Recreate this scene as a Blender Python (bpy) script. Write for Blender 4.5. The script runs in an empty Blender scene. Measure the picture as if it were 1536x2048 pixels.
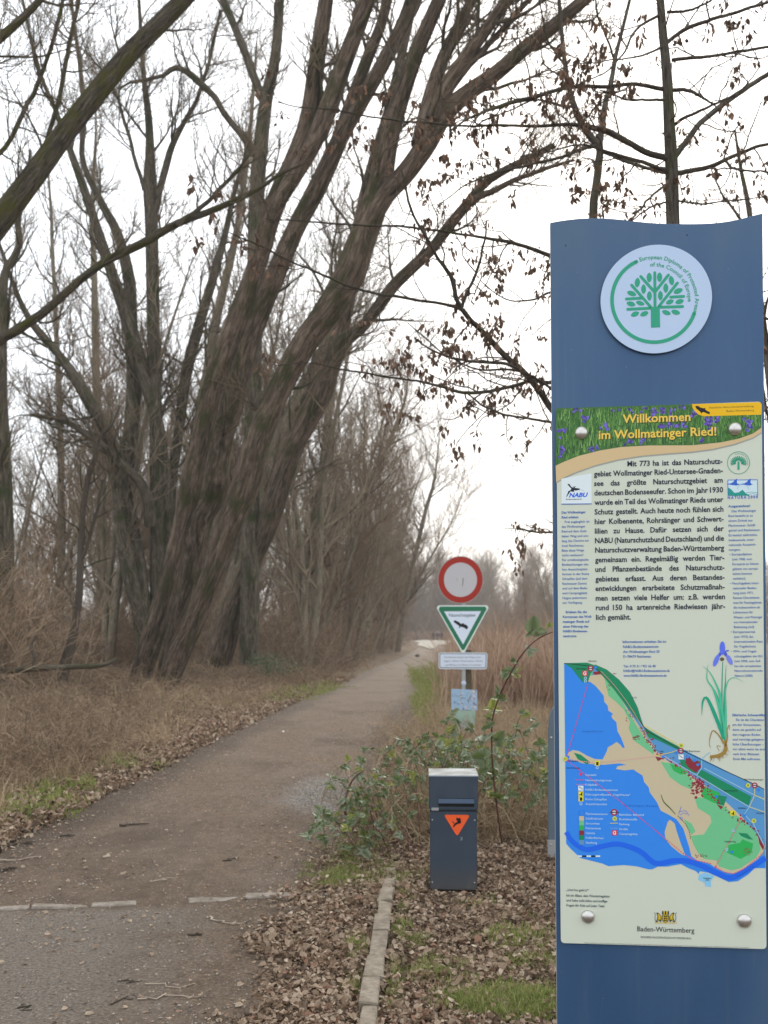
import bpy, bmesh, math, random
import numpy as np
from mathutils import Vector, Matrix, Euler

SC = bpy.context.scene
COL = SC.collection
RNG = np.random.default_rng(7)
random.seed(7)

# ------------------------------------------------------------------ camera
F, CX, HY, CH = 2000.0, 768.0, 1267.0, 1.5      # focal length, centre column, horizon row (photo pixels), lens height in m
cam_d = bpy.data.cameras.new('camera')
cam = bpy.data.objects.new('camera', cam_d)
COL.objects.link(cam)
cam.location = (0, 0, CH)
cam.rotation_euler = (math.radians(90), 0, 0)
cam_d.sensor_fit = 'VERTICAL'
cam_d.sensor_height = 36.0
cam_d.sensor_width = 27.0
cam_d.lens = 36.0 * F / 2048.0
cam_d.shift_y = (HY - 1024.0) / 2048.0
cam_d.clip_start = 0.05
cam_d.clip_end = 2000
cam_d.dof.use_dof = True
cam_d.dof.focus_distance = 3.1
cam_d.dof.aperture_fstop = 6.0
SC.camera = cam

# ------------------------------------------------------------------ world, sun, exposure
SUN_EL, SUN_AZ = 27.0, 13.0     # degrees: above the horizon, to the right of the view direction (+Y)
w = bpy.data.worlds.new('World')
SC.world = w
w.use_nodes = True
nt = w.node_tree
nt.nodes.clear()
sky = nt.nodes.new('ShaderNodeTexSky')
sky.sky_type = 'NISHITA'
sky.sun_disc = False
sky.sun_elevation = math.radians(SUN_EL)
sky.sun_rotation = math.radians(SUN_AZ)
sky.air_density = 1.0
sky.dust_density = 2.5
bw = nt.nodes.new('ShaderNodeRGBToBW')
nt.links.new(sky.outputs[0], bw.inputs[0])
# high white overcast with only slightly thinner places
tc = nt.nodes.new('ShaderNodeTexCoord')
ns = nt.nodes.new('ShaderNodeTexNoise')
ns.inputs['Scale'].default_value = 2.2
ns.inputs['Detail'].default_value = 5
nt.links.new(tc.outputs['Generated'], ns.inputs['Vector'])
mr = nt.nodes.new('ShaderNodeMapRange')
mr.inputs['From Min'].default_value = 0.3
mr.inputs['From Max'].default_value = 0.7
mr.inputs['To Min'].default_value = 5.9
mr.inputs['To Max'].default_value = 11.5
nt.links.new(ns.outputs['Fac'], mr.inputs['Value'])
cl = nt.nodes.new('ShaderNodeCombineColor')
ml = [nt.nodes.new('ShaderNodeMath') for _ in range(3)]
for m_, k_, s_ in zip(ml, (0.965, 1.0, 1.045), ('Red', 'Green', 'Blue')):
    m_.operation = 'MULTIPLY'
    m_.inputs[1].default_value = k_
    nt.links.new(mr.outputs[0], m_.inputs[0])
    nt.links.new(m_.outputs[0], cl.inputs[s_])
mx = nt.nodes.new('ShaderNodeMix')
mx.data_type = 'RGBA'
mx.inputs['Factor'].default_value = 0.86
nt.links.new(sky.outputs[0], mx.inputs['A'])
nt.links.new(cl.outputs[0], mx.inputs['B'])
bg = nt.nodes.new('ShaderNodeBackground')
bg.inputs['Strength'].default_value = 0.13
wo = nt.nodes.new('ShaderNodeOutputWorld')
nt.links.new(mx.outputs['Result'], bg.inputs['Color'])
nt.links.new(bg.outputs[0], wo.inputs[0])

sun_d = bpy.data.lights.new('sun', 'SUN')
sun = bpy.data.objects.new('sun', sun_d)
COL.objects.link(sun)
sun_d.energy = 1.5
sun_d.angle = math.radians(12)
sun_d.color = (1.0, 0.93, 0.82)
el, az = math.radians(SUN_EL), math.radians(SUN_AZ)
sd = Vector((math.sin(az) * math.cos(el), math.cos(az) * math.cos(el), math.sin(el)))
sun.rotation_euler = sd.to_track_quat('Z', 'Y').to_euler()
sun.location = (4, 20, 30)

SC.view_settings.view_transform = 'Standard'
SC.view_settings.look = 'None'
SC.view_settings.exposure = 0.42
SC.view_settings.gamma = 1.0
SC.view_settings.use_curve_mapping = False
SC.render.engine = 'CYCLES'
SC.cycles.use_denoising = True
SC.cycles.max_bounces = 5
SC.cycles.diffuse_bounces = 3
SC.cycles.glossy_bounces = 2
SC.cycles.transparent_max_bounces = 6
SC.cycles.volume_bounces = 0
SC.cycles.use_fast_gi = False

# ------------------------------------------------------------------ helpers
def P(px, py, Y):
    return np.array(((px - CX) / F * Y, Y, CH + (HY - py) / F * Y))

def GY(py):
    return CH * F / (py - HY)

def s2l(c):
    c = c / 255.0
    return c / 12.92 if c <= 0.04045 else ((c + 0.055) / 1.055) ** 2.4

def srgb(r, g, b, k=1.0):
    return tuple(min(0.92, s2l(v) * k) for v in (r, g, b)) + (1.0,)

def tag(o, label=None, cat=None, group=None, kind=None):
    if label: o['label'] = label
    if cat: o['category'] = cat
    if group: o['group'] = group
    if kind: o['kind'] = kind
    return o

def empty(name, loc=(0, 0, 0), rz=0.0):
    o = bpy.data.objects.new(name, None)
    o.empty_display_size = 0.1
    COL.objects.link(o)
    o.location = loc
    o.rotation_euler = (0, 0, rz)
    return o

def mesh_obj(name, me, mats, parent=None, loc=None):
    o = bpy.data.objects.new(name, me)
    if me is not None:
        for m in (mats if isinstance(mats, (list, tuple)) else [mats]):
            if m is not None and m.name not in [x.name for x in me.materials if x]:
                me.materials.append(m)
    COL.objects.link(o)
    if parent is not None:
        o.parent = parent
    if loc is not None:
        o.location = loc
    return o

def np_mesh(name, verts, faces, mat_idx=None, smooth=False, attrs=None):
    """faces: an int array (n,3) or (n,4), or a list of such arrays"""
    me = bpy.data.meshes.new(name)
    verts = np.asarray(verts, dtype=np.float32)
    if not isinstance(faces, list):
        faces = [faces]
    faces = [np.asarray(f, dtype=np.int32) for f in faces if len(f)]
    nl = sum(f.size for f in faces)
    nf = sum(len(f) for f in faces)
    me.vertices.add(len(verts))
    me.vertices.foreach_set('co', verts.ravel())
    if nf:
        me.loops.add(nl)
        me.loops.foreach_set('vertex_index', np.concatenate([f.ravel() for f in faces]))
        me.polygons.add(nf)
        tot = np.concatenate([np.full(len(f), f.shape[1], np.int32) for f in faces])
        st = np.concatenate([[0], np.cumsum(tot)[:-1]]).astype(np.int32)
        me.polygons.foreach_set('loop_start', st)
        me.polygons.foreach_set('loop_total', tot)
        if mat_idx is not None:
            me.polygons.foreach_set('material_index', np.asarray(mat_idx, np.int32))
        me.polygons.foreach_set('use_smooth', np.full(nf, bool(smooth)))
    for k, (typ, val) in (attrs or {}).items():
        a = me.attributes.new(k, typ, 'POINT')
        val = np.asarray(val)
        if typ == 'FLOAT_VECTOR':
            a.data.foreach_set('vector', val.astype(np.float32).ravel())
        else:
            a.data.foreach_set('value', val)
    me.update(calc_edges=True)
    me.validate()
    return me

class NM:
    """small node-material builder"""
    def __init__(s, name, rough=0.8, spec=0.25):
        s.m = bpy.data.materials.new(name)
        s.m.use_nodes = True
        s.t = s.m.node_tree
        s.b = s.t.nodes['Principled BSDF']
        s.b.inputs['Roughness'].default_value = rough
        s.b.inputs['Specular IOR Level'].default_value = spec
        s.co = None
    def n(s, typ, **kw):
        x = s.t.nodes.new(typ)
        for k, v in kw.items():
            setattr(x, k, v)
        return x
    def l(s, a, b):
        s.t.links.new(a, b)
    def coords(s, kind='Object', scale=(1, 1, 1), attr=None):
        if attr:
            src = s.n('ShaderNodeAttribute', attribute_name=attr).outputs['Vector']
        else:
            src = s.n('ShaderNodeTexCoord').outputs[kind]
        mp = s.n('ShaderNodeMapping')
        mp.inputs['Scale'].default_value = scale
        s.l(src, mp.inputs['Vector'])
        return mp.outputs[0]
    def noise(s, vec, scale, detail=4, rough=0.6, dist=0.0):
        x = s.n('ShaderNodeTexNoise')
        x.inputs['Scale'].default_value = scale
        x.inputs['Detail'].default_value = detail
        x.inputs['Roughness'].default_value = rough
        x.inputs['Distortion'].default_value = dist
        s.l(vec, x.inputs['Vector'])
        return x.outputs['Fac']
    def ramp(s, fac, stops):
        r = s.n('ShaderNodeValToRGB')
        e = r.color_ramp.elements
        while len(e) < len(stops):
            e.new(0.5)
        for i, (p, c) in enumerate(stops):
            e[i].position = p
            e[i].color = c if len(c) == 4 else tuple(c) + (1,)
        s.l(fac, r.inputs[0])
        return r.outputs[0]
    def step(s, fac, lo, hi, a=0.0, b=1.0):
        r = s.n('ShaderNodeMapRange')
        r.inputs['From Min'].default_value = lo
        r.inputs['From Max'].default_value = hi
        r.inputs['To Min'].default_value = a
        r.inputs['To Max'].default_value = b
        s.l(fac, r.inputs['Value'])
        return r.outputs[0]
    def mix(s, fac, a, b, mode='MIX'):
        x = s.n('ShaderNodeMix', data_type='RGBA', blend_type=mode)
        if isinstance(fac, (int, float)):
            x.inputs['Factor'].default_value = fac
        else:
            s.l(fac, x.inputs['Factor'])
        for v, i in ((a, 'A'), (b, 'B')):
            if isinstance(v, tuple):
                x.inputs[i].default_value = v if len(v) == 4 else v + (1,)
            else:
                s.l(v, x.inputs[i])
        return x.outputs['Result']
    def math(s, op, a, b=None):
        x = s.n('ShaderNodeMath', operation=op)
        for i, v in enumerate((a, b)):
            if v is None: continue
            if isinstance(v, (int, float)):
                x.inputs[i].default_value = v
            else:
                s.l(v, x.inputs[i])
        return x.outputs[0]
    def color(s, c):
        if isinstance(c, tuple):
            s.b.inputs['Base Color'].default_value = c if len(c) == 4 else c + (1,)
        else:
            s.l(c, s.b.inputs['Base Color'])
        return s
    def bump(s, h, strength=0.4, dist=0.02):
        b = s.n('ShaderNodeBump')
        b.inputs['Strength'].default_value = strength
        b.inputs['Distance'].default_value = dist
        s.l(h, b.inputs['Height'])
        s.l(b.outputs[0], s.b.inputs['Normal'])
        return s

# ------------------------------------------------------------------ tubes and growth
def catmull(pts, n):
    pts = np.asarray(pts, float)
    ext = np.vstack([2 * pts[0] - pts[1], pts, 2 * pts[-1] - pts[-2]])
    seg = np.linalg.norm(np.diff(pts[:, :3], axis=0), axis=1)
    cum = np.concatenate([[0], np.cumsum(seg)])
    t = np.linspace(0, cum[-1], n)
    out = np.empty((n, pts.shape[1]))
    for i, ti in enumerate(t):
        k = min(np.searchsorted(cum, ti, 'right') - 1, len(seg) - 1)
        f = (ti - cum[k]) / max(seg[k], 1e-9)
        a, b, c, d = ext[k], ext[k + 1], ext[k + 2], ext[k + 3]
        out[i] = 0.5 * (2 * b + (c - a) * f + (2 * a - 5 * b + 4 * c - d) * f * f + (3 * b - a - 3 * c + d) * f ** 3)
    return out

def rings(pts, rad, sides, lump=0.0, rng=None):
    """pts (M,N,3), rad (M,N) -> verts, quads, bark coordinates"""
    pts = np.asarray(pts, float); rad = np.asarray(rad, float)
    if pts.ndim == 2:
        pts, rad = pts[None], rad[None]
    M, N, _ = pts.shape
    T = np.gradient(pts, axis=1)
    T /= np.maximum(np.linalg.norm(T, axis=2, keepdims=True), 1e-9)
    mean = T.mean(axis=1)
    ref = np.eye(3)[np.argmin(np.abs(mean), axis=1)][:, None, :]
    A = np.cross(T, np.broadcast_to(ref, T.shape))
    A /= np.maximum(np.linalg.norm(A, axis=2, keepdims=True), 1e-9)
    B = np.cross(T, A)
    th = np.arange(sides) / sides * 2 * np.pi
    c, s_ = np.cos(th), np.sin(th)
    R = rad[:, :, None] * np.ones(sides)
    if lump and rng is not None:
        L = np.cumsum(np.linalg.norm(np.diff(pts, axis=1, prepend=pts[:, :1]), axis=2), axis=1)
        f = np.zeros_like(R)
        for k in (2, 3, 5, 7, 9):
            ph = rng.uniform(0, 6.28, (M, 1, 1)); fr = rng.uniform(0.3, 1.6, (M, 1, 1))
            f += np.sin(k * th + ph + 1.3 * np.sin(fr * L[:, :, None] + ph)) / k ** 0.6
        R = R * (1 + lump * f + rng.normal(0, lump * 0.25, R.shape))
    V = pts[:, :, None, :] + R[..., None] * (c[:, None] * A[:, :, None, :] + s_[:, None] * B[:, :, None, :])
    L = np.concatenate([np.zeros((M, 1)), np.cumsum(np.linalg.norm(np.diff(pts, axis=1), axis=2), axis=1)], axis=1)
    BK = np.empty((M, N, sides, 3))
    rm = rad.max(axis=1)[:, None, None]
    BK[..., 0] = c * rm + np.arange(M)[:, None, None] * 1.7
    BK[..., 1] = s_ * rm
    BK[..., 2] = L[:, :, None]
    i = np.arange(M)[:, None, None] * N * sides + np.arange(N - 1)[None, :, None] * sides
    j = np.arange(sides)[None, None, :]; j2 = (j + 1) % sides
    Q = np.stack([i + j, i + j2, i + j2 + sides, i + j + sides], axis=-1).reshape(-1, 4)
    return V.reshape(-1, 3), Q, BK.reshape(-1, 3)

class TB:
    def __init__(s):
        s.v, s.q, s.b, s.n = [], [], [], 0
    def add(s, pts, rad, sides=3, lump=0.0, rng=None):
        V, Q, B = rings(pts, rad, sides, lump, rng)
        s.v.append(V); s.q.append(Q + s.n); s.b.append(B); s.n += len(V)
        return s
    def mesh(s, name, smooth=True):
        return np_mesh(name, np.vstack(s.v), np.vstack(s.q), smooth=smooth, attrs={'bk': ('FLOAT_VECTOR', np.vstack(s.b))})
    def tris(s):
        return 2 * sum(len(q) for q in s.q)

def unit(a):
    return a / np.maximum(np.linalg.norm(a, axis=-1, keepdims=True), 1e-9)

def spawn(par, prad, k, t0, t1, ang, length, lf=0.5, up=0.3, wander=0.2, n=5, rs=0.5, rmin=0.004, rtip=0.3, rng=RNG, bias=None, rmax=None):
    """k children on each parent polyline"""
    M, N, _ = par.shape
    idx = np.repeat(np.arange(M), k)
    t = t0 + (t1 - t0) * (np.tile((np.arange(k) + 0.5) / k, M) + rng.uniform(-0.5, 0.5, M * k) / k)
    t = np.clip(t, 0.01, 0.995)
    f = t * (N - 1); i0 = np.minimum(f.astype(int), N - 2); fr = (f - i0)[:, None]
    p = par[idx, i0] * (1 - fr) + par[idx, i0 + 1] * fr
    T = unit(par[idx, i0 + 1] - par[idx, i0])
    r0 = prad[idx, i0] * (1 - fr[:, 0]) + prad[idx, i0 + 1] * fr[:, 0]
    perp = unit(np.cross(T, rng.normal(size=T.shape)))
    a = np.radians(rng.uniform(ang[0], ang[1], M * k))[:, None]
    d = unit(T * np.cos(a) + perp * np.sin(a))
    plen = np.linalg.norm(np.diff(par, axis=1), axis=2).sum(1)[idx]
    L = (length if not callable(length) else length(plen)) * (1 - lf * t) * rng.uniform(0.6, 1.35, M * k)
    r = np.maximum(r0 * rs, rmin)
    if rmax: r = np.minimum(r, rmax)
    out = np.empty((M * k, n, 3)); out[:, 0] = p
    st = (L / (n - 1))[:, None]
    upv = np.array([0, 0, 1.0]) if bias is None else np.asarray(bias, float)
    for q in range(1, n):
        d = unit(d + up * upv / (n - 1) * 2 + wander * rng.normal(size=d.shape))
        out[:, q] = out[:, q - 1] + d * st
    R = r[:, None] * np.linspace(1, rtip, n)[None, :]
    return out, R

# scatter: one object whose mesh carries its own prototypes and the points they stand on
def scatter(name, protos, pts, rot, scl, pick, mats, vary=True):
    """protos: list of (verts, [face arrays], mat_idx, cv)"""
    V, Fa, MI, CV, PID = [], {}, {}, [], []
    off = 0
    for k, (v, fs, mi, cv) in enumerate(protos):
        v = np.asarray(v, float)
        V.append(v); CV.append(cv if cv is not None else np.full(len(v), 0.5)); PID.append(np.full(len(v), k + 1))
        p0 = 0
        for f in fs:
            f = np.asarray(f)
            Fa.setdefault(f.shape[1], []).append(f + off)
            MI.setdefault(f.shape[1], []).append(np.asarray(mi[p0:p0 + len(f)]) if mi is not None else np.zeros(len(f), int))
            p0 += len(f)
        off += len(v)
    n = len(pts)
    V.append(pts); CV.append(np.zeros(n)); PID.append(np.zeros(n))
    keys = sorted(Fa)
    tot = off + n
    R = np.zeros((tot, 3)); R[off:] = rot
    S = np.ones(tot); S[off:] = scl
    K = np.zeros(tot); K[off:] = pick
    me = np_mesh(name, np.vstack(V), [np.vstack(Fa[k]) for k in keys], np.concatenate([np.concatenate(MI[k]) for k in keys]),
                 attrs={'cv': ('FLOAT', np.concatenate(CV).astype(np.float32)), 'pid': ('INT', np.concatenate(PID).astype(np.int32)),
                        'rot': ('FLOAT_VECTOR', R), 'scl': ('FLOAT', S.astype(np.float32)), 'pick': ('INT', K.astype(np.int32))})
    o = mesh_obj(name, me, mats)
    g = bpy.data.node_groups.new('scatter_' + name, 'GeometryNodeTree')
    g.interface.new_socket('Geometry', in_out='INPUT', socket_type='NodeSocketGeometry')
    g.interface.new_socket('Geometry', in_out='OUTPUT', socket_type='NodeSocketGeometry')
    gi, go = g.nodes.new('NodeGroupInput'), g.nodes.new('NodeGroupOutput')
    def named(nm, typ):
        x = g.nodes.new('GeometryNodeInputNamedAttribute'); x.data_type = typ; x.inputs['Name'].default_value = nm
        return x.outputs['Attribute']
    def sel(k):
        c = g.nodes.new('FunctionNodeCompare'); c.data_type = 'INT'; c.operation = 'EQUAL'
        ins = [i for i in c.inputs if i.type == 'INT']
        g.links.new(named('pid', 'INT'), ins[0]); ins[1].default_value = k
        s = g.nodes.new('GeometryNodeSeparateGeometry'); s.domain = 'POINT'
        g.links.new(gi.outputs[0], s.inputs['Geometry']); g.links.new(c.outputs[0], s.inputs['Selection'])
        return s.outputs['Selection']
    g2i = g.nodes.new('GeometryNodeGeometryToInstance')
    for k in range(len(protos)):
        g.links.new(sel(k + 1), g2i.inputs[0])
    iop = g.nodes.new('GeometryNodeInstanceOnPoints')
    iop.inputs['Pick Instance'].default_value = True
    e2r = g.nodes.new('FunctionNodeEulerToRotation')
    g.links.new(named('rot', 'FLOAT_VECTOR'), e2r.inputs[0])
    g.links.new(sel(0), iop.inputs['Points'])
    g.links.new(g2i.outputs[0], iop.inputs['Instance'])
    g.links.new(named('pick', 'INT'), iop.inputs['Instance Index'])
    g.links.new(e2r.outputs[0], iop.inputs['Rotation'])
    g.links.new(named('scl', 'FLOAT'), iop.inputs['Scale'])
    g.links.new(iop.outputs[0], go.inputs[0])
    md = o.modifiers.new('scatter', 'NODES'); md.node_group = g
    return o
# ------------------------------------------------------------------ materials
def bark(name, base, dark, light, moss=0.3, mcol=(0.045, 0.055, 0.02), sc=1.0, bump=0.8):
    m = NM(name, 0.92, 0.1)
    v = m.coords(attr='bk', scale=(1, 1, 0.16))
    a0 = m.noise(v, 30 * sc, 5, 0.7, 0.4)
    a1 = m.noise(m.coords(attr='bk', scale=(1, 1, 0.22)), 8 * sc, 5, 0.65, 1.2)
    a = m.math('ADD', m.math('MULTIPLY', a0, 0.45), m.math('MULTIPLY', a1, 0.55))
    b = m.noise(m.coords(attr='bk', scale=(1, 1, 0.35)), 5 * sc, 4, 0.6)
    c = m.ramp(a, [(0.40, dark), (0.5, base), (0.62, light)])
    big = m.noise(m.coords(attr='bk', scale=(1, 1, 0.7)), 1.9 * sc, 5, 0.65)
    mk = m.step(big, 0.62 - moss * 0.35, 0.72 - moss * 0.2)
    c = m.mix(mk, c, m.mix(a, tuple(x * 0.6 for x in mcol), tuple(x * 1.6 for x in mcol)))
    c = m.mix(m.step(b, 0.3, 0.7, 0.0, 0.45), c, (dark[0] * 1.3, dark[1] * 1.3, dark[2] * 1.3))
    m.color(c)
    m.bump(m.math('ADD', a, m.math('MULTIPLY', b, 0.3)), bump, 0.045)
    return m.m

M_WILLOW = bark('willow_bark', (0.138, 0.1, 0.073), (0.03, 0.027, 0.019), (0.28, 0.215, 0.165), 0.42, (0.05, 0.052, 0.02), sc=0.8, bump=1.0)
M_MOSSY = bark('mossy_bark', (0.095, 0.08, 0.06), (0.025, 0.022, 0.015), (0.19, 0.16, 0.12), 0.5, (0.075, 0.072, 0.018), sc=1.6)
M_GREYBARK = bark('grey_bark', (0.12, 0.1, 0.072), (0.04, 0.034, 0.024), (0.22, 0.19, 0.14), 0.4)
M_YOUNG = bark('young_bark', (0.12, 0.105, 0.085), (0.05, 0.042, 0.034), (0.21, 0.185, 0.15), 0.35, (0.09, 0.095, 0.04), sc=2.0)

def twig_mat(name, a, b):
    m = NM(name, 0.9, 0.1)
    oi = m.n('ShaderNodeObjectInfo')
    nz = m.noise(m.coords(), 0.9, 2)
    m.color(m.mix(m.math('MULTIPLY_ADD', nz, 0.8) if False else m.step(nz, 0.35, 0.65), a, b))
    return m.m
M_TWIG = twig_mat('bare_twigs', (0.14, 0.108, 0.072), (0.2, 0.155, 0.104))
M_TWIG_RED = twig_mat('reddish_twigs', (0.2, 0.136, 0.088), (0.27, 0.195, 0.125))
M_TWIG_FAR = twig_mat('haze_lightened_twigs', (0.23, 0.185, 0.13), (0.31, 0.25, 0.175))  # haze and light over distant crowns put into the twig colour
M_PALEHAZEBARK = bark('pale_hazed_bark', (0.25, 0.21, 0.155), (0.11, 0.09, 0.065), (0.36, 0.31, 0.24), 0.35, (0.14, 0.15, 0.07))  # light bark, with the haze and light on distant trunks painted in
M_TWIG_DARK = twig_mat('dark_twigs', (0.07, 0.058, 0.046), (0.11, 0.09, 0.07))

def cv_mat(name, stops, rough=0.75, trans=0.0, spec=0.2, cluster=None):
    m = NM(name, rough, spec)
    at = m.n('ShaderNodeAttribute', attribute_name='cv')
    oi = m.n('ShaderNodeObjectInfo')
    f = m.math('FRACT', m.math('ADD', at.outputs['Fac'], m.math('MULTIPLY', oi.outputs['Random'], 0.37)))
    c = m.ramp(f, stops)
    m.color(c)
    if trans:
        tr = m.n('ShaderNodeBsdfTranslucent')
        m.l(c, tr.inputs[0])
        ms = m.n('ShaderNodeMixShader')
        ms.inputs[0].default_value = trans
        m.l(m.b.outputs[0], ms.inputs[1]); m.l(tr.outputs[0], ms.inputs[2])
        m.l(ms.outputs[0], m.t.nodes['Material Output'].inputs[0])
    return m.m
M_LITTER = cv_mat('dead_leaves', [(0.0, (0.09, 0.06, 0.04)), (0.2, (0.24, 0.165, 0.11)), (0.42, (0.42, 0.315, 0.22)),
                                  (0.6, (0.33, 0.24, 0.17)), (0.82, (0.6, 0.49, 0.37)), (0.9, (0.36, 0.21, 0.14)), (1.0, (0.08, 0.05, 0.036))], 0.7, 0.12)
M_HANG = cv_mat('hanging_dry_leaves', [(0.0, (0.085, 0.055, 0.04)), (0.5, (0.15, 0.1, 0.07)), (1.0, (0.27, 0.17, 0.115))], 0.8, 0.2)
M_HANGR = cv_mat('hanging_rusty_leaves', [(0.0, (0.11, 0.065, 0.045)), (0.5, (0.2, 0.12, 0.085)), (1.0, (0.3, 0.19, 0.14))], 0.8, 0.2)
M_GRASS = cv_mat('green_grass', [(0.0, (0.14, 0.19, 0.045)), (0.4, (0.24, 0.29, 0.08)), (0.7, (0.36, 0.36, 0.13)), (1.0, (0.46, 0.39, 0.22))], 0.7, 0.3)
M_STRAW = cv_mat('dry_grass', [(0.0, (0.22, 0.155, 0.09)), (0.4, (0.42, 0.315, 0.195)), (0.8, (0.52, 0.4, 0.26)), (1.0, (0.28, 0.18, 0.115))], 0.75, 0.2)
M_REED = cv_mat('dry_reeds', [(0.0, (0.27, 0.175, 0.12)), (0.4, (0.38, 0.26, 0.18)), (0.8, (0.5, 0.37, 0.27)), (1.0, (0.3, 0.2, 0.13))], 0.75, 0.2)
M_BRUSH = cv_mat('brushwood', [(0.0, (0.09, 0.066, 0.045)), (0.4, (0.22, 0.16, 0.105)), (0.75, (0.4, 0.3, 0.2)), (1.0, (0.28, 0.17, 0.115))], 0.85, 0.0)

def flat(name, c, rough=0.5, spec=0.35, metal=0.0):
    m = NM(name, rough, spec)
    m.color(c)
    m.b.inputs['Metallic'].default_value = metal
    return m.m

# ground, path, stones
def ground_mat():
    m = NM('forest_floor', 0.95, 0.1)
    v = m.coords()
    f = m.noise(v, 60, 6, 0.75)
    g = m.noise(v, 9, 5, 0.65)
    big = m.noise(v, 0.8, 3)
    c = m.ramp(f, [(0.3, (0.06, 0.042, 0.03)), (0.45, (0.15, 0.105, 0.075)), (0.58, (0.24, 0.175, 0.125)), (0.72, (0.36, 0.28, 0.21))])
    c = m.mix(m.step(g, 0.45, 0.7, 0, 0.6), c, (0.2, 0.15, 0.1))
    c = m.mix(m.step(big, 0.52, 0.68, 0, 0.4), c, (0.13, 0.15, 0.05))
    m.color(c)
    m.bump(m.math('ADD', f, g), 0.8, 0.03)
    return m.m

def path_mat():
    m = NM('trodden_earth', 0.9, 0.2)
    v = m.coords()
    vs = m.coords(scale=(1, 0.55, 1))
    fine = m.noise(v, 60, 6, 0.8)
    mid = m.noise(vs, 14, 5, 0.65)
    big = m.noise(vs, 1.7, 4, 0.6)
    c = m.ramp(fine, [(0.34, (0.06, 0.04, 0.028)), (0.46, (0.165, 0.115, 0.077)), (0.56, (0.25, 0.179, 0.123)), (0.68, (0.4, 0.315, 0.24))])
    c = m.mix(m.step(mid, 0.42, 0.62, 0.0, 0.6), c, (0.115, 0.08, 0.057), 'MIX')
    c = m.mix(m.step(big, 0.45, 0.75, 0.0, 0.55), c, (0.235, 0.182, 0.14))
    c = m.mix(m.step(m.noise(vs, 0.9, 4), 0.5, 0.66, 0, 0.6), c, (0.09, 0.064, 0.046))
    # small stones pressed into the surface
    vo = m.n('ShaderNodeTexVoronoi'); vo.inputs['Scale'].default_value = 55
    m.l(v, vo.inputs['Vector'])
    st = m.step(vo.outputs['Distance'], 0.16, 0.1)
    rare = m.step(m.noise(v, 23, 2), 0.56, 0.6)
    c = m.mix(m.math('MULTIPLY', st, m.math('MULTIPLY', rare, 0.6)), c, (0.32, 0.275, 0.225))
    # dark decayed bits lying across
    vd = m.n('ShaderNodeTexVoronoi'); vd.inputs['Scale'].default_value = 13
    m.l(m.coords(scale=(0.7, 1.9, 1)), vd.inputs['Vector'])
    dk = m.math('MULTIPLY', m.step(vd.outputs['Distance'], 0.2, 0.1), m.step(m.noise(v, 40, 3), 0.5, 0.58))
    c = m.mix(m.math('MULTIPLY', dk, 0.7), c, (0.07, 0.05, 0.04))
    # grey fine gravel worn bare before the stone channel, and one gravel spot further up
    sx = m.n('ShaderNodeSeparateXYZ'); m.l(m.coords(), sx.inputs[0])
    wob = m.math('MULTIPLY', m.math('SUBTRACT', m.noise(v, 2.3, 5, 0.7), 0.5), 1.3)
    ay = m.step(m.math('ADD', sx.outputs['Y'], m.math('MULTIPLY', wob, 0.25)), 5.45, 5.3)
    ax = m.step(m.math('ADD', sx.outputs['X'], wob), -0.75, -1.35)
    gr = m.math('MULTIPLY', ay, ax)
    gcol = m.ramp(fine, [(0.36, (0.13, 0.106, 0.083)), (0.5, (0.235, 0.2, 0.163)), (0.66, (0.38, 0.335, 0.28))])
    c = m.mix(m.math('MULTIPLY', gr, 0.85), c, gcol)
    # gravel spot around (-0.55, 9.4)
    dx = m.math('MULTIPLY', m.math('ADD', sx.outputs['X'], 0.5), 1.4)
    dy = m.math('MULTIPLY', m.math('SUBTRACT', sx.outputs['Y'], 9.3), 0.55)
    dd = m.math('SQRT', m.math('ADD', m.math('MULTIPLY', dx, dx), m.math('MULTIPLY', dy, dy)))
    sp = m.step(m.math('ADD', dd, m.math('MULTIPLY', wob, 0.5)), 0.7, 0.35)
    spc = m.ramp(m.noise(v, 45, 4, 0.8), [(0.38, (0.08, 0.07, 0.06)), (0.5, (0.25, 0.23, 0.21)), (0.62, (0.55, 0.53, 0.5))])
    c = m.mix(m.math('MULTIPLY', sp, 0.8), c, spc)
    ed = m.n('ShaderNodeAttribute', attribute_name='edge')
    wet = m.math('MULTIPLY', m.step(m.math('ADD', ed.outputs['Fac'], m.math('MULTIPLY', wob, 0.25)), 0.62, 0.3), m.step(sx.outputs['Y'], 5.2, 7.5))
    c = m.mix(m.math('MULTIPLY', wet, 0.65), c, m.ramp(mid, [(0.35, (0.042, 0.03, 0.023)), (0.65, (0.11, 0.083, 0.062))]))
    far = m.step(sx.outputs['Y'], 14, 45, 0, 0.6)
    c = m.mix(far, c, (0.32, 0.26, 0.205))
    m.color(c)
    m.bump(m.math('ADD', m.math('MULTIPLY', fine, 0.8), mid), 1.0, 0.03)
    return m.m
M_GROUND, M_PATH = ground_mat(), path_mat()

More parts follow.
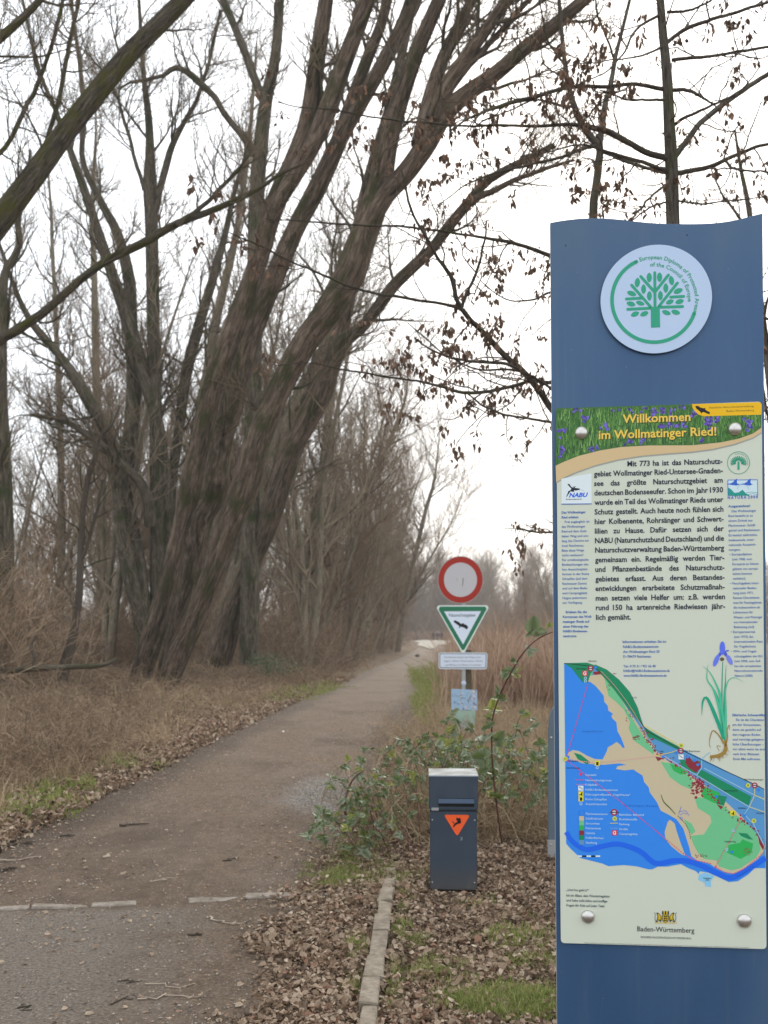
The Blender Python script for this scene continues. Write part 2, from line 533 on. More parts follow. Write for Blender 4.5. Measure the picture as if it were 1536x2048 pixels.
def stone_mat(name, a, b, sc=30):
    m = NM(name, 0.9, 0.2)
    oi = m.n('ShaderNodeObjectInfo')
    va = m.n('ShaderNodeVectorMath', operation='ADD'); m.l(m.coords(), va.inputs[0]); m.l(oi.outputs['Location'], va.inputs[1])
    v = va.outputs[0]
    f = m.noise(v, sc, 6, 0.7)
    m.color(m.mix(m.step(m.noise(v, 11, 4), 0.42, 0.66, 0, 0.75), m.ramp(f, [(0.3, a), (0.7, b)]), (0.15, 0.125, 0.085)))
    m.bump(f, 0.5, 0.01)
    return m.m
M_KERB = stone_mat('kerb_stone', (0.17, 0.14, 0.105), (0.35, 0.295, 0.23))
M_CHAN = stone_mat('channel_stone', (0.17, 0.145, 0.12), (0.36, 0.31, 0.265))
M_GRAVEL = stone_mat('pale_gravel', (0.42, 0.385, 0.31), (0.6, 0.56, 0.47), 4)
# ------------------------------------------------------------------ ground and path
YK = np.array([-30, 0, 4, 7, 14, 24, 32, 41, 57, 91, 112, 130, 600.])
XLK = np.array([-3.2, -3.0, -2.85, -2.72, -2.38, -1.75, -1.1, -.5, .85, 3.0, 4.0, 4.6, 16])
XRK = np.array([-.12, -.12, -.08, .04, .22, .85, 1.15, 1.6, 3.0, 5.3, 6.9, 7.8, 22])
xl = lambda y: np.interp(y, YK, XLK)
xr = lambda y: np.interp(y, YK, XRK)
_r = np.random.default_rng(3)
_wk = _r.uniform(0.3, 5.0, (26, 2)) * _r.choice([-1, 1], (26, 2)); _wp = _r.uniform(0, 6.28, 26)
_wa = 1 / np.sqrt(np.abs(_wk).sum(1)); _wa /= _wa.sum()
def wob(x, y, s=1.0):
    x, y = np.asarray(x, float) * s, np.asarray(y, float) * s
    return sum(a * np.sin(k[0] * x + k[1] * y + p) for a, k, p in zip(_wa, _wk, _wp)) * 2
def sst(a, b, x):
    t = np.clip((x - a) / (b - a), 0, 1)
    return t * t * (3 - 2 * t)
def gh(x, y):
    x, y = np.asarray(x, float), np.asarray(y, float)
    e = 0.2 * wob(x, y, 1.3) + 0.1 * wob(x, y, 5)
    dl = xl(y) - x + e
    dr = x - xr(y) + e * 0.6
    z = -0.03 + sst(-0.15, 0.35, dl) * 0.085 + sst(0.4, 5, dl) * 0.2 + sst(-0.12, 0.3, dr) * 0.045 + sst(0.5, 6, dr) * 0.05
    m = np.maximum(sst(0, 1, dl), sst(0, 1, dr))
    return z + m * (0.035 * wob(x, y, 2.1) + 0.012 * wob(x, y, 9))

def ygrid(y0, y1, n):
    return y0 + (y1 - y0) * (np.expm1(np.linspace(0, 4.6, n)) / math.expm1(4.6))
ys = np.concatenate([np.linspace(-25, 2, 20)[:-1], ygrid(2, 478, 330)])
u = np.linspace(-1, 1, 301)
xs = np.sinh(u * 5.2) / math.sinh(5.2) * 240
X, Yg = np.meshgrid(xs, ys)
V = np.stack([X, Yg, gh(X, Yg)], -1).reshape(-1, 3)
nx, ny = len(xs), len(ys)
i, j = np.meshgrid(np.arange(ny - 1), np.arange(nx - 1), indexing='ij')
Q = np.stack([i * nx + j, i * nx + j + 1, (i + 1) * nx + j + 1, (i + 1) * nx + j], -1).reshape(-1, 4)
ground = mesh_obj('ground', np_mesh('ground', V, Q, smooth=True), M_GROUND)
tag(ground, 'brown woodland floor either side of the path', kind='structure')

ys = np.concatenate([np.linspace(-20, 2, 12)[:-1], ygrid(2, 128, 300)])
t = np.linspace(0, 1, 41)
L_, R_ = xl(ys)[:, None] - 0.35, xr(ys)[:, None] + 0.3
X = L_ + (R_ - L_) * t[None]
Yg = np.repeat(ys[:, None], 41, 1)
edge = np.minimum(t, 1 - t)[None] * 2
Z = 0.004 + 0.012 * np.sin(t[None] * math.pi) + 0.006 * wob(X, Yg, 2.5) - 0.02 * (edge < 0.06)
V = np.stack([X, Yg, Z], -1).reshape(-1, 3)
nx, ny = 41, len(ys)
i, j = np.meshgrid(np.arange(ny - 1), np.arange(nx - 1), indexing='ij')
Q = np.stack([i * nx + j, i * nx + j + 1, (i + 1) * nx + j + 1, (i + 1) * nx + j], -1).reshape(-1, 4)
ED = np.minimum(X - L_ - .3, np.where((Yg > 8.5), (R_ - .2 - X) * 1.0, 9))
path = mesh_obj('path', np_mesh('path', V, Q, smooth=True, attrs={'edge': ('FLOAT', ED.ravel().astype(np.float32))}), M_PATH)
tag(path, 'trodden brown earth path running into the distance', kind='structure')
pz = lambda x, y: 0.012 + 0.006 * wob(x, y, 2.5)

# pale gravel where the path opens out far away
pts = []
for k in range(48):
    a = k / 48 * 2 * math.pi
    rr = 1 + 0.16 * math.sin(3 * a + 1) + 0.1 * math.sin(7 * a)
    cy = 165 + 62 * math.sin(a) * rr
    pts.append((cy * 0.0485 + cy * 0.0185 * math.cos(a) * rr, cy, 0.09))
me = bpy.data.meshes.new('gravel_clearing')
me.from_pydata(pts, [], [list(range(48))])
tag(mesh_obj('gravel_clearing', me, M_GRAVEL), 'pale gravel clearing at the far end of the path', kind='structure')

# kerb stones (separate stones under one thing) and the stone channel across the path
def stone_block(w_, l_, h_, rng, bev=0.012):
    bm = bmesh.new()
    bmesh.ops.create_cube(bm, size=1)
    for v in bm.verts:
        v.co = Vector((v.co.x * w_, v.co.y * l_, v.co.z * h_)) + Vector(rng.normal(0, 0.0025, 3))
    bmesh.ops.bevel(bm, geom=bm.edges[:], offset=bev, segments=1, affect='EDGES')
    for v in bm.verts:
        v.co += Vector(rng.normal(0, 0.0012, 3))
    me = bpy.data.meshes.new('stone')
    bm.to_mesh(me); bm.free()
    return me
rk = np.random.default_rng(11)
k0, k1 = np.array([-0.105, 3.0]), np.array([0.037, 5.95])
kdir = (k1 - k0) / np.linalg.norm(k1 - k0)
kerb = empty('kerb', (k0[0], k0[1], 0))
tag(kerb, 'low line of worn pale kerb stones half covered by leaves beside the path', 'kerb')
s = 0.0; Lk = np.linalg.norm(k1 - k0)
while s < Lk:
    l_ = rk.uniform(0.22, 0.36)
    me = stone_block(0.074 + rk.uniform(-.006, .006), l_ - 0.008, 0.1, rk, 0.005)
    c = k0 + kdir * (s + l_ / 2)
    o = mesh_obj('stone', me, M_KERB, kerb)
    sink = 0.0 if s < 2.6 else 0.02
    o.location = (c[0] - k0[0] + rk.normal(0, 0.003), c[1] - k0[1], 0.022 + rk.normal(0, 0.003) - sink)
    o.rotation_euler = (rk.normal(0, 0.02), rk.normal(0, 0.05), -math.atan2(kdir[0], kdir[1]) + rk.normal(0, 0.02))
    s += l_
c0, c1 = np.array([-2.95, 5.24]), np.array([-0.16, 5.72])
cdir = (c1 - c0) / np.linalg.norm(c1 - c0)
chan = empty('drainage_channel', (c0[0], c0[1], 0))
tag(chan, 'flush row of flat stones set across the earth path', 'drainage channel')
s = 0.0; Lc = np.linalg.norm(c1 - c0); kk = 0
while s < Lc:
    l_ = rk.uniform(0.2, 0.34)
    if kk != 6:
        me = stone_block(l_ - 0.012, 0.085 + rk.uniform(-0.012, 0.01), 0.05, rk, 0.008)
        c = c0 + cdir * (s + l_ / 2)
        o = mesh_obj('stone', me, M_CHAN, chan)
        o.location = (c[0] - c0[0], c[1] - c0[1] + rk.normal(0, 0.006), float(pz(c[0], c[1])) - 0.013 + rk.normal(0, 0.004))
        o.rotation_euler = (rk.normal(0, .03), rk.normal(0, .015), math.atan2(cdir[1], cdir[0]) + rk.normal(0, 0.035))
    s += l_; kk += 1
# ------------------------------------------------------------------ flat print on boards and signs
_gc = {}
def glyph(s, bold=0.0):
    k = (s, bold)
    if k in _gc: return _gc[k]
    cu = bpy.data.curves.new('t', 'FONT')
    cu.body = s; cu.size = 1.0; cu.resolution_u = 2; cu.fill_mode = 'FRONT'; cu.offset = bold
    ob = bpy.data.objects.new('t', cu)
    me = bpy.data.meshes.new_from_object(ob)
    v = np.array([tuple(x.co) for x in me.vertices]) if len(me.vertices) else np.zeros((0, 3))
    f = [tuple(p.vertices) for p in me.polygons]
    bpy.data.objects.remove(ob); bpy.data.curves.remove(cu); bpy.data.meshes.remove(me)
    _gc[k] = (v, f)
    return _gc[k]
def span(s, bold=0.0):
    v, _ = glyph(s, bold)
    return (v[:, 0].min(), v[:, 0].max()) if len(v) else (0, 0.25)
CAP = float(glyph('H')[0][:, 1].max())
_adv = {}
def adv(c):
    if c not in _adv:
        _adv[c] = span('H' + c + 'H')[1] - span('HH')[1]
    return _adv[c]

class Plate:
    """a plane with local axes x right, z up, y away from the viewer; photo pixels are unprojected onto it"""
    def __init__(s, origin, M):
        s.o = Vector(origin); s.M = M.to_3x3()
        s.nrm = s.M @ Vector((0, 1, 0))
        s.blocks = {}
    def uv(s, px, py):
        d = Vector(((px - CX) / F, 1.0, (HY - py) / F))
        c = Vector((0, 0, CH))
        t = (s.o - c).dot(s.nrm) / d.dot(s.nrm)
        q = s.M.transposed() @ (c + d * t - s.o)
        return q.x, q.z
    def blk(s, name):
        return s.blocks.setdefault(name, ([], [], [], []))
    def put(s, name, pts, faces, mat, layer):
        V, Fc, MI, ML = s.blk(name)
        n = len(V)
        if mat not in ML: ML.append(mat)
        mi = ML.index(mat)
        V.extend((p[0], -0.0004 * layer, p[1]) for p in pts)
        Fc.extend(tuple(n + i for i in f) for f in faces)
        MI.extend([mi] * len(faces))
    def poly(s, name, pts, mat, layer, conv=lambda x, y: (x, y)):
        q = [s.uv(*conv(*p)) for p in pts]
        a = sum(q[i][0] * q[(i + 1) % len(q)][1] - q[(i + 1) % len(q)][0] * q[i][1] for i in range(len(q)))
        if a < 0: q = q[::-1]
        s.put(name, q, [tuple(range(len(q)))], mat, layer)
    def ell(s, name, c, a, b, rot, mat, layer, conv=lambda x, y: (x, y), n=24, leaf=False):
        ca, sa = math.cos(math.radians(rot)), math.sin(math.radians(rot))
        pts = []
        for k in range(n):
            t = k / n * 2 * math.pi
            x, y = a * math.cos(t), b * math.sin(t)
            if leaf:
                if b > a: x *= (1 - 0.25 * abs(math.sin(t)) ** 3)
                else: y *= (1 - 0.25 * abs(math.cos(t)) ** 3)
            pts.append((c[0] + x * ca - y * sa, c[1] + x * sa + y * ca))
        s.poly(name, pts, mat, layer, conv)
    def ring(s, name, c, r0, r1, a0, a1, mat, layer, conv=lambda x, y: (x, y), n=60):
        """degrees, counter-clockwise from the right as seen"""
        V = []; Fc = []
        for k in range(n + 1):
            t = math.radians(a0 + (a1 - a0) * k / n)
            for r in (r0, r1):
                V.append(s.uv(*conv(c[0] + r * math.cos(t), c[1] - r * math.sin(t))))
        for k in range(n):
            Fc.append((2 * k, 2 * k + 1, 2 * k + 3, 2 * k + 2))
        s.put(name, V, Fc, mat, layer)
    def stroke(s, name, pts, w, mat, layer, conv=lambda x, y: (x, y), dash=None, smooth=0):
        pts = np.array(pts, float)
        if smooth: pts = catmull(pts, smooth)
        w = np.interp(np.linspace(0, 1, len(pts)), np.linspace(0, 1, len(w)), w) if isinstance(w, (list, tuple)) else np.full(len(pts), float(w))
        if dash:
            seg = np.linalg.norm(np.diff(pts, axis=0), axis=1); cum = np.concatenate([[0], np.cumsum(seg)])
            d = 0
            while d < cum[-1]:
                e = min(d + dash[0], cum[-1])
                a = [np.interp(d, cum, pts[:, k]) for k in (0, 1)]; b = [np.interp(e, cum, pts[:, k]) for k in (0, 1)]
                s.stroke(name, [a, b], float(w[0]), mat, layer, conv)
                d += dash[0] + dash[1]
            return
        T = unit(np.gradient(pts, axis=0)); Nn = np.stack([-T[:, 1], T[:, 0]], 1) * w[:, None] / 2
        L, R = pts + Nn, pts - Nn
        V = [s.uv(*conv(*p)) for p in np.vstack([L, R])]
        n = len(pts)
        s.put(name, V, [(k, k + 1, n + k + 1, n + k) for k in range(n - 1)], mat, layer)
    def text(s, name, body, x0, y0, x1, cap, mat, layer=3, conv=lambda x, y: (x, y), bold=0.0, shear=0.0, just=False, y1=None):
        """left end, baseline, right end and capital height in the units of conv; just spreads the words"""
        a = s.uv(*conv(x0, y0)); b = s.uv(*conv(x1, y0 if y1 is None else y1)); t = s.uv(*conv(x0, y0 - cap))
        wd = b[0] - a[0]; size = (t[1] - a[1]) / CAP
        def place(str_, u, sx):
            v, f = glyph(str_, bold)
            if len(v):
                s.put(name, [(u + (q[0] + q[1] * shear) * sx * size, a[1] + q[1] * size) for q in v], f, mat, layer)
        if just:
            words = body.split()
            sx = just
            spans = [span(w_, bold) for w_ in words]
            ws = [(e - b_) * sx * size for b_, e in spans]
            room = wd - 0.24 * size * (len(words) - 1)
            if sum(ws) > room:
                q_ = room / sum(ws); sx *= q_; ws = [v_ * q_ for v_ in ws]
            gap = (wd - sum(ws)) / max(len(words) - 1, 1)
            u = a[0]
            for w_, (b_, e), ww in zip(words, spans, ws):
                place(w_, u - b_ * sx * size, sx)
                u += ww + gap
        else:
            b_, e = span(body, bold)
            sx = wd / ((e - b_) * size)
            place(body, a[0] - b_ * sx * size, sx)
    def arc_text(s, name, body, c, r, a0, a1, cap, mat, layer, conv):
        """along a circle, clockwise from angle a0 to a1 (degrees), tops outward"""
        tot = sum(adv(ch) for ch in body)
        size = cap / CAP
        a = a0; sc = (a0 - a1) * math.pi / 180 * r / (tot * size)
        for ch in body:
            w_ = adv(ch)
            mid = math.radians(a - math.degrees(w_ * size * sc / 2 / r))
            v, f = glyph(ch, 0.018)
            if len(v):
                up = (math.cos(mid), -math.sin(mid)); rt = (math.sin(mid), math.cos(mid))
                pts = []
                for q in v:
                    x = (q[0] - w_ / 2) * size * sc; y = q[1] * size + r
                    pts.append(s.uv(*conv(c[0] + up[0] * y + rt[0] * x, c[1] + up[1] * y + rt[1] * x)))
                s.put(name, pts, f, mat, layer)
            a -= math.degrees(w_ * size * sc / r)
    def build(s, parent, labels=None, y=0.0):
        for name, (V, Fc, MI, ML) in s.blocks.items():
            me = bpy.data.meshes.new(name)
            me.from_pydata(V, [], Fc)
            for m in ML: me.materials.append(m)
            me.polygons.foreach_set('material_index', MI)
            me.update()
            o = bpy.data.objects.new(name, me)
            COL.objects.link(o); o.parent = parent; o.location = (0, y, 0)
            if labels and name in labels: o['label'] = labels[name]

def slab(name, outline, y0, y1, mats, parent, bev=0.0):
    """outline in local (x,z); front face at y0, back at y1"""
    a = sum(outline[i][0] * outline[(i + 1) % len(outline)][1] - outline[(i + 1) % len(outline)][0] * outline[i][1] for i in range(len(outline)))
    if a < 0: outline = outline[::-1]
    n = len(outline)
    V = [(p[0], y0, p[1]) for p in outline] + [(p[0], y1, p[1]) for p in outline]
    Fc = [tuple(range(n)), tuple(range(2 * n - 1, n - 1, -1))] + [(i, n + i, n + (i + 1) % n, (i + 1) % n) for i in range(n)]
    me = bpy.data.meshes.new(name)
    me.from_pydata(V, [], Fc)
    mats = mats if isinstance(mats, list) else [mats]
    for m in mats: me.materials.append(m)
    if len(mats) > 1:
        me.polygons.foreach_set('material_index', [0, 0] + [1] * n)
    me.update()
    o = bpy.data.objects.new(name, me); COL.objects.link(o); o.parent = parent
    if bev:
        b = o.modifiers.new('bevel', 'BEVEL'); b.width = bev; b.segments = 2; b.limit_method = 'ANGLE'
    return o

def rrect(x0, z0, x1, z1, r, n=5):
    out = []
    for cx, cz, a in ((x1 - r, z1 - r, 0), (x0 + r, z1 - r, 90), (x0 + r, z0 + r, 180), (x1 - r, z0 + r, 270)):
        for k in range(n + 1):
            t = math.radians(a + 90 * k / n)
            out.append((cx + r * math.cos(t), cz + r * math.sin(t)))
    return out

def dome(name, r, h, mat, parent, loc, n=20, rr=6):
    V = [(0, -h, 0)]; Fc = []
    for i in range(1, rr + 1):
        a = i / rr * math.pi / 2
        for k in range(n):
            t = k / n * 2 * math.pi
            V.append((r * math.sin(a) * math.cos(t), -h * math.cos(a), r * math.sin(a) * math.sin(t)))
    for k in range(n):
        V.append((r * 0.96 * math.cos(k / n * 2 * math.pi), 0.006, r * 0.96 * math.sin(k / n * 2 * math.pi)))
    for k in range(n):
        Fc.append((0, 1 + k, 1 + (k + 1) % n))
    for i in range(rr):
        for k in range(n):
            a, b = 1 + i * n + k, 1 + i * n + (k + 1) % n
            Fc.append((a, a + n, b + n, b))
    me = bpy.data.meshes.new(name); me.from_pydata(V, [], Fc)
    me.polygons.foreach_set('use_smooth', [True] * len(Fc)); me.update()
    return mesh_obj(name, me, mat, parent, loc)

KP = 1.3     # paint is lit by a sky a little dimmer than white: photo tone -> paint tone
_pc = {}
def ink(r, g, b, k=KP, rough=0.45):
    key = (r, g, b, k, rough)
    if key not in _pc:
        _pc[key] = flat('ink_%02x%02x%02x' % (r, g, b), srgb(r, g, b, k), rough, 0.3)
    return _pc[key]

# ---- board frame
BM = Matrix.Rotation(math.radians(-7.2), 4, 'Z') @ Matrix.Rotation(-0.0085, 4, 'Y')
BO = (0.845, 3.05, 0.0)
board = empty('information_board')
board.matrix_world = Matrix.Translation(BO) @ BM
tag(board, 'tall blue metal information board with wavy top, welcome text and reserve map', 'information board')
c1 = lambda x, y: (1090 + x / 3.444, 420 + y / 3.444)
c2 = lambda x, y: (1100 + x / 3.523, 790 + y / 3.523)
c3 = lambda x, y: (1100 + x / 3.25, 1290 + y / 3.25)
PL0 = Plate(BO, BM)

def board_mat():
    m = NM('blue_brushed_metal', 0.42, 0.5)
    v = m.coords(scale=(1, 1, 0.22))
    a = m.noise(v, 3.0, 4, 0.55)
    b = m.noise(m.coords(), 90, 3, 0.7)
    c = m.ramp(a, [(0.3, (0.032, 0.092, 0.205)), (0.5, (0.047, 0.113, 0.23)), (0.7, (0.073, 0.14, 0.24))])
    c = m.mix(m.step(b, 0.6, 0.75, 0, 0.18), c, (0.2, 0.23, 0.28))
    sx = m.n('ShaderNodeSeparateXYZ'); m.l(m.coords(), sx.inputs[0])
    c = m.mix(m.step(m.math('ADD', sx.outputs['Z'], m.math('MULTIPLY', a, 0.5)), 2.7, 3.1, 0, 0.45), c, (0.095, 0.145, 0.2))  # reflection near the top painted in as a greyer blue
    dr = m.noise(m.coords(scale=(14, 1, 0.5)), 3, 4, 0.6)
    c = m.mix(m.math('MULTIPLY', m.step(dr, 0.56, 0.72), m.step(m.noise(m.coords(), 2.2, 3), 0.4, 0.7, 0, 0.5)), c, (0.13, 0.165, 0.2))
    sc_ = m.n('ShaderNodeTexVoronoi'); sc_.inputs['Scale'].default_value = 42
    m.l(m.coords(), sc_.inputs['Vector'])
    c = m.mix(m.math('MULTIPLY', m.step(sc_.outputs['Distance'], 0.06, 0.03), m.step(m.noise(m.coords(), 11, 2), 0.55, 0.6, 0, .8)), c, (0.35, 0.37, 0.38))
    m.color(c)
    m.b.inputs['Metallic'].default_value = 0.25
    m.l(m.step(a, 0.3, 0.7, 0.36, 0.55), m.b.inputs['Roughness'])
    m.bump(m.noise(m.coords(scale=(1, 1, 0.3)), 5, 3), 0.12, 0.02)
    return m.m
M_BOARD = board_mat()
M_EDGE = flat('worn_edge', (0.45, 0.45, 0.42), 0.5)
M_CREAM = ink(192, 198, 183)
M_SILVER = flat('brushed_steel', (0.62, 0.6, 0.57), 0.32, 0.5, 0.9)
M_ZINC = flat('galvanised_steel', (0.42, 0.43, 0.43), 0.5, 0.5, 0.6)

ul = (PL0.uv(1099, 447)[0] + PL0.uv(1115, 2040)[0]) / 2
ur = (PL0.uv(1523.5, 428)[0] + PL0.uv(1530, 790)[0]) / 2
print('board u', PL0.uv(1099, 447), PL0.uv(1115, 2040), PL0.uv(1523.5, 428), PL0.uv(1530, 790))
wave = [(30, 88), (100, 75), (200, 62), (300, 56), (400, 57), (520, 66), (650, 82), (780, 92), (900, 95), (1050, 95), (1180, 88), (1300, 70), (1400, 45), (1490, 22)]
wv = catmull(np.array([PL0.uv(*c1(*p)) for p in wave]), 50)
wv[:, 0] = np.interp(wv[:, 0], [wv[0, 0], wv[-1, 0]], [ul, ur])
out = [(ul, -0.05)] + [(ur, -0.05)] + [tuple(p) for p in wv[::-1]]
slab('board', out, 0.0, 0.022, [M_BOARD, M_EDGE], board, 0.0015)
dome('screw', 0.0022, 0.001, M_TWIG_DARK, board, (*[PL0.uv(*c1(143, 243))[0]], -0.001, PL0.uv(*c1(143, 243))[1]), 10, 3)
dome('screw', 0.0022, 0.001, M_TWIG_DARK, board, (*[PL0.uv(*c1(979, 172))[0]], -0.001, PL0.uv(*c1(979, 172))[1]), 10, 3)

# ---- round diploma plate
cdu = PL0.uv(*c1(760, 622)); rd = PL0.uv(*c1(1145, 622))[0] - cdu[0]
disc = empty('plate_frame')
disc.parent = board
dn = [(cdu[0] + rd * math.cos(k / 72 * 2 * math.pi), cdu[1] + rd * math.sin(k / 72 * 2 * math.pi)) for k in range(72)]
plate_c = slab('round_plate', dn, -0.012, -0.008, [ink(176, 196, 222, 1.22), ink(120, 135, 150)], board)
bpy.data.objects.remove(disc)
MG = ink(44, 148, 118)
PD = Plate(Vector(BO) + (BM.to_3x3() @ Vector((0, -0.0122, 0))), BM)
PD.ring('green_arc', (752, 620), 278, 303, 115, 342 - 0.5, MG, 1, c1, 80)
PD.ell('green_arc', (752 + 290.5 * math.cos(math.radians(115)), 620 - 290.5 * math.sin(math.radians(115))), 12.5, 12.5, 0, MG, 1, c1)
PD.ell('green_arc', (752 + 290.5 * math.cos(math.radians(341.5)), 620 - 290.5 * math.sin(math.radians(341.5))), 12.5, 12.5, 0, MG, 1, c1)
T_ = PD
for a, b in (((756, 432), (758, 690)), ((660, 458), (752, 562)), ((850, 448), (763, 558)), ((597, 518), (742, 684)), ((912, 503), (778, 672)),
             ((561, 613), (668, 607)), ((866, 600), (955, 595)), ((570, 684), (735, 676)), ((780, 670), (948, 665))):
    PD.stroke('tree_emblem', [a, b], 20, MG, 1 if a[0] != 756 else 1.5, c1)
    for e in (a, b): PD.ell('tree_emblem', e, 10, 10, 0, MG, 0.8, c1, 14)
PD.poly('tree_emblem', [(728, 668), (790, 668), (793, 808), (730, 810)], MG, 1.2, c1)
for cx_, cy_, a, b, r in ((718, 465, 18, 33, 0), (789, 463, 18, 33, 0), (636, 500, 18, 33, 6), (871, 486, 18, 33, -10), (679, 545, 17, 33, 0), (832, 538, 17, 33, 0),
                          (719, 592, 17, 33, 0), (795, 590, 17, 33, 0), (597, 575, 33, 17, 20), (917, 558, 33, 18, -22), (592, 647, 31, 17, 15), (656, 642, 30, 15, 18),
                          (860, 633, 28, 16, -22), (927, 631, 30, 17, -15), (620, 717, 30, 17, -22), (684, 715, 30, 17, -22), (836, 707, 31, 16, 18), (900, 704, 31, 17, 16)):
    PD.ell('tree_emblem', (cx_, cy_), a, b, r, MG, 1, c1, 20, True)
PD.arc_text('plate_lettering', 'European Diploma of Protected Areas', (752, 620), 282, 110.5, -16.5, 27, MG, 1, c1)
PD.arc_text('plate_lettering', 'of the Council of Europe', (752, 620), 232, 97, -3, 27, MG, 1, c1)
em = empty('x'); em.parent = plate_c; em.location = (0, -0.0122, 0)
PD.build(em)
for o in [x for x in bpy.data.objects if x.parent == em]:
    o.parent = plate_c; o.location = (0, -0.0122, 0)
bpy.data.objects.remove(em)

# ---- printed panel
PP = Plate(Vector(BO) + (BM.to_3x3() @ Vector((0, -0.009, 0))), BM)
pu0 = (PP.uv(1111.5, 817)[0] + PP.uv(1122.7, 1880)[0]) / 2; pu1 = PP.uv(1523.5, 815)[0]
pv1 = PP.uv(1318, 810.5)[1]; pv0 = PP.uv(1123, 1886)[1]
print('panel', PP.uv(1111.5, 817), PP.uv(1122.7, 1880), PP.uv(1523.5, 815), PP.uv(1318, 810.5), PP.uv(1123, 1886))
panel = slab('printed_panel', rrect(pu0, pv0, pu1, pv1, 0.011), -0.009, -0.004, [M_CREAM, ink(205, 210, 205)], board)

# header: meadow print made of fine blades and iris flowers
GR = [ink(48, 92, 44), ink(70, 118, 52), ink(96, 142, 66), ink(128, 164, 92), ink(38, 66, 40)]
VI = [ink(88, 72, 160), ink(112, 98, 190), ink(66, 52, 120)]
MTAN, MGOLD, MYEL = ink(196, 172, 130), ink(238, 186, 78), ink(232, 172, 12)
low = [(40, 498), (100, 470), (200, 430), (350, 392), (500, 367), (700, 356), (1000, 355), (1200, 335), (1330, 308), (1430, 272), (1490, 230)]
top_ = lambda x: 94 - (x - 40) * 0.0309
lowf = lambda x: float(np.interp(x, [p[0] for p in low], [p[1] for p in low]))
PP.poly('meadow_picture', [(44, 100), (52, 93)] + [(1470, 50.5), (1486, 56), (1490, 64)] + [(p[0], p[1]) for p in low[::-1]], ink(62, 104, 52), 0.6, c2)
rb = np.random.default_rng(5)
for k in range(2600):
    x = rb.uniform(44, 1480); yb = rb.uniform(top_(x) + 4, lowf(x)); hgt = rb.uniform(25, 95); ln = rb.normal(0, 9)
    yt = max(yb - hgt, top_(x) + 3)
    if x + ln < 44 or x + ln > 1484: ln = 0
    gi = rb.choice(5, p=[.24, .3, .24, .12, .1])
    wd_ = rb.uniform(2, 4.5)
    PP.put('meadow_picture', [PP.uv(*c2(x - wd_, yb)), PP.uv(*c2(x + wd_, yb)), PP.uv(*c2(x + ln, yt))], [(0, 1, 2)], GR[gi], 1.0 + k * 0.0002)
cl_ = [(240, 180), (90, 250), (70, 310), (90, 370), (80, 410), (460, 100), (570, 120), (650, 100), (790, 100), (850, 110), (940, 95), (800, 215), (860, 200), (930, 200),
       (1100, 200), (1150, 180), (1400, 195), (1390, 230), (640, 320), (560, 330), (1060, 325), (1140, 240), (300, 370), (400, 380), (380, 240), (200, 90), (1010, 120), (720, 130), (500, 90), (1120, 150)]
for cx_, cy_ in cl_:
    for q in range(rb.integers(3, 8)):
        x, y = cx_ + rb.normal(0, 20), cy_ + rb.normal(0, 17)
        if top_(x) + 12 < y < lowf(x) - 12 and 60 < x < 1465:
            for pt in range(3):
                PP.ell('meadow_picture', (x + rb.normal(0, 5), y + rb.normal(0, 5)), rb.uniform(5, 11), rb.uniform(5, 12), rb.uniform(0, 180), VI[rb.integers(3)], 1.7 + rb.uniform(0, .2), c2, 7)
tan_low = [(43, 615), (100, 580), (180, 545), (320, 495), (480, 455), (650, 428), (800, 415), (1000, 400), (1150, 380), (1300, 345), (1430, 300), (1491, 262)]
PP.poly('sand_band', low + tan_low[::-1], MTAN, 2.0, c2)
PP.poly('band_shadow', [(p[0], p[1]) for p in tan_low] + [(p[0] + (2 if p[0] < 1480 else 0), p[1] + 9) for p in tan_low[::-1]], ink(146, 152, 146), 0.8, c2)
PP.poly('yellow_tab', [(1000, 65), (1003, 88), (1020, 116), (1045, 138), (1080, 150), (1488, 139), (1490, 66), (1484, 56), (1470, 51)], MYEL, 2.2, c2)
MB_, MK = ink(40, 92, 170), ink(28, 34, 52, 1.2)
PP.poly('yellow_tab', [(1022, 80), (1040, 76), (1062, 90), (1085, 94), (1095, 92), (1094, 104), (1106, 112), (1126, 122), (1124, 136), (1108, 132), (1090, 124), (1078, 120), (1070, 126), (1066, 132), (1060, 120), (1045, 108), (1032, 98)], ink(30, 30, 26, 1.0), 2.6, c2)
PP.text('yellow_tab', 'Staatliche Naturschutzverwaltung', 1120, 96, 1434, 13, ink(70, 62, 44), 2.6, c2, y1=90)
PP.text('yellow_tab', 'Baden-Württemberg', 1243, 121, 1436, 14, ink(70, 62, 44), 2.6, c2)
DS = ink(52, 62, 36)
for dx_, dy_, m_, l_ in ((5, 6, DS, 2.4), (0, 0, MGOLD, 3.0)):
    PP.text('title_lettering', 'Willkommen', 512 + dx_, 198 + dy_, 990 + dx_, 58, m_, l_, c2, bold=0.02)
    PP.text('title_lettering', 'im Wollmatinger Ried!', 343 + dx_, 311 + dy_, 1172 + dx_, 58, m_, l_, c2, bold=0.02)

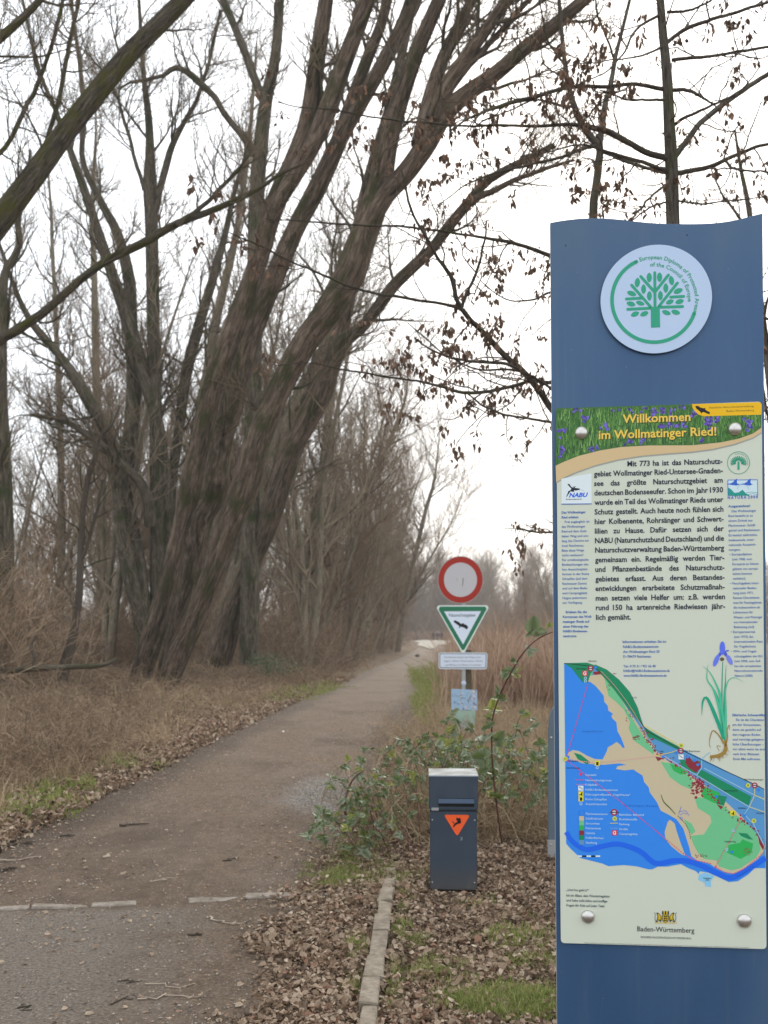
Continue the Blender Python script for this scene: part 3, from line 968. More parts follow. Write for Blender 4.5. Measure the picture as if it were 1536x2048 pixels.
# main text, justified
MT = ink(34, 42, 66, 1.0)
LN = [('Mit 773 ha ist das Naturschutz-', 545, 503, 1215), ('gebiet Wollmatinger Ried-Untersee-Gnaden-', 310, 574, 1218), ('see das größte Naturschutzgebiet am', 311, 641, 1217),
      ('deutschen Bodenseeufer. Schon im Jahr 1930', 312, 708, 1220), ('wurde ein Teil des Wollmatinger Rieds unter', 313, 775, 1221), ('Schutz gestellt. Auch heute noch fühlen sich', 314, 842, 1222),
      ('hier Kolbenente, Rohrsänger und Schwert-', 315, 910, 1223), ('lilien zu Hause. Dafür setzen sich der', 316, 977, 1225), ('NABU (Naturschutzbund Deutschland) und die', 317, 1044, 1226),
      ('Naturschutzverwaltung Baden-Württemberg', 318, 1111, 1227), ('gemeinsam ein. Regelmäßig werden Tier-', 318, 1179, 1228), ('und Pflanzenbestände des Naturschutz-', 319, 1246, 1229),
      ('gebietes erfasst. Aus deren Bestandes-', 320, 1314, 1230), ('entwicklungen erarbeitete Schutzmaßnah-', 320, 1381, 1231), ('men setzen viele Helfer um: z.B. werden', 322, 1449, 1233), ('rund 150 ha artenreiche Riedwiesen jähr-', 323, 1516, 1234)]
for s_, x0_, y_, x1_ in LN:
    PP.text('main_text', s_, x0_, y_, x1_, 36, MT, 2, c2, bold=0.022, just=0.93)
PP.text('main_text', 'lich gemäht.', 324, 1584, 570, 36, MT, 2, c2, bold=0.022)

# left column
L1 = [('Das Wollmatinger', 82, 836, 252, 1), ('Ried erleben', 82, 870, 200, 1), ('Frei zugänglich ist', 104, 902, 278, 0), ('das Wollmatinger', 82, 936, 250, 0), ('Ried auf dem Gott-', 83, 969, 262, 0),
      ('lieber Weg und ent-', 83, 1003, 272, 0), ('lang des Damms zur', 84, 1036, 276, 0), ('Insel Reichenau.', 84, 1070, 240, 0), ('Bitte diese Wege', 84, 1104, 240, 0), ('nicht verlassen!', 85, 1137, 234, 0),
      ('Für ornithologische', 85, 1170, 272, 0), ('Beobachtungen ste-', 85, 1203, 274, 0), ('hen Aussichtsplatt-', 86, 1237, 268, 0), ('formen in der Ruine', 86, 1270, 276, 0), ('Schopflen (auf dem', 87, 1303, 262, 0),
      ('Reichenauer Damm)', 87, 1337, 258, 0), ('und auf dem Bade-', 87, 1370, 266, 0), ('und Campingplatz', 88, 1404, 262, 0), ('Hegne jedermann', 88, 1438, 258, 0), ('zur Verfügung.', 88, 1471, 230, 0),
      ('Erleben Sie die', 111, 1537, 260, 1), ('Kernzonen des Woll-', 91, 1571, 296, 1), ('matinger Rieds auf', 91, 1605, 278, 1), ('einer Führung des', 92, 1639, 270, 1), ('NABU-Bodensee-', 92, 1672, 264, 1), ('zentrums.', 92, 1706, 190, 1)]
for s_, x0_, y_, x1_, b_ in L1:
    PP.text('left_column_text', s_, x0_, y_, x1_, 16, MB_, 2, c2, bold=0.022 if b_ else 0.008)
R1 = [('Ausgezeichnet!', 1255, 792, 1410, 1), ('Das Wollmatinger', 1280, 826, 1454, 0), ('Ried besteht je zu', 1257, 860, 1428, 0), ('einem Drittel aus', 1257, 894, 1426, 0), ('Flachwasser, Schilf-', 1258, 928, 1450, 0),
      ('gürtel und Riedwiesen.', 1258, 962, 1482, 0), ('Es besitzt zahlreiche,', 1259, 996, 1462, 0), ('bedeutende, inter-', 1260, 1030, 1442, 0), ('nationale Auszeich-', 1260, 1064, 1452, 0), ('nungen:', 1261, 1098, 1342, 0),
      ('• Europadiplom', 1264, 1131, 1422, 0), ('(seit 1968, vom', 1284, 1165, 1422, 0), ('Europarat an Schutz-', 1285, 1199, 1474, 0), ('gebiete von europä-', 1286, 1233, 1468, 0), ('ischem Interesse', 1287, 1267, 1424, 0), ('verliehen)', 1287, 1301, 1376, 0),
      ('• Feuchtgebiet inter-', 1268, 1335, 1476, 0), ('nationaler Bedeu-', 1289, 1369, 1458, 0), ('tung (seit 1971,', 1290, 1403, 1436, 0), ('Ramsar-Übereinkom-', 1290, 1437, 1480, 0), ('men für Feuchtgebiete,', 1291, 1471, 1494, 0),
      ('die insbesondere als', 1292, 1505, 1480, 0), ('Lebensraum für', 1292, 1539, 1430, 0), ('Wasser- und Watvögel', 1293, 1574, 1492, 0), ('von internationaler', 1294, 1608, 1464, 0), ('Bedeutung sind)', 1295, 1642, 1438, 0),
      ('• Europareservat', 1274, 1677, 1446, 0), ('(seit 1973) des', 1296, 1711, 1432, 0), ('internationalen Rats', 1297, 1745, 1498, 0), ('für Vogelschutz', 1297, 1779, 1450, 0)]
for s_, x0_, y_, x1_, b_ in R1:
    PP.text('right_column_text', s_, x0_, y_, x1_, 16, MB_, 2, c2, bold=0.022 if b_ else 0.008)
for s_, x0_, y_, x1_ in (('• FFH- und Vogel-', 1178, 48, 1345), ('schutzgebiet der EU', 1198, 80, 1380), ('(seit 2004, zum Auf-', 1199, 111, 1370), ('bau des europäischen', 1199, 143, 1372), ('Naturschutznetzwerks', 1200, 174, 1382), ('Natura-2000)', 1201, 206, 1316)):
    PP.text('right_column_text', s_, x0_, y_, x1_, 14, MB_, 2, c3, bold=0.008)
for s_, x0_, y_, x1_, b_ in (('Sibirische Schwertlilie', 1184, 462, 1398, 1), ('Sie ist die Charakter-', 1208, 493, 1398, 0), ('art der Streuwiesen,', 1186, 525, 1372, 0), ('denn sie gedeiht auf', 1186, 557, 1372, 0), ('den mageren Böden', 1187, 589, 1366, 0),
                             ('und verträgt gelegent-', 1187, 620, 1394, 0), ('liche Überflutungen –', 1188, 652, 1390, 0), ('vor allem wenn sie erst', 1188, 683, 1398, 0), ('nach ihrer Blütezeit', 1190, 715, 1360, 0), ('Ende Mai auftreten.', 1191, 747, 1370, 0)):
    PP.text('iris_caption', s_, x0_, y_, x1_, 15, MB_, 2, c3, bold=0.02 if b_ else 0.008)
for s_, x0_, y_, x1_ in (('Informationen erhalten Sie im', 512, 1747, 818), ('NABU-Bodenseezentrum', 514, 1782, 764)):
    PP.text('contact_text', s_, x0_, y_, x1_, 17, MB_, 2, c2, bold=0.016)
for s_, x0_, y_, x1_ in (('Am Wollmatinger Ried 20', 475, 51, 712), ('D–78479 Reichenau', 476, 82, 656), ('Tel.: 0 75 31 / 921 66 40', 477, 145, 686), ('NABU@NABU-Bodenseezentrum.de', 477, 175, 778), ('www.NABU-Bodenseezentrum.de', 477, 206, 758)):
    PP.text('contact_text', s_, x0_, y_, x1_, 15, MB_, 2, c3, bold=0.016)
for s_, x0_, y_, x1_, b_ in (('„Und los geht’s!“', 106, 1598, 252, 1), ('Ich bin Blässi, dein Wanderbegleiter', 106, 1634, 390, 0), ('und habe tolle Infos und kniffige', 106, 1666, 372, 0), ('Fragen für Kids auf jeder Tafel.', 106, 1698, 356, 0)):
    PP.text('childrens_text', s_, x0_, y_, x1_, 15, ink(45, 70, 80), 2, c3, bold=0.012, shear=0.1)
PP.text('publisher_text', 'Baden-Württemberg', 567, 1860, 938, 32, ink(36, 40, 46, 1.0), 2, c3, bold=0.004, y1=1866)
PP.text('publisher_text', 'REGIERUNGSPRÄSIDIUM FREIBURG', 590, 1904, 917, 13, ink(60, 64, 70), 2, c3)
PP.text('publisher_text', 'Dieses Lehrpfad wurde für alle Besucher des Wollmatinger Rieds eingerichtet. Bitte melden Sie Beschädigungen und Verstöße gegen die Schutzgebietsverordnung bitte beim NABU-Bodenseezentrum 0 75 31 / 921 66 40',
        225, 1938, 1290, 6.5, ink(60, 70, 80), 2, c3)

# small logos
PP.ring('diploma_logo', (1328, 478), 76, 80, 0, 360, MG, 2, c2)
for k in range(16):
    a = math.radians(-18 + k * 216 / 15)
    for rr_ in (26, 38, 50):
        PP.ell('diploma_logo', (1328 + rr_ * math.cos(a), 478 - rr_ * math.sin(a) * 0.85), 4.2, 7.5, 90 - math.degrees(a), MG, 2, c2, 8)
PP.poly('diploma_logo', [(1322, 470), (1334, 470), (1336, 526), (1320, 526)], MG, 2.2, c2)
PP.arc_text('diploma_logo', 'European Diploma of Protected Areas', (1328, 478), 62, 112, -17, 7, MG, 2, c2)
PP.poly('stork_logo', [(80, 590), (292, 552), (294, 768), (80, 770)], ink(205, 216, 240), 1.4, c2)
PP.poly('stork_logo', [(80, 766), (294, 764), (294, 770), (80, 772)], MB_, 1.8, c2)
for pl in ([(122, 628), (136, 626), (150, 648), (170, 655), (208, 660), (210, 668), (180, 674), (160, 668), (140, 650)], [(150, 660), (172, 664), (168, 684), (140, 678)],
           [(128, 680), (140, 672), (145, 677), (130, 700), (118, 718), (114, 716), (124, 694)], [(160, 640), (168, 648), (182, 640), (176, 650), (168, 660)]):
    PP.poly('stork_logo', pl, MK, 1.8 + 0.1 * len(pl) / 10, c2)
PP.stroke('stork_logo', [(175, 655), (210, 660), (238, 678)], 1.5, ink(120, 130, 140), 1.8, c2)
PP.text('stork_logo', 'NABU', 134, 721, 260, 29, ink(30, 96, 208), 1.8, c2, bold=0.04, shear=0.25)
PP.text('stork_logo', 'Bodenseezentrum', 113, 740, 224, 9, MK, 1.8, c2, bold=0.02)
nb, ng = ink(44, 92, 186), ink(30, 140, 130)
PP.poly('swans_logo', [(1252, 600), (1462, 598), (1464, 708), (1254, 710)], ink(190, 210, 216), 1.4, c2)
PP.ring('swans_logo', (1360, 672), 40, 44, 10, 170, ink(140, 176, 206), 1.7, c2, 14)
PP.poly('swans_logo', [(1252, 650), (1275, 664), (1300, 690), (1330, 686), (1356, 668), (1378, 692), (1400, 704), (1404, 709), (1254, 710)], ng, 1.8, c2)
PP.stroke('swans_logo', [(1380, 690), (1420, 684), (1462, 690)], 3, ng, 1.8, c2, smooth=10)
PP.stroke('swans_logo', [(1390, 703), (1425, 696), (1463, 702)], 3, ng, 1.8, c2, smooth=10)
for ox in (0, 96):
    PP.poly('swans_logo', [(1240 + ox, 628), (1275 + ox, 622), (1292 + ox, 612), (1302 + ox, 596), (1318 + ox, 590), (1316 + ox, 618), (1322 + ox, 626), (1344 + ox * .9, 628), (1312 + ox, 638), (1280 + ox, 634)], nb, 2.0, c2)
for fr in ([(1252, 597), (1462, 595), (1462, 600), (1252, 602)], [(1251, 600), (1255, 600), (1256, 710), (1252, 710)], [(1459, 598), (1463, 598), (1465, 709), (1461, 709)]):
    PP.poly('swans_logo', fr, nb, 1.9, c2)
PP.text('swans_logo', 'N A T U R A  2 0 0 0', 1252, 733, 1464, 20, nb, 1.8, c2, bold=0.03)

# crest: shield with three lions between two supporters, as simple shapes
CB, CY = ink(30, 30, 30, 1.0), ink(196, 168, 40)
PP.poly('crest', [(728, 1752), (772, 1752), (772, 1786), (765, 1798), (750, 1804), (735, 1798), (728, 1786)], CB, 2.2, c3)
PP.poly('crest', [(732, 1756), (768, 1756), (768, 1785), (762, 1795), (750, 1800), (738, 1795), (732, 1785)], CY, 2.4, c3)
for y in (1762, 1774, 1786):
    PP.poly('crest', [(736, y + 3), (742, y - 2), (752, y), (762, y - 3), (765, y + 2), (760, y + 6), (754, y + 5), (748, y + 7), (740, y + 7)], CB, 2.6, c3)
for sgn in (-1, 1):
    X_ = lambda d: 750 + sgn * d
    PP.poly('crest', [(X_(26), 1764), (X_(34), 1752), (X_(46), 1740), (X_(58), 1738), (X_(56), 1750), (X_(50), 1762), (X_(54), 1780), (X_(62), 1800), (X_(50), 1802), (X_(44), 1788), (X_(36), 1796), (X_(30), 1802), (X_(26), 1790)], CB, 2.2, c3)
    PP.poly('crest', [(X_(30), 1764), (X_(37), 1754), (X_(46), 1745), (X_(52), 1748), (X_(46), 1760), (X_(48), 1778), (X_(54), 1797), (X_(50), 1797), (X_(43), 1780), (X_(34), 1790), (X_(31), 1780)], CY, 2.4, c3)
    PP.stroke('crest', [(X_(60), 1800), (X_(68), 1780), (X_(66), 1750), (X_(72), 1738)], 3, CB, 2.2, c3, smooth=8)
for k in range(5):
    PP.poly('crest', [(728 + k * 9, 1750), (729 + k * 9, 1732), (733 + k * 9, 1726), (737 + k * 9, 1732), (737 + k * 9, 1750)], (CB, CY)[k % 2], 2.2, c3)
PP.stroke('crest', [(680, 1806), (826, 1806)], 5, CY, 2.3, c3)

# ---- map
W0, W1, W2 = ink(44, 124, 252), ink(48, 128, 250), ink(30, 98, 222)
FARM, LAND = ink(82, 142, 192), ink(188, 176, 146)
G1, G2, G3 = ink(104, 182, 132), ink(44, 166, 82), ink(22, 128, 88)
RD, PK, WH = ink(128, 44, 56), ink(214, 52, 110), ink(196, 222, 240)
coast = [(130, 1320), (200, 1385), (340, 1420), (380, 1437), (480, 1430), (560, 1438), (640, 1458), (665, 1458), (700, 1440), (760, 1440), (850, 1424), (900, 1450), (950, 1470), (965, 1488), (975, 1470), (1030, 1480), (1100, 1510), (1160, 1540), (1220, 1535), (1290, 1490), (1330, 1450), (1400, 1450)]
PP.poly('map', [(92, 118), (240, 114), (300, 135), (370, 165), (450, 230), (520, 310), (570, 410), (610, 530), (700, 590), (850, 670), (1000, 745), (1200, 845), (1330, 905), (1392, 935)] + coast[::-1] + [(105, 1290)], FARM, 0.6, c3)
PP.poly('map', [(92, 118), (150, 160), (215, 240), (262, 235), (500, 500), (640, 760), (900, 1000), (1050, 1200), (1150, 1400), (1390, 1370), (1400, 1372)] + coast[::-1] + [(105, 1290)], W1, 0.9, c3)
land = [(240, 205), (330, 190), (370, 240), (450, 330), (520, 440), (600, 560), (680, 680), (760, 750), (880, 830), (960, 880), (1100, 980), (1250, 1120), (1340, 1230), (1392, 1310), (1392, 1345), (1350, 1390), (1300, 1425), (1200, 1485), (1150, 1478), (1090, 1455), (1040, 1420), (960, 1404), (920, 1370), (905, 1310), (870, 1190), (820, 1135), (770, 1100),
        (720, 1075), (690, 1020), (650, 960), (640, 925), (612, 890), (600, 850), (560, 825), (540, 808), (480, 815), (430, 805), (440, 790), (500, 775), (450, 768), (350, 780), (280, 775), (215, 770), (150, 745), (108, 738), (115, 700), (150, 684), (190, 690), (240, 720), (290, 742), (345, 745), (368, 690), (375, 660), (400, 652), (430, 632), (455, 650), (470, 672), (484, 668),
        (480, 640), (460, 600), (440, 560), (432, 500), (405, 480), (400, 462), (412, 448), (380, 425), (372, 395), (352, 370), (345, 330), (320, 295), (295, 262), (262, 240), (245, 235)]
rj = np.random.default_rng(2)
land = [(x + rj.normal(0, 2), y + rj.normal(0, 2)) for x, y in land]
PP.poly('map', land, LAND, 1.2, c3)
PP.poly('map', [(780, 1135), (810, 1160), (820, 1200), (850, 1290), (880, 1370), (850, 1358), (790, 1310), (750, 1260), (745, 1215), (765, 1150)], LAND, 1.2, c3)
PP.poly('map', [(830, 1160), (850, 1200), (870, 1240), (878, 1300), (870, 1320), (850, 1280), (835, 1240), (826, 1190)], W1, 1.4, c3)
for pl in ([(350, 205), (390, 230), (450, 330), (500, 420), (560, 520), (610, 600), (680, 690), (670, 710), (600, 660), (545, 620), (510, 540), (520, 500), (480, 420), (430, 370), (380, 330), (365, 270)],
           [(720, 760), (800, 770), (880, 830), (930, 880), (920, 940), (850, 910), (780, 860)],
           [(960, 990), (1080, 1000), (1180, 1090), (1250, 1130), (1340, 1220), (1370, 1330), (1340, 1380), (1240, 1450), (1180, 1465), (1100, 1440), (1080, 1400), (1000, 1390), (960, 1350), (930, 1290), (915, 1240), (1000, 1230), (1050, 1150), (1040, 1110), (960, 1060), (945, 1010)],
           [(870, 1130), (920, 1160), (945, 1210), (920, 1235), (890, 1180)], [(250, 150), (280, 160), (275, 190), (250, 210)]):
    PP.poly('map', pl, G1, 1.5, c3)
for pl in ([(990, 915), (1105, 960), (1095, 1035), (1050, 1020), (985, 985)], [(780, 770), (850, 795), (905, 830), (850, 842), (800, 815)], [(1160, 1300), (1235, 1285), (1250, 1262), (1320, 1290), (1310, 1350), (1240, 1390), (1150, 1350)]):
    PP.poly('map', pl, G2, 1.7, c3)
for pl in ([(92, 118), (240, 114), (300, 135), (262, 190), (245, 248), (210, 240), (170, 190), (140, 150)], [(290, 125), (370, 160), (450, 226), (520, 306), (570, 406), (608, 533), (560, 478), (480, 375), (420, 295), (350, 210), (300, 160)],
           [(612, 533), (700, 586), (840, 662), (830, 680), (660, 600), (640, 612)], [(950, 850), (985, 810), (1310, 985), (1290, 1042), (1080, 930)], [(845, 745), (980, 755), (960, 830), (920, 830), (850, 780)],
           [(155, 700), (200, 712), (262, 762), (240, 775), (180, 742)], [(1095, 975), (1150, 985), (1130, 1045), (1080, 1030)], [(1225, 1220), (1280, 1225), (1320, 1265), (1290, 1262), (1240, 1240)]):
    PP.poly('map', pl, G3, 1.9, c3)
line_ = [(600, 545), (640, 620), (700, 700), (800, 760), (880, 820), (940, 870), (1000, 910), (1110, 1040), (1240, 1140), (1330, 1200), (1392, 1310)]
for k in range(210):
    t = rb.uniform(0, 10); q = int(t); f_ = t - q
    x = line_[min(q, 9)][0] * (1 - f_) + line_[min(q + 1, 10)][0] * f_ + rb.normal(0, 9); y = line_[min(q, 9)][1] * (1 - f_) + line_[min(q + 1, 10)][1] * f_ + rb.normal(0, 9)
    PP.ell('map', (x, y), rb.uniform(2, 8), rb.uniform(2, 7), rb.uniform(0, 180), RD, 2.0 + k * 0.001, c3, 6)
for k in range(60):
    PP.ell('map', (955 + rb.normal(0, 26), 915 + rb.normal(0, 28)), rb.uniform(4, 14), rb.uniform(3, 11), rb.uniform(0, 180), RD, 2.2 + k * 0.001, c3, 5)
for k in range(110):
    q = rb.integers(0, 5)
    bx, by, dx_, dy_ = ((380, 240, 80, 120), (520, 440, 60, 120), (560, 600, 40, 30), (1290, 1340, 60, 50), (980, 1370, 80, 20))[q]
    PP.ell('map', (bx + rb.uniform(-1, 1) * dx_ * .5 + (0 if q else 20), by + rb.uniform(-1, 1) * dy_ * .5), rb.uniform(1.5, 6), rb.uniform(1.5, 5), 0, RD, 2.3 + k * 0.001, c3, 5)
for pl in ([(278, 175), (325, 170), (330, 190), (290, 195)], [(685, 725), (740, 735), (700, 755)], [(885, 715), (905, 725), (930, 760), (960, 750), (985, 790), (950, 830), (905, 800), (880, 770)], [(1085, 1035), (1125, 1050), (1110, 1070)], [(1352, 1240), (1392, 1310), (1385, 1335), (1360, 1290)]):
    PP.poly('map', pl, RD, 2.5, c3)
PP.stroke('map', [(105, 1215), (150, 1280), (235, 1328), (330, 1310), (430, 1292), (520, 1312), (600, 1350), (660, 1405), (710, 1420), (800, 1402), (900, 1405), (1000, 1440), (1100, 1490), (1180, 1512), (1290, 1455), (1400, 1385)], [30, 32, 34, 34, 36, 34], W2, 2.7, c3, smooth=60)
PP.stroke('map', [(720, 970), (740, 1020), (780, 1060), (815, 1100)], [3, 7, 4], ink(50, 80, 40), 2.7, c3, smooth=12)
PP.stroke('map', [(830, 1110), (880, 1160), (905, 1210), (914, 1262)], [4, 5, 4], ink(70, 60, 40), 2.7, c3, dash=(9, 4))
for pts_ in ([(835, 1100), (850, 1060), (852, 1048)], [(838, 1085), (880, 1075), (905, 1108)], [(845, 1105), (870, 1090), (890, 1100)], [(850, 1118), (862, 1125), (855, 1138), (846, 1128), (850, 1118)]):
    PP.stroke('map', pts_, 3, W2, 2.7, c3)
PP.poly('map', [(970, 1490), (1010, 1480), (1070, 1500), (1045, 1535), (1048, 1572), (1010, 1570), (1005, 1545), (962, 1525)], ink(128, 186, 220), 0.9, c3)
BLK, YL = ink(30, 40, 40, 1.0), ink(214, 196, 60)
PP.stroke('map', [(92, 118), (200, 130), (290, 150), (400, 245), (500, 375), (608, 528)], 4, BLK, 2.9, c3, smooth=30)
PP.stroke('map', [(608, 528), (640, 565), (850, 680), (1100, 800), (1330, 905), (1392, 937)], 4, BLK, 2.9, c3)
PP.stroke('map', [(612, 522), (700, 570), (850, 660)], 4, YL, 3.0, c3, smooth=12)
PP.stroke('map', [(330, 170), (420, 265), (520, 400), (600, 530), (618, 570), (680, 665)], 3, LAND, 3.0, c3, smooth=20)
for pts_ in ([(730, 715), (950, 845), (1290, 1050), (1392, 1085)], [(1000, 800), (1328, 975), (1392, 1005)], [(1040, 695), (985, 740), (985, 800), (950, 850)], [(1330, 940), (1328, 980), (1290, 1060), (1262, 1100), (1320, 1160), (1390, 1300)]):
    PP.stroke('map', pts_, 6, ink(140, 184, 206), 2.8, c3)
for pts_ in ([(1330, 930), (1328, 975), (1392, 1000)], [(1328, 980), (1295, 1052), (1392, 1085)], [(680, 720), (780, 700), (825, 685)]):
    PP.stroke('map', pts_, 4, YL, 3.1, c3)
PP.stroke('map', [(245, 255), (105, 738)], 5, PK, 3.2, c3, dash=(12, 7))
PP.stroke('map', [(105, 745), (480, 1035), (860, 1350), (930, 1395), (1050, 1420)], 5, PK, 3.2, c3, dash=(12, 7))
PP.stroke('map', [(1075, 1440), (1130, 1475), (1190, 1486), (1260, 1455), (1340, 1390), (1392, 1345)], 5, PK, 3.2, c3, dash=(12, 7))
PP.stroke('map', [(1075, 1440), (1110, 1375), (1180, 1250), (1235, 1140)], 5, PK, 3.2, c3, dash=(12, 7))
PP.stroke('map', [(120, 745), (290, 765), (450, 752), (690, 722)], 5, ink(206, 150, 150), 3.1, c3, dash=(10, 4))
PP.stroke('map', [(690, 700), (770, 745), (880, 815), (1000, 905)], 4, ink(214, 120, 150), 3.2, c3, dash=(10, 7))
def station(x, y, r=19, bar=True):
    PP.ring('map_symbols', (x, y), r * 0.58, r, 0, 360, ink(150, 30, 52), 3.6, c3, 20)
    PP.ell('map_symbols', (x, y), r * 0.6, r * 0.6, 0, ink(190, 200, 204), 3.4, c3, 16)
    PP.stroke('map_symbols', [(x - r * .7, y), (x + r * .7, y)], 6, ink(60, 40, 50), 3.8, c3)
for q in ((264, 152), (850, 687), (1330, 912)): station(*q)
station(417, 1087, 22)
PP.stroke('map_symbols', [(388, 1087), (448, 1087)], 5, ink(60, 40, 50), 3.8, c3)
for x, y in ((90, 740), (852, 653), (1287, 912), (1325, 1142), (420, 1128)):
    PP.ell('map_symbols', (x + (10 if x < 100 else 0), y), 15, 15, 0, ink(198, 200, 70), 3.4, c3, 18)
    PP.text('map_symbols', 'H', x - 6 + (10 if x < 100 else 0), y + 7, x + 6 + (10 if x < 100 else 0), 14, ink(50, 96, 60), 3.7, c3, bold=0.03)
for x, y in ((228, 184), (421, 1220)):
    PP.poly('map_symbols', [(x - 17, y - 17), (x + 17, y - 17), (x + 17, y + 17), (x - 17, y + 17)], ink(190, 40, 60), 3.4, c3)
    PP.ring('map_symbols', (x, y), 8, 13, 40, 320, ink(220, 214, 220), 3.7, c3, 16)
    PP.poly('map_symbols', [(x - 2, y + 5), (x + 4, y - 6), (x + 10, y + 5)], ink(220, 214, 220), 3.7, c3)
for x, y in ((307, 769), (1187, 1092), (201, 967), (201, 1000)):
    PP.poly('map_symbols', [(x - 16, y - 16), (x + 16, y - 16), (x + 16, y + 16), (x - 16, y + 16)], ink(222, 206, 40), 3.4, c3)
    if y in (769, 1000):
        PP.poly('map_symbols', [(x - 8, y + 12), (x - 7, y - 4), (x - 11, y - 10), (x - 5, y - 8), (x - 3, y - 12), (x, y - 8), (x + 4, y - 12), (x + 6, y - 8), (x + 11, y - 10), (x + 8, y - 4), (x + 8, y + 12)], BLK, 3.7, c3)
    else:
        PP.poly('map_symbols', [(x - 12, y + 4), (x - 2, y + 2), (x + 2, y - 8), (x + 8, y - 12), (x + 12, y - 6), (x + 6, y), (x + 12, y + 10), (x + 3, y + 12), (x - 4, y + 6), (x - 10, y + 10)], BLK, 3.7, c3)
for x, y in ((851, 727), (200, 930)):
    PP.poly('map_symbols', [(x - 17, y - 16), (x + 17, y - 16), (x + 17, y + 16), (x - 17, y + 16)], ink(210, 220, 240), 3.4, c3)
    PP.stroke('map_symbols', [(x - 12, y - 9), (x, y - 2), (x + 12, y + 8)], 4, ink(90, 60, 100), 3.7, c3)
for x, y in ((200, 840), (1240, 1128), (113, 752), (1075, 1443)):
    r_ = 14 if x in (200, 1240) else 8
    star = [(x + (r_ if k % 2 == 0 else r_ * .42) * math.sin(k * math.pi / 5), y - (r_ if k % 2 == 0 else r_ * .42) * math.cos(k * math.pi / 5)) for k in range(10)]
    PP.poly('map_symbols', star, ink(232, 44, 84), 3.7, c3)
for x, y in ((1080, 985), (960, 778), (893, 728), (940, 750), (1181, 1345), (735, 727), (296, 146), (118, 728), (820, 697), (1262, 1108), (1355, 940)):
    PP.ell('map_symbols', (x, y), 10, 9, 0, W0, 3.3, c3, 12)
for x, y in ((230, 215), (230, 235), (307, 797), (1148, 1328), (1190, 1205), (201, 1032)):
    PP.ring('map_symbols', (x, y), 5, 10, 0, 360, ink(150, 190, 220), 3.5, c3, 14)
PP.stroke('map_legend', [(170, 876), (228, 876)], 5, PK, 3.4, c3, dash=(12, 7))
PP.stroke('map_legend', [(170, 906), (228, 906)], 4, ink(214, 120, 160), 3.4, c3, dash=(10, 5))
LW = ink(178, 206, 236)
for s_, x0_, y_, x1_ in (('Starttafel', 230, 850, 300), ('Naturschutzgrenze', 230, 884, 400), ('Fußpfade', 230, 914, 308), ('NABU-Bodenseezentrum', 230, 946, 440), ('Führungstreffpunkt „Vogelhäusle“', 230, 977, 523), ('Ruine Schopflen', 230, 1008, 368), ('Aussichtspunkte', 230, 1039, 370),
                         ('Flachwasserzone', 232, 1103, 374), ('Schilfröhricht', 232, 1134, 346), ('Streuwiese', 232, 1165, 322), ('Fettwiese', 232, 1196, 330), ('Gehölz', 232, 1228, 292), ('Pufferflächen', 232, 1259, 348), ('Siedlung', 232, 1290, 306),
                         ('Bahnlinie, Bahnhof', 450, 1108, 612), ('Bushaltestelle', 450, 1138, 566), ('Radweg', 450, 1170, 516), ('Straße', 450, 1202, 506), ('Campingplatz', 450, 1233, 570)):
    PP.text('map_legend', s_, x0_, y_, x1_, 13, LW, 3.4, c3, bold=0.008)
for y, m_ in ((1092, W1), (1126, LAND), (1157, G1), (1188, G2), (1220, RD), (1251, G3), (1282, ink(92, 140, 180))):
    PP.poly('map_legend', [(190, y - 15), (221, y - 15), (221, y + 15), (190, y + 15)], m_, 3.3, c3)
for fr in ([(189, 1076), (222, 1076)], [(189, 1108), (222, 1108)], [(190, 1076), (190, 1108)], [(221, 1076), (221, 1108)]):
    PP.stroke('map_legend', fr, 2, W2, 3.5, c3)
PP.stroke('map_legend', [(390, 1158), (440, 1158)], 4, YL, 3.4, c3)
PP.stroke('map_legend', [(390, 1190), (440, 1190)], 4, ink(110, 160, 220), 3.4, c3)
for k in range(5):
    PP.poly('map_legend', [(178 + k * 29.5, 1367), (207.5 + k * 29.5, 1367), (207.5 + k * 29.5, 1377), (178 + k * 29.5, 1377)], (WH, BLK)[k % 2], 3.4, c3)
SEA = ink(30, 70, 150)
PP.text('map_names', 'H e g n e b u c h t', 212, 566, 344, 11, SEA, 3.4, c3)
PP.text('map_names', 'E r m a t i n g e r   B e c k e n', 486, 1048, 704, 11, SEA, 3.4, c3)
NM_ = ink(40, 60, 60, 1.0)
for s_, x0_, y_, x1_ in (('Allensbach', 248, 108, 303), ('Bhf Hegne', 172, 158, 238), ('B 33', 534, 346, 562), ('Bhf Reichenau', 876, 693, 974), ('Bhf Wollmatingen', 1262, 878, 1386), ('Bruckgraben', 122, 757, 184), ('Insel Reichenau', 104, 802, 194),
                         ('Gießen', 714, 695, 738), ('Schlafbach', 1222, 1063, 1274), ('Konstanz', 1340, 1096, 1392), ('Gottlieber Weg', 1134, 1281, 1208), ('Gottlieben', 995, 1518, 1048), ('(CH)', 1010, 1531, 1034), ('Naturschutzzentrum', 1128, 950, 1218)):
    PP.text('map_names', s_, x0_, y_, x1_, 9, NM_, 3.5, c3, bold=0.012)
for s_, (x, y), dx_ in (('S', (1215, 1500), 0), ('e', (1232, 1494), 0), ('e', (1247, 1486), 0), ('r', (1262, 1477), 0), ('h', (1275, 1468), 0), ('e', (1289, 1458), 0), ('i', (1303, 1448), 0), ('n', (1312, 1442), 0)):
    PP.text('map_names', s_, x, y + 4, x + (9 if s_ != 'i' else 3), 11, SEA, 3.5, c3)

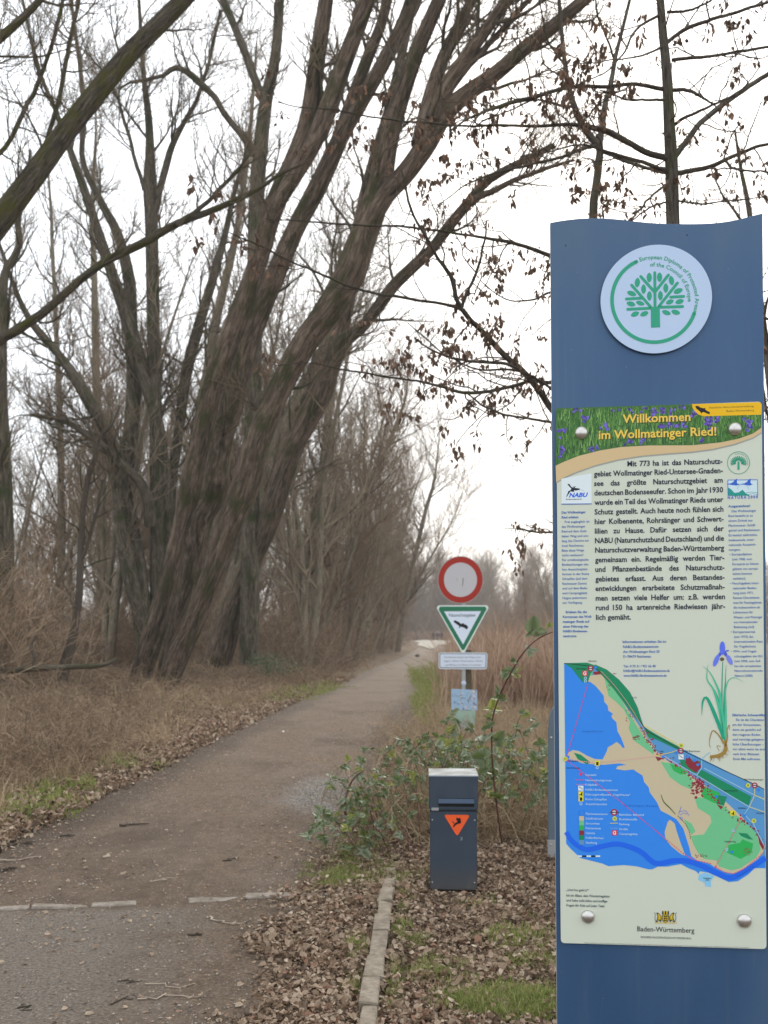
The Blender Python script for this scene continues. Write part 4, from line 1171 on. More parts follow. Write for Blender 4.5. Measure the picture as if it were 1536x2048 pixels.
# ---- siberian iris drawing
IG, IG2, BR = ink(24, 150, 118), ink(70, 178, 140), ink(150, 122, 62)
for pts_, w_, m_ in (([(1130, 600), (1118, 420), (1118, 250), (1122, 110)], [10, 9, 7, 5], IG), ([(1136, 620), (1130, 400), (1140, 230), (1144, 130)], [12, 10, 8, 2], IG),
                     ([(1128, 610), (1090, 500), (1040, 380), (1012, 340), (992, 370), (986, 458)], [16, 22, 24, 20, 12, 1], IG), ([(1124, 580), (1100, 420), (1062, 290), (1020, 220), (1028, 115)], [14, 16, 14, 9, 1], IG2),
                     ([(1132, 590), (1112, 400), (1098, 300), (1040, 180), (990, 135)], [16, 20, 18, 10, 1], IG2), ([(1126, 560), (1112, 430), (1090, 340), (1068, 285)], [12, 16, 10, 1], IG),
                     ([(1140, 600), (1142, 420), (1140, 300), (1160, 230), (1200, 212), (1258, 240)], [14, 16, 12, 9, 6, 1], IG2)):
    PP.stroke('iris_drawing', pts_, w_, m_, 2.2 + len(pts_) * .05, c3, smooth=24)
for c_, a, b, r_, m_ in (((1120, 20), 18, 44, 0, ink(84, 108, 224)), ((1080, 100), 15, 42, 22, ink(96, 116, 226)), ((1166, 96), 15, 36, -28, ink(112, 124, 214)), ((1104, 60), 10, 22, 30, ink(70, 84, 190)), ((1140, 58), 10, 22, -30, ink(70, 84, 190)),
                         ((1118, 92), 14, 12, 0, ink(92, 84, 60)), ((1082, 88), 4, 22, 20, ink(206, 206, 226)), ((1160, 84), 4, 18, -28, ink(206, 206, 226)), ((1150, 38), 5, 14, 80, ink(80, 96, 200))):
    PP.ell('iris_drawing', c_, a, b, r_, m_, 2.8 + 0.02 * a, c3, 18)
for pts_, w_ in (([(1130, 640), (1100, 590), (1060, 555), (1040, 600), (1035, 650), (1045, 665)], [14, 8, 8, 7, 4, 3]), ([(1138, 660), (1152, 600), (1150, 550), (1166, 518), (1164, 550)], [12, 10, 8, 5, 3]),
                 ([(1136, 620), (1142, 670), (1130, 700), (1090, 720), (1040, 725)], [14, 24, 26, 22, 16]), ([(1110, 660), (1085, 655), (1100, 690)], [4, 3, 3])):
    PP.stroke('iris_drawing', pts_, w_, BR, 3.1 + len(pts_) * .03, c3, smooth=16)
for k in range(22):
    a = rb.uniform(0.2, 2.9); x, y = 1045 + k * 5.2, 722 - max(0, k - 12) * 6
    PP.stroke('iris_drawing', [(x, y), (x + math.cos(a) * 22, y + math.sin(a) * 22), (x + math.cos(a) * 40 + rb.normal(0, 6), y + math.sin(a) * 38)], [3, 2, 1], BR, 3.4, c3, smooth=6)

PP.build(panel, {'main_text': 'dark blue justified German text'})
for o in [x for x in bpy.data.objects if x.parent == panel]:
    o.location = (0, -0.0092, 0)
for q, r_ in (((221, 267), 47), ((1302, 240), 47)):
    u_, v_ = PP.uv(*c2(*q)); dome('bolt', r_ / 3.523 * 3.05 / 2000, 0.013, M_SILVER, board, (u_, -0.011, v_))
for q, r_ in (((246, 1765), 45), ((1262, 1792), 47)):
    u_, v_ = PP.uv(*c3(*q)); dome('bolt', r_ / 3.25 * 3.05 / 2000, 0.013, M_SILVER, board, (u_, -0.011, v_))
# ------------------------------------------------------------------ trees
def tube_part(name, parent, base, pts, rad, mat, sides=14, lump=0.03, rng=RNG):
    tb = TB(); tb.add(np.asarray(pts) - base, rad, sides, lump, rng)
    return mesh_obj(name, tb.mesh(name), mat, parent)

def stem_px(rows, Y0, Y1, n=40, wob_=0.0, rng=RNG, row=False, sc=1.0):
    """rows of (px, py, width px) -> 3D points and radii; depth runs from Y0 to Y1 along the stem"""
    a = catmull(np.array(rows, float), n)
    a[:, 2] *= sc
    if row:
        g_ = np.gradient(a[:, :2], axis=0); a[:, 2] *= np.maximum(np.abs(g_[:, 1]) / np.linalg.norm(g_, axis=1), .78)
    Y = np.linspace(Y0, Y1, n)
    pts = np.array([P(x, y, d) for (x, y, _), d in zip(a, Y)])
    if wob_:
        k = rng.normal(0, wob_, (n, 3)); k = (k + np.roll(k, 1, 0) + np.roll(k, -1, 0)) / 3; k[0] = 0
        pts += k
    rad = np.maximum(a[:, 2], 1.0) / 2 / F * Y
    return pts, rad

def twigs_from(stems, rng, k1=(10, .25, 1.0, (25, 60), 3.0), k2=7, k3=5, l2=1.1, l3=0.5, up=0.35, lean=(0.15, 0, 1), rmin=0.005, cap=0.05):
    """limb tubes, fine twig tubes on a list of (pts, rad)"""
    limbs = TB(); fine = TB(); ends = []
    for pts, rad in stems:
        par, pr = pts[None], rad[None]
        a, ra = spawn(par, pr, k1[0], k1[1], k1[2], k1[3], k1[4], 0.5, up, 0.16, 8, 0.42, 0.012, 0.25, rng, lean, cap)
        limbs.add(a, ra, 5)
        b, rb_ = spawn(a, ra, k2, 0.15, 1.0, (25, 60), l2, 0.45, up, 0.2, 6, 0.6, rmin * 1.4, 0.35, rng, lean)
        fine.add(b, rb_, 3)
        c, rc = spawn(b, rb_, k3, 0.15, 1.0, (20, 55), l3, 0.4, up, 0.18, 4, 0.65, rmin, 0.5, rng, lean)
        fine.add(c, rc, 3)
        ends.append(c)
    return limbs, fine, ends

def hero(name, label, cat, stems, mat, seed, twk, group=None, lump=0.018, sides=18, side_branches=()):
    rng = np.random.default_rng(seed)
    p0 = stems[0][0][0]
    base = np.array([p0[0], p0[1], float(gh(p0[0], p0[1]))])
    t = empty(name, tuple(base)); tag(t, label, cat, group)
    for pts, rad in stems:
        tube_part('trunk', t, base, pts, rad, mat, sides, lump, rng)
    for pts, rad in side_branches:
        tube_part('branch', t, base, pts, rad, mat, 9, 0.03, rng)
    limbs, fine, _ = twigs_from(stems + list(side_branches), rng, **twk)
    for tb, nm, m in ((limbs, 'limbs', M_GREYBARK), (fine, 'twigs', M_TWIG)):
        for v in range(len(tb.v)): tb.v[v] = tb.v[v] - base
        o = mesh_obj(nm, tb.mesh(nm), m, t); o['kind'] = 'stuff'
    return t

TW = dict(k1=(11, .3, 1.0, (25, 60), 2.6), k2=7, k3=5, l2=1.2, l3=0.6, rmin=0.0065)
# large leaning willow, three stems from one foot
A = stem_px([(260, 1412, 71), (275, 1373, 46), (304, 1275, 47), (333, 1178, 41), (354, 1080, 33), (373, 1015, 42), (385, 950, 46), (401, 890, 41), (421, 793, 42), (453, 695, 49), (490, 598, 44), (520, 510, 40), (538, 440, 44), (566, 370, 44), (592, 315, 44), (618, 240, 40), (634, 120, 34), (652, 0, 30), (668, -110, 26)], 25.2, 22.5, 60, row=True)
A2 = stem_px([(540, 440, 24), (562, 395, 34), (590, 348, 38), (622, 295, 38), (655, 220, 40), (690, 120, 36), (728, 20, 33), (765, -100, 28)], 23.3, 22.0, 30, row=True)
Bs = stem_px([(311, 1390, 22), (336, 1310, 28), (356, 1243, 32), (383, 1145, 42), (397, 1048, 54), (425, 988, 55), (441, 890, 47), (465, 793, 55), (495, 695, 43), (530, 598, 45), (559, 532, 42), (590, 460, 40), (622, 400, 42), (652, 340, 40), (684, 270, 36), (722, 205, 34), (770, 120, 33), (815, 30, 32), (850, -90, 28)], 26.2, 24.4, 60, row=True)
B2 = stem_px([(634, 385, 22), (655, 335, 28), (690, 240, 29), (730, 130, 26), (765, 40, 22), (785, -60, 20)], 25.1, 24.8, 26, row=True)
Cs = stem_px([(328, 1412, 80), (334, 1373, 47), (356, 1308, 51), (387, 1243, 49), (425, 1145, 46), (458, 1048, 56), (492, 970, 60), (512, 890, 57), (552, 793, 52), (604, 695, 60), (657, 620, 66), (699, 550, 71), (716, 500, 62), (742, 430, 58), (760, 370, 50), (775, 290, 42), (800, 200, 38), (835, 100, 34), (878, 0, 30), (915, -90, 26)], 24.8, 21.8, 64, row=True)
C2 = stem_px([(712, 510, 26), (738, 450, 40), (772, 390, 46), (808, 350, 50), (845, 300, 48), (882, 235, 50), (930, 190, 42), (990, 148, 38), (1050, 96, 36), (1110, 50, 34), (1190, -20, 30)], 22.95, 20.5, 38, row=True)
C3 = stem_px([(838, 290, 34), (860, 200, 32), (885, 120, 26), (918, 50, 22), (960, -30, 18)], 22, 22.6, 20)
C4 = stem_px([(868, 240, 34), (895, 170, 30), (935, 110, 26), (975, 55, 24), (1020, -10, 22), (1050, -60, 20)], 21.8, 21.0, 22)
C5 = stem_px([(885, 200, 16), (930, 140, 14), (985, 80, 12), (1050, 10, 10), (1090, -40, 8)], 21.6, 21.4, 22, 0.02)
hero('willow_tree', 'huge leaning willow with three thick stems from one foot beside the path', 'tree', [A, Bs, Cs, A2, B2, C2, C3, C4, C5], M_WILLOW, 21, dict(TW, k1=(8, .3, 1.0, (25, 60), 2.4)))
# second willow just behind
E = stem_px([(434, 1360, 72), (436, 1330, 56), (449, 1275, 56), (480, 1178, 45), (507, 1113, 43), (535, 1048, 46), (566, 950, 48), (589, 890, 46), (638, 793, 52), (664, 728, 39), (687, 682, 42), (723, 656, 30), (756, 614, 31), (788, 571, 31), (830, 530, 30), (862, 500, 28), (896, 455, 28), (935, 408, 26), (975, 362, 22), (1040, 325, 18), (1110, 290, 14)], 30.5, 26.0, 64, row=True)
E2 = stem_px([(648, 745, 30), (672, 690, 32), (688, 630, 34), (700, 560, 34), (715, 470, 28), (740, 350, 24), (780, 210, 20), (812, 70, 18), (840, -60, 16)], 28.4, 27.4, 44, row=True)
E3 = stem_px([(940, 400, 14), (990, 380, 12), (1040, 355, 10), (1100, 335, 8), (1150, 320, 5)], 26.4, 26.0, 20, 0.02)
hero('willow_tree', 'dark leaning willow behind the three stemmed one, forking over the path', 'tree', [E, E2, E3], M_WILLOW, 22, TW)

# tree standing behind with a forked top and a drooping arched limb
Hs = stem_px([(498, 1330, 40), (500, 1100, 36), (505, 900, 34), (508, 700, 33), (510, 560, 32), (512, 430, 32), (518, 330, 30), (526, 250, 28), (533, 195, 26), (548, 130, 22), (556, 60, 20), (562, -60, 18)], 29.5, 28.8, 50)
H2 = stem_px([(528, 200, 18), (512, 165, 17), (492, 110, 16), (470, 55, 15), (448, 0, 14), (430, -60, 12)], 28.9, 28.4, 24)
H3 = stem_px([(512, 310, 18), (498, 290, 16), (480, 265, 13), (450, 230, 12), (430, 195, 12), (400, 168, 14), (380, 148, 13), (358, 134, 11), (342, 140, 10), (325, 152, 8), (290, 160, 7), (262, 166, 5), (240, 176, 4)], 28.9, 27.6, 44, 0.02)
hero('forked_tree', 'slender tree with forked top and one long arched limb drooping left', 'tree', [Hs, H2], M_GREYBARK, 23, dict(TW, k1=(7, .45, 1.0, (25, 60), 2.2)), side_branches=[H3])

# big mossy trunk crossing the upper left corner, foot outside the picture
Fs = stem_px([(-560, 1520, 110), (-420, 1200, 96), (-250, 830, 86), (-90, 560, 72), (0, 440, 62), (70, 348, 56), (125, 272, 52), (200, 178, 50), (262, 104, 46), (330, 37, 43), (392, -28, 40), (450, -90, 38)], 12.0, 14.5, 60, sc=0.78)
F2 = stem_px([(-330, 380, 26), (-200, 240, 26), (-90, 150, 24), (0, 76, 22), (45, 36, 18), (90, -10, 16), (140, -60, 14)], 13.2, 13.8, 30, sc=0.8)
F3 = stem_px([(60, 390, 10), (88, 300, 9), (112, 220, 9), (130, 130, 9), (150, 40, 8), (165, -40, 7)], 14, 15.5, 24, 0.015)
F4 = stem_px([(-120, 470, 8), (-40, 350, 9), (20, 280, 9), (60, 200, 9), (90, 130, 8), (115, 50, 8), (130, -20, 7)], 13.5, 14.5, 24, 0.015)
hero('mossy_tree', 'thick mossy trunk leaning across the upper left sky', 'tree', [Fs, F2], M_MOSSY, 24, dict(k1=(12, .35, 1.0, (40, 80), 1.6), k2=7, k3=5, l2=0.7, l3=0.35, rmin=0.0032, cap=0.02), side_branches=[F3, F4])

# long thin mossy limb reaching in from the left
Gs = stem_px([(-420, 1480, 60), (-330, 1150, 50), (-220, 880, 42), (-110, 750, 34), (0, 682, 25), (70, 637, 22), (145, 574, 20), (215, 520, 20), (293, 481, 21), (352, 450, 19), (430, 419, 16), (505, 384, 13), (560, 350, 8), (610, 330, 4)], 15.5, 17.5, 60, 0.02, sc=0.78)
G2s = stem_px([(352, 452, 10), (395, 420, 9), (440, 380, 8), (500, 310, 6)], 17, 17.8, 20, 0.02)
hero('mossy_tree', 'slim moss green limb slanting up from the left edge below the thick trunk', 'tree', [Gs], M_MOSSY, 25, dict(k1=(14, .4, 1.0, (40, 80), 1.4), k2=6, k3=5, l2=0.6, l3=0.3, rmin=0.0035, cap=0.02), side_branches=[G2s])

# many-stemmed tree in the left middle
J = [stem_px([(318, 1290, 46), (316, 1150, 38), (314, 1000, 34), (312, 860, 32), (308, 700, 31), (305, 560, 32), (303, 450, 32), (300, 370, 34), (300, 300, 22), (297, 235, 18), (288, 160, 13), (283, 90, 10), (278, 0, 8)], 34, 33, 50, sc=.84),
     stem_px([(346, 1290, 36), (338, 1120, 32), (332, 980, 30), (318, 860, 28), (290, 760, 32), (270, 690, 34), (245, 610, 30), (215, 520, 26), (192, 450, 22), (165, 370, 20), (140, 300, 16), (115, 230, 12), (85, 160, 10), (65, 90, 8), (45, 0, 7)], 34.5, 32, 54, sc=.84),
     stem_px([(290, 1290, 44), (275, 1150, 48), (258, 1050, 46), (250, 950, 42), (262, 860, 38), (268, 760, 36), (262, 660, 34), (258, 560, 30), (236, 470, 24), (200, 400, 18), (165, 320, 14), (168, 240, 12), (162, 150, 11), (150, 60, 9), (140, -20, 7)], 33.5, 35.5, 54, sc=.84),
     stem_px([(300, 1290, 30), (262, 1160, 38), (242, 1040, 34), (230, 930, 30), (205, 850, 26), (182, 810, 30), (150, 755, 26), (120, 712, 20), (85, 672, 20), (60, 640, 16), (35, 590, 12), (10, 520, 10), (-20, 440, 8)], 33.4, 31.5, 50, sc=.84),
     stem_px([(315, 1290, 26), (335, 1120, 26), (342, 980, 26), (358, 860, 24), (372, 750, 28), (398, 650, 26), (425, 560, 22), (450, 470, 16), (470, 380, 12), (500, 290, 9)], 35, 36, 46, sc=.84),
     stem_px([(304, 450, 14), (318, 390, 16), (332, 330, 17), (345, 290, 15), (368, 245, 12), (392, 205, 10), (410, 150, 9), (425, 90, 8), (440, 20, 6)], 33.3, 33, 26, 0.02, sc=.84),
     stem_px([(288, 380, 10), (268, 310, 9), (248, 240, 8), (232, 190, 7), (212, 160, 6)], 33.2, 32.6, 20, 0.02, sc=.84),
     stem_px([(300, 1050, 30), (290, 980, 26), (215, 900, 16), (170, 865, 14), (120, 840, 12), (60, 830, 8)], 33, 31, 30, 0.03, sc=.84)]
hero('many_stemmed_tree', 'grey tree splitting into many upright stems left of the leaning willow', 'tree', J, M_GREYBARK, 26, dict(k1=(15, .3, 1.0, (25, 60), 2.8), k2=8, k3=5, l2=1.4, l3=0.7, rmin=0.008), sides=12)
# trunk at the left margin, and a crooked small tree
K = stem_px([(4, 1380, 52), (5, 1200, 46), (4, 1000, 42), (-4, 850, 42), (-6, 700, 38), (4, 600, 22), (12, 540, 16), (38, 495, 13), (36, 440, 11), (52, 370, 8), (60, 300, 5)], 22, 22, 46, 0.01)
hero('margin_tree', 'dark upright trunk cut by the left edge of the photo', 'tree', [K], M_GREYBARK, 27, dict(k1=(12, .25, 1.0, (30, 75), 2.2), k2=6, k3=4, l2=0.9, l3=0.4, rmin=0.005))
S1 = stem_px([(112, 1420, 34), (128, 1340, 24), (146, 1270, 17), (158, 1190, 15), (162, 1100, 14), (166, 1020, 13), (174, 960, 12), (190, 920, 11), (196, 880, 8), (222, 850, 6), (240, 810, 4)], 20, 20, 44, 0.01)
S2 = stem_px([(160, 1130, 8), (180, 1070, 7), (196, 1010, 6), (205, 960, 4)], 20, 19.6, 20, 0.01)
hero('crooked_sapling', 'thin dark crooked sapling leaning over the brushwood on the left', 'tree', [S1], M_TWIG_DARK, 28, dict(k1=(9, .3, 1.0, (30, 70), 1.3), k2=5, k3=4, l2=0.6, l3=0.3, rmin=0.004, cap=0.02), side_branches=[S2], sides=9)
LGp = stem_px([(-40, 1342, 12), (60, 1338, 13), (140, 1334, 12), (200, 1330, 9), (235, 1318, 6)], 16.5, 17.5, 24, 0.01)
lo = tube_part('fallen_branch', None, np.zeros(3), LGp[0], LGp[1], M_GREYBARK, 10, 0.04)
tag(lo, 'fallen bare branch lying level in the brush at the left edge', 'branch')
LG2 = stem_px([(68, 1332, 9), (68, 1310, 8), (62, 1295, 7), (72, 1272, 5)], 17, 17, 12, 0.0)
lo2 = tube_part('broken_stub', None, np.zeros(3), LG2[0], LG2[1], M_TWIG_DARK, 8, 0.05)
lo2.parent = lo
# grey-green trunks seen between and right of the willows
mid = [([(360, 1300, 26), (372, 1000, 24), (405, 800, 22), (432, 640, 20), (470, 480, 15), (495, 300, 10), (510, 150, 7)], 42, 'pale straight tree seen between the stems of the big willow'),
       ([(612, 1330, 20), (618, 1145, 19), (624, 1096, 19), (634, 1015, 18), (646, 950, 18), (660, 825, 17), (672, 720, 13), (690, 600, 9)], 44, 'upright grey trunk behind the dark leaning willow'),
       ([(395, 1340, 30), (450, 1200, 26), (484, 1096, 26), (508, 1031, 27), (535, 950, 28), (552, 885, 28), (600, 793, 28), (640, 715, 26), (658, 660, 20), (676, 560, 14)], 36, 'pale leaning trunk showing just right of the dark willow'),
       ([(200, 1300, 20), (205, 1050, 18), (196, 850, 16), (190, 650, 14), (186, 450, 10), (190, 300, 6)], 52, 'slim distant tree left of the many stemmed one'),
       ([(120, 1300, 16), (122, 1000, 14), (118, 800, 12), (110, 600, 9), (100, 400, 6)], 48, 'slim distant tree above the crooked sapling'),
       ([(790, 1340, 13), (806, 1240, 12), (828, 1120, 10), (852, 1020, 8), (872, 940, 5)], 78, 'dark slim tree at the end of the row where the path opens'),
       ([(690, 1340, 14), (696, 1200, 12), (712, 1060, 12), (745, 960, 10), (782, 880, 7), (810, 800, 5)], 58, 'slim tree bending right over the middle of the path')]
for i, (rows, Y, lab) in enumerate(mid):
    rows = rows + [(rows[-1][0] * 1.35 - rows[-2][0] * .35, rows[-1][1] - 90, 1.5)]; s_ = stem_px(rows, Y, Y - 1, 36, 0.03)
    hero('background_tree', lab, 'tree', [s_], M_PALEHAZEBARK, 40 + i, dict(k1=(30, .2, 1.0, (20, 55), 4.6), k2=8, k3=5, l2=1.9, l3=0.9, rmin=0.010, cap=0.05), sides=9)

# woodland: a few kinds of tree, each copied as separate trees
def proto_tree(seed, H, lean, nst, rmin=0.012):
    rng = np.random.default_rng(seed)
    st = []
    for q in range(nst):
        n = 16; d = np.array([lean * rng.uniform(.6, 1.4) + rng.normal(0, .1), rng.normal(0, .1), 1.0]); d /= np.linalg.norm(d)
        p = np.array([rng.normal(0, .15), rng.normal(0, .15), -0.2]); L = H * rng.uniform(.75, 1)
        pts = [p.copy()]
        for k in range(n - 1):
            d = unit(d + rng.normal(0, .05, 3) + np.array([0, 0, .03])); p = p + d * L / (n - 1); pts.append(p.copy())
        st.append((np.array(pts), np.linspace(0.0095, 0.0012, n) * H * rng.uniform(.8, 1.2)))
    tb = TB()
    for pts, rad in st: tb.add(pts, rad, 8, 0.03, rng)
    limbs, fine, _ = twigs_from(st, rng, k1=(30 if nst == 1 else 18, .14, 1.0, (20, 55), H * .27), k2=8, k3=5, l2=H * .1, l3=H * .05, up=.4, lean=(lean * .8, 0, 1), rmin=rmin, cap=.06)
    cr = TB(); cr.v, cr.q, cr.b = limbs.v[:], limbs.q[:], limbs.b[:]; cr.n = limbs.n
    for v, q, b in zip(fine.v, [q for q in fine.q], fine.b):
        pass
    off = cr.n; vv = np.vstack(fine.v); cr.v.append(vv); cr.q.append(np.vstack(fine.q) + off); cr.b.append(np.vstack(fine.b)); cr.n += len(vv)
    return tb.mesh('trunk'), cr.mesh('crown')
PR = [proto_tree(100 + i, H, ln, ns_) for i, (H, ln, ns_) in enumerate(((20, .14, 1), (18, .22, 2), (21, .08, 1), (17, .3, 2), (19, .02, 3), (16, .18, 1)))]
for i, (a, b) in enumerate(PR):
    a.materials.append(M_PALEHAZEBARK); b.materials.append((M_TWIG_FAR, M_TWIG_FAR, M_TWIG_RED)[i % 3])
def plant(k, x, y, rz, sc, label, group):
    t = empty('bare_tree', (x, y, float(gh(x, y))), rz); t.scale = (sc, sc, sc)
    tag(t, label, 'tree', group)
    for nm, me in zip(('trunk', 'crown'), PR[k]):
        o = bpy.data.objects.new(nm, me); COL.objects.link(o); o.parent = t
rt = np.random.default_rng(9)
cnt = 0
# row and wood left of the path
yy = 36.0
while yy < 210:
    depth_rows = 4 if yy < 120 else 3
    for r_ in range(depth_rows):
        x = float(xl(yy)) - 1.6 - r_ * rt.uniform(3, 6) - rt.uniform(0, 1.5) - (2.0 if yy > 95 else 0)
        y = yy + rt.uniform(-2, 2)
        if x / y * F + CX < -250: continue
        k = int(rt.integers(0, 6))
        plant(k, x, y, rt.normal(0, .6), rt.uniform(.62, 1.0) * (1.0 if r_ else 0.95), 'bare tree in the front row along the left edge of the path' if r_ == 0 else 'bare tree in the dense wood lining the left of the path', 'bare trees of the wood left of the path'); cnt += 1
    yy += rt.uniform(3.2, 5.2) * (1 if yy < 90 else 1.8)
for q in range(26):
    y = rt.uniform(42, 110); px_ = rt.uniform(-150, 420)
    plant(int(rt.integers(0, 6)), (px_ - CX) / F * y, y, rt.uniform(0, 6.3), rt.uniform(.6, .95), 'bare tree standing deep in the wood on the left', 'bare trees deep in the left wood'); cnt += 1
# far wood across the reed field
for q in range(120):
    px_ = rt.uniform(800, 1650); y = rt.uniform(150 if px_ > 990 else 235, 290)
    sc = rt.uniform(.7, 1.05) * y / 190
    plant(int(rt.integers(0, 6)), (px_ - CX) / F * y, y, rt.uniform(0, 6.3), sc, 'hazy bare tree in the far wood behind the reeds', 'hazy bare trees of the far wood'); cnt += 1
for q in range(60):
    y = rt.uniform(215, 340); px_ = rt.uniform(740, 980)
    plant(int(rt.integers(0, 6)), (px_ - CX) / F * y, y, rt.uniform(0, 6.3), rt.uniform(.8, 1.25), 'hazy bare tree far beyond the end of the path', 'hazy bare trees of the far wood'); cnt += 1
for q in range(14):
    y = rt.uniform(70, 120); px_ = rt.uniform(1070, 1500)
    plant(int(rt.integers(0, 6)), (px_ - CX) / F * y, y, rt.uniform(0, 6.3), rt.uniform(.5, .8), 'bare tree on the right edge of the reed field', 'bare trees right of the reed field'); cnt += 1
print('trees', cnt)
# ------------------------------------------------------------------ young trees behind the board, dry leaves still hanging
def leaf_cluster_mesh(ends, rng, lo=0.026, hi=0.058, per=(4, 11), base=None):
    V, Fc, CV = [], [], []
    n0 = 0
    for e in ends:
        for q in range(rng.integers(per[0], per[1])):
            L = rng.uniform(lo, hi); W = L * rng.uniform(.16, .34)
            d = unit(np.array([rng.normal(0, .45), rng.normal(0, .45), -1.0]))
            s = unit(np.cross(d, rng.normal(size=3))); nn = np.cross(d, s)
            p = e + rng.normal(0, .02, 3)
            cu = rng.uniform(-.3, .3) * L
            v = [p, p + d * L * .3 + s * W, p + d * L * .3 - s * W, p + d * L * .3 + nn * W * .6, p + d * L * .72 + s * W * .7 + nn * cu * .4, p + d * L * .72 - s * W * .7 + nn * cu * .4, p + d * L * .72 + nn * (cu * .4 + W * .5), p + d * L + nn * cu]
            V += v
            Fc += [(n0, n0 + 1, n0 + 3), (n0, n0 + 3, n0 + 2), (n0 + 1, n0 + 4, n0 + 6), (n0 + 1, n0 + 6, n0 + 3), (n0 + 3, n0 + 6, n0 + 5), (n0 + 3, n0 + 5, n0 + 2), (n0 + 4, n0 + 7, n0 + 6), (n0 + 6, n0 + 7, n0 + 5)]
            CV += [rng.uniform(0, 1)] * 8
            n0 += 8
    V = np.array(V) - (base if base is not None else 0)
    return np_mesh('dry_leaves', V, np.array(Fc), attrs={'cv': ('FLOAT', np.array(CV, np.float32))})

def young(label, trunks, branches, seed, twk=None, leafy=0.5, lmat=None):
    rng = np.random.default_rng(seed)
    p0 = trunks[0][0][0]; base = np.array([p0[0], p0[1], float(gh(p0[0], p0[1]))])
    t = empty('young_tree', tuple(base)); tag(t, label, 'tree')
    for pts, rad in trunks: tube_part('trunk', t, base, pts, rad, M_YOUNG, 12, 0.03, rng)
    for pts, rad in branches: tube_part('branch', t, base, pts, rad, M_YOUNG, 8, 0.05, rng)
    fine = TB(); ends = []
    for pts, rad in branches + [(t_[0], t_[1] * .4) for t_ in trunks]:
        L = np.linalg.norm(np.diff(pts, axis=0), axis=1).sum()
        istr = any(pts is t_[0] for t_ in trunks)
        k = max(3, int(L * (2.2 if istr else 6.5)))
        a, ra = spawn(pts[None], rad[None], k, 0.12 if not istr else .5, 1.0, (30, 75), 0.5, 0.4, 0.12, 0.3, 7, 0.5, 0.0024, 0.5, rng, (0, 0, 1), 0.006)
        b, rb_ = spawn(a, ra, 4, 0.2, 1.0, (25, 70), 0.17, 0.3, 0.1, 0.35, 5, 0.7, 0.0016, 0.6, rng)
        fine.add(a, ra, 4); fine.add(b, rb_, 3)
        sel = rng.uniform(size=len(b)) < leafy * (1 if not istr else .3)
        grp = (np.sin(b[:, -1, 0] * 3.1 + seed) + np.sin(b[:, -1, 2] * 4.3 + b[:, -1, 1] * 2)) > -0.55
        ends += list(b[sel & grp][:, rng.integers(2, 5)])
    for v in range(len(fine.v)): fine.v[v] = fine.v[v] - base
    o = mesh_obj('twigs', fine.mesh('twigs'), M_TWIG_DARK, t); o['kind'] = 'stuff'
    if ends:
        o = mesh_obj('dry_leaves', leaf_cluster_mesh(ends, rng, base=base), lmat or M_HANG, t); o['kind'] = 'stuff'
    return t
B_ = lambda rows, Y0, Y1, n=26: stem_px(rows, Y0, Y1, n, 0.004)
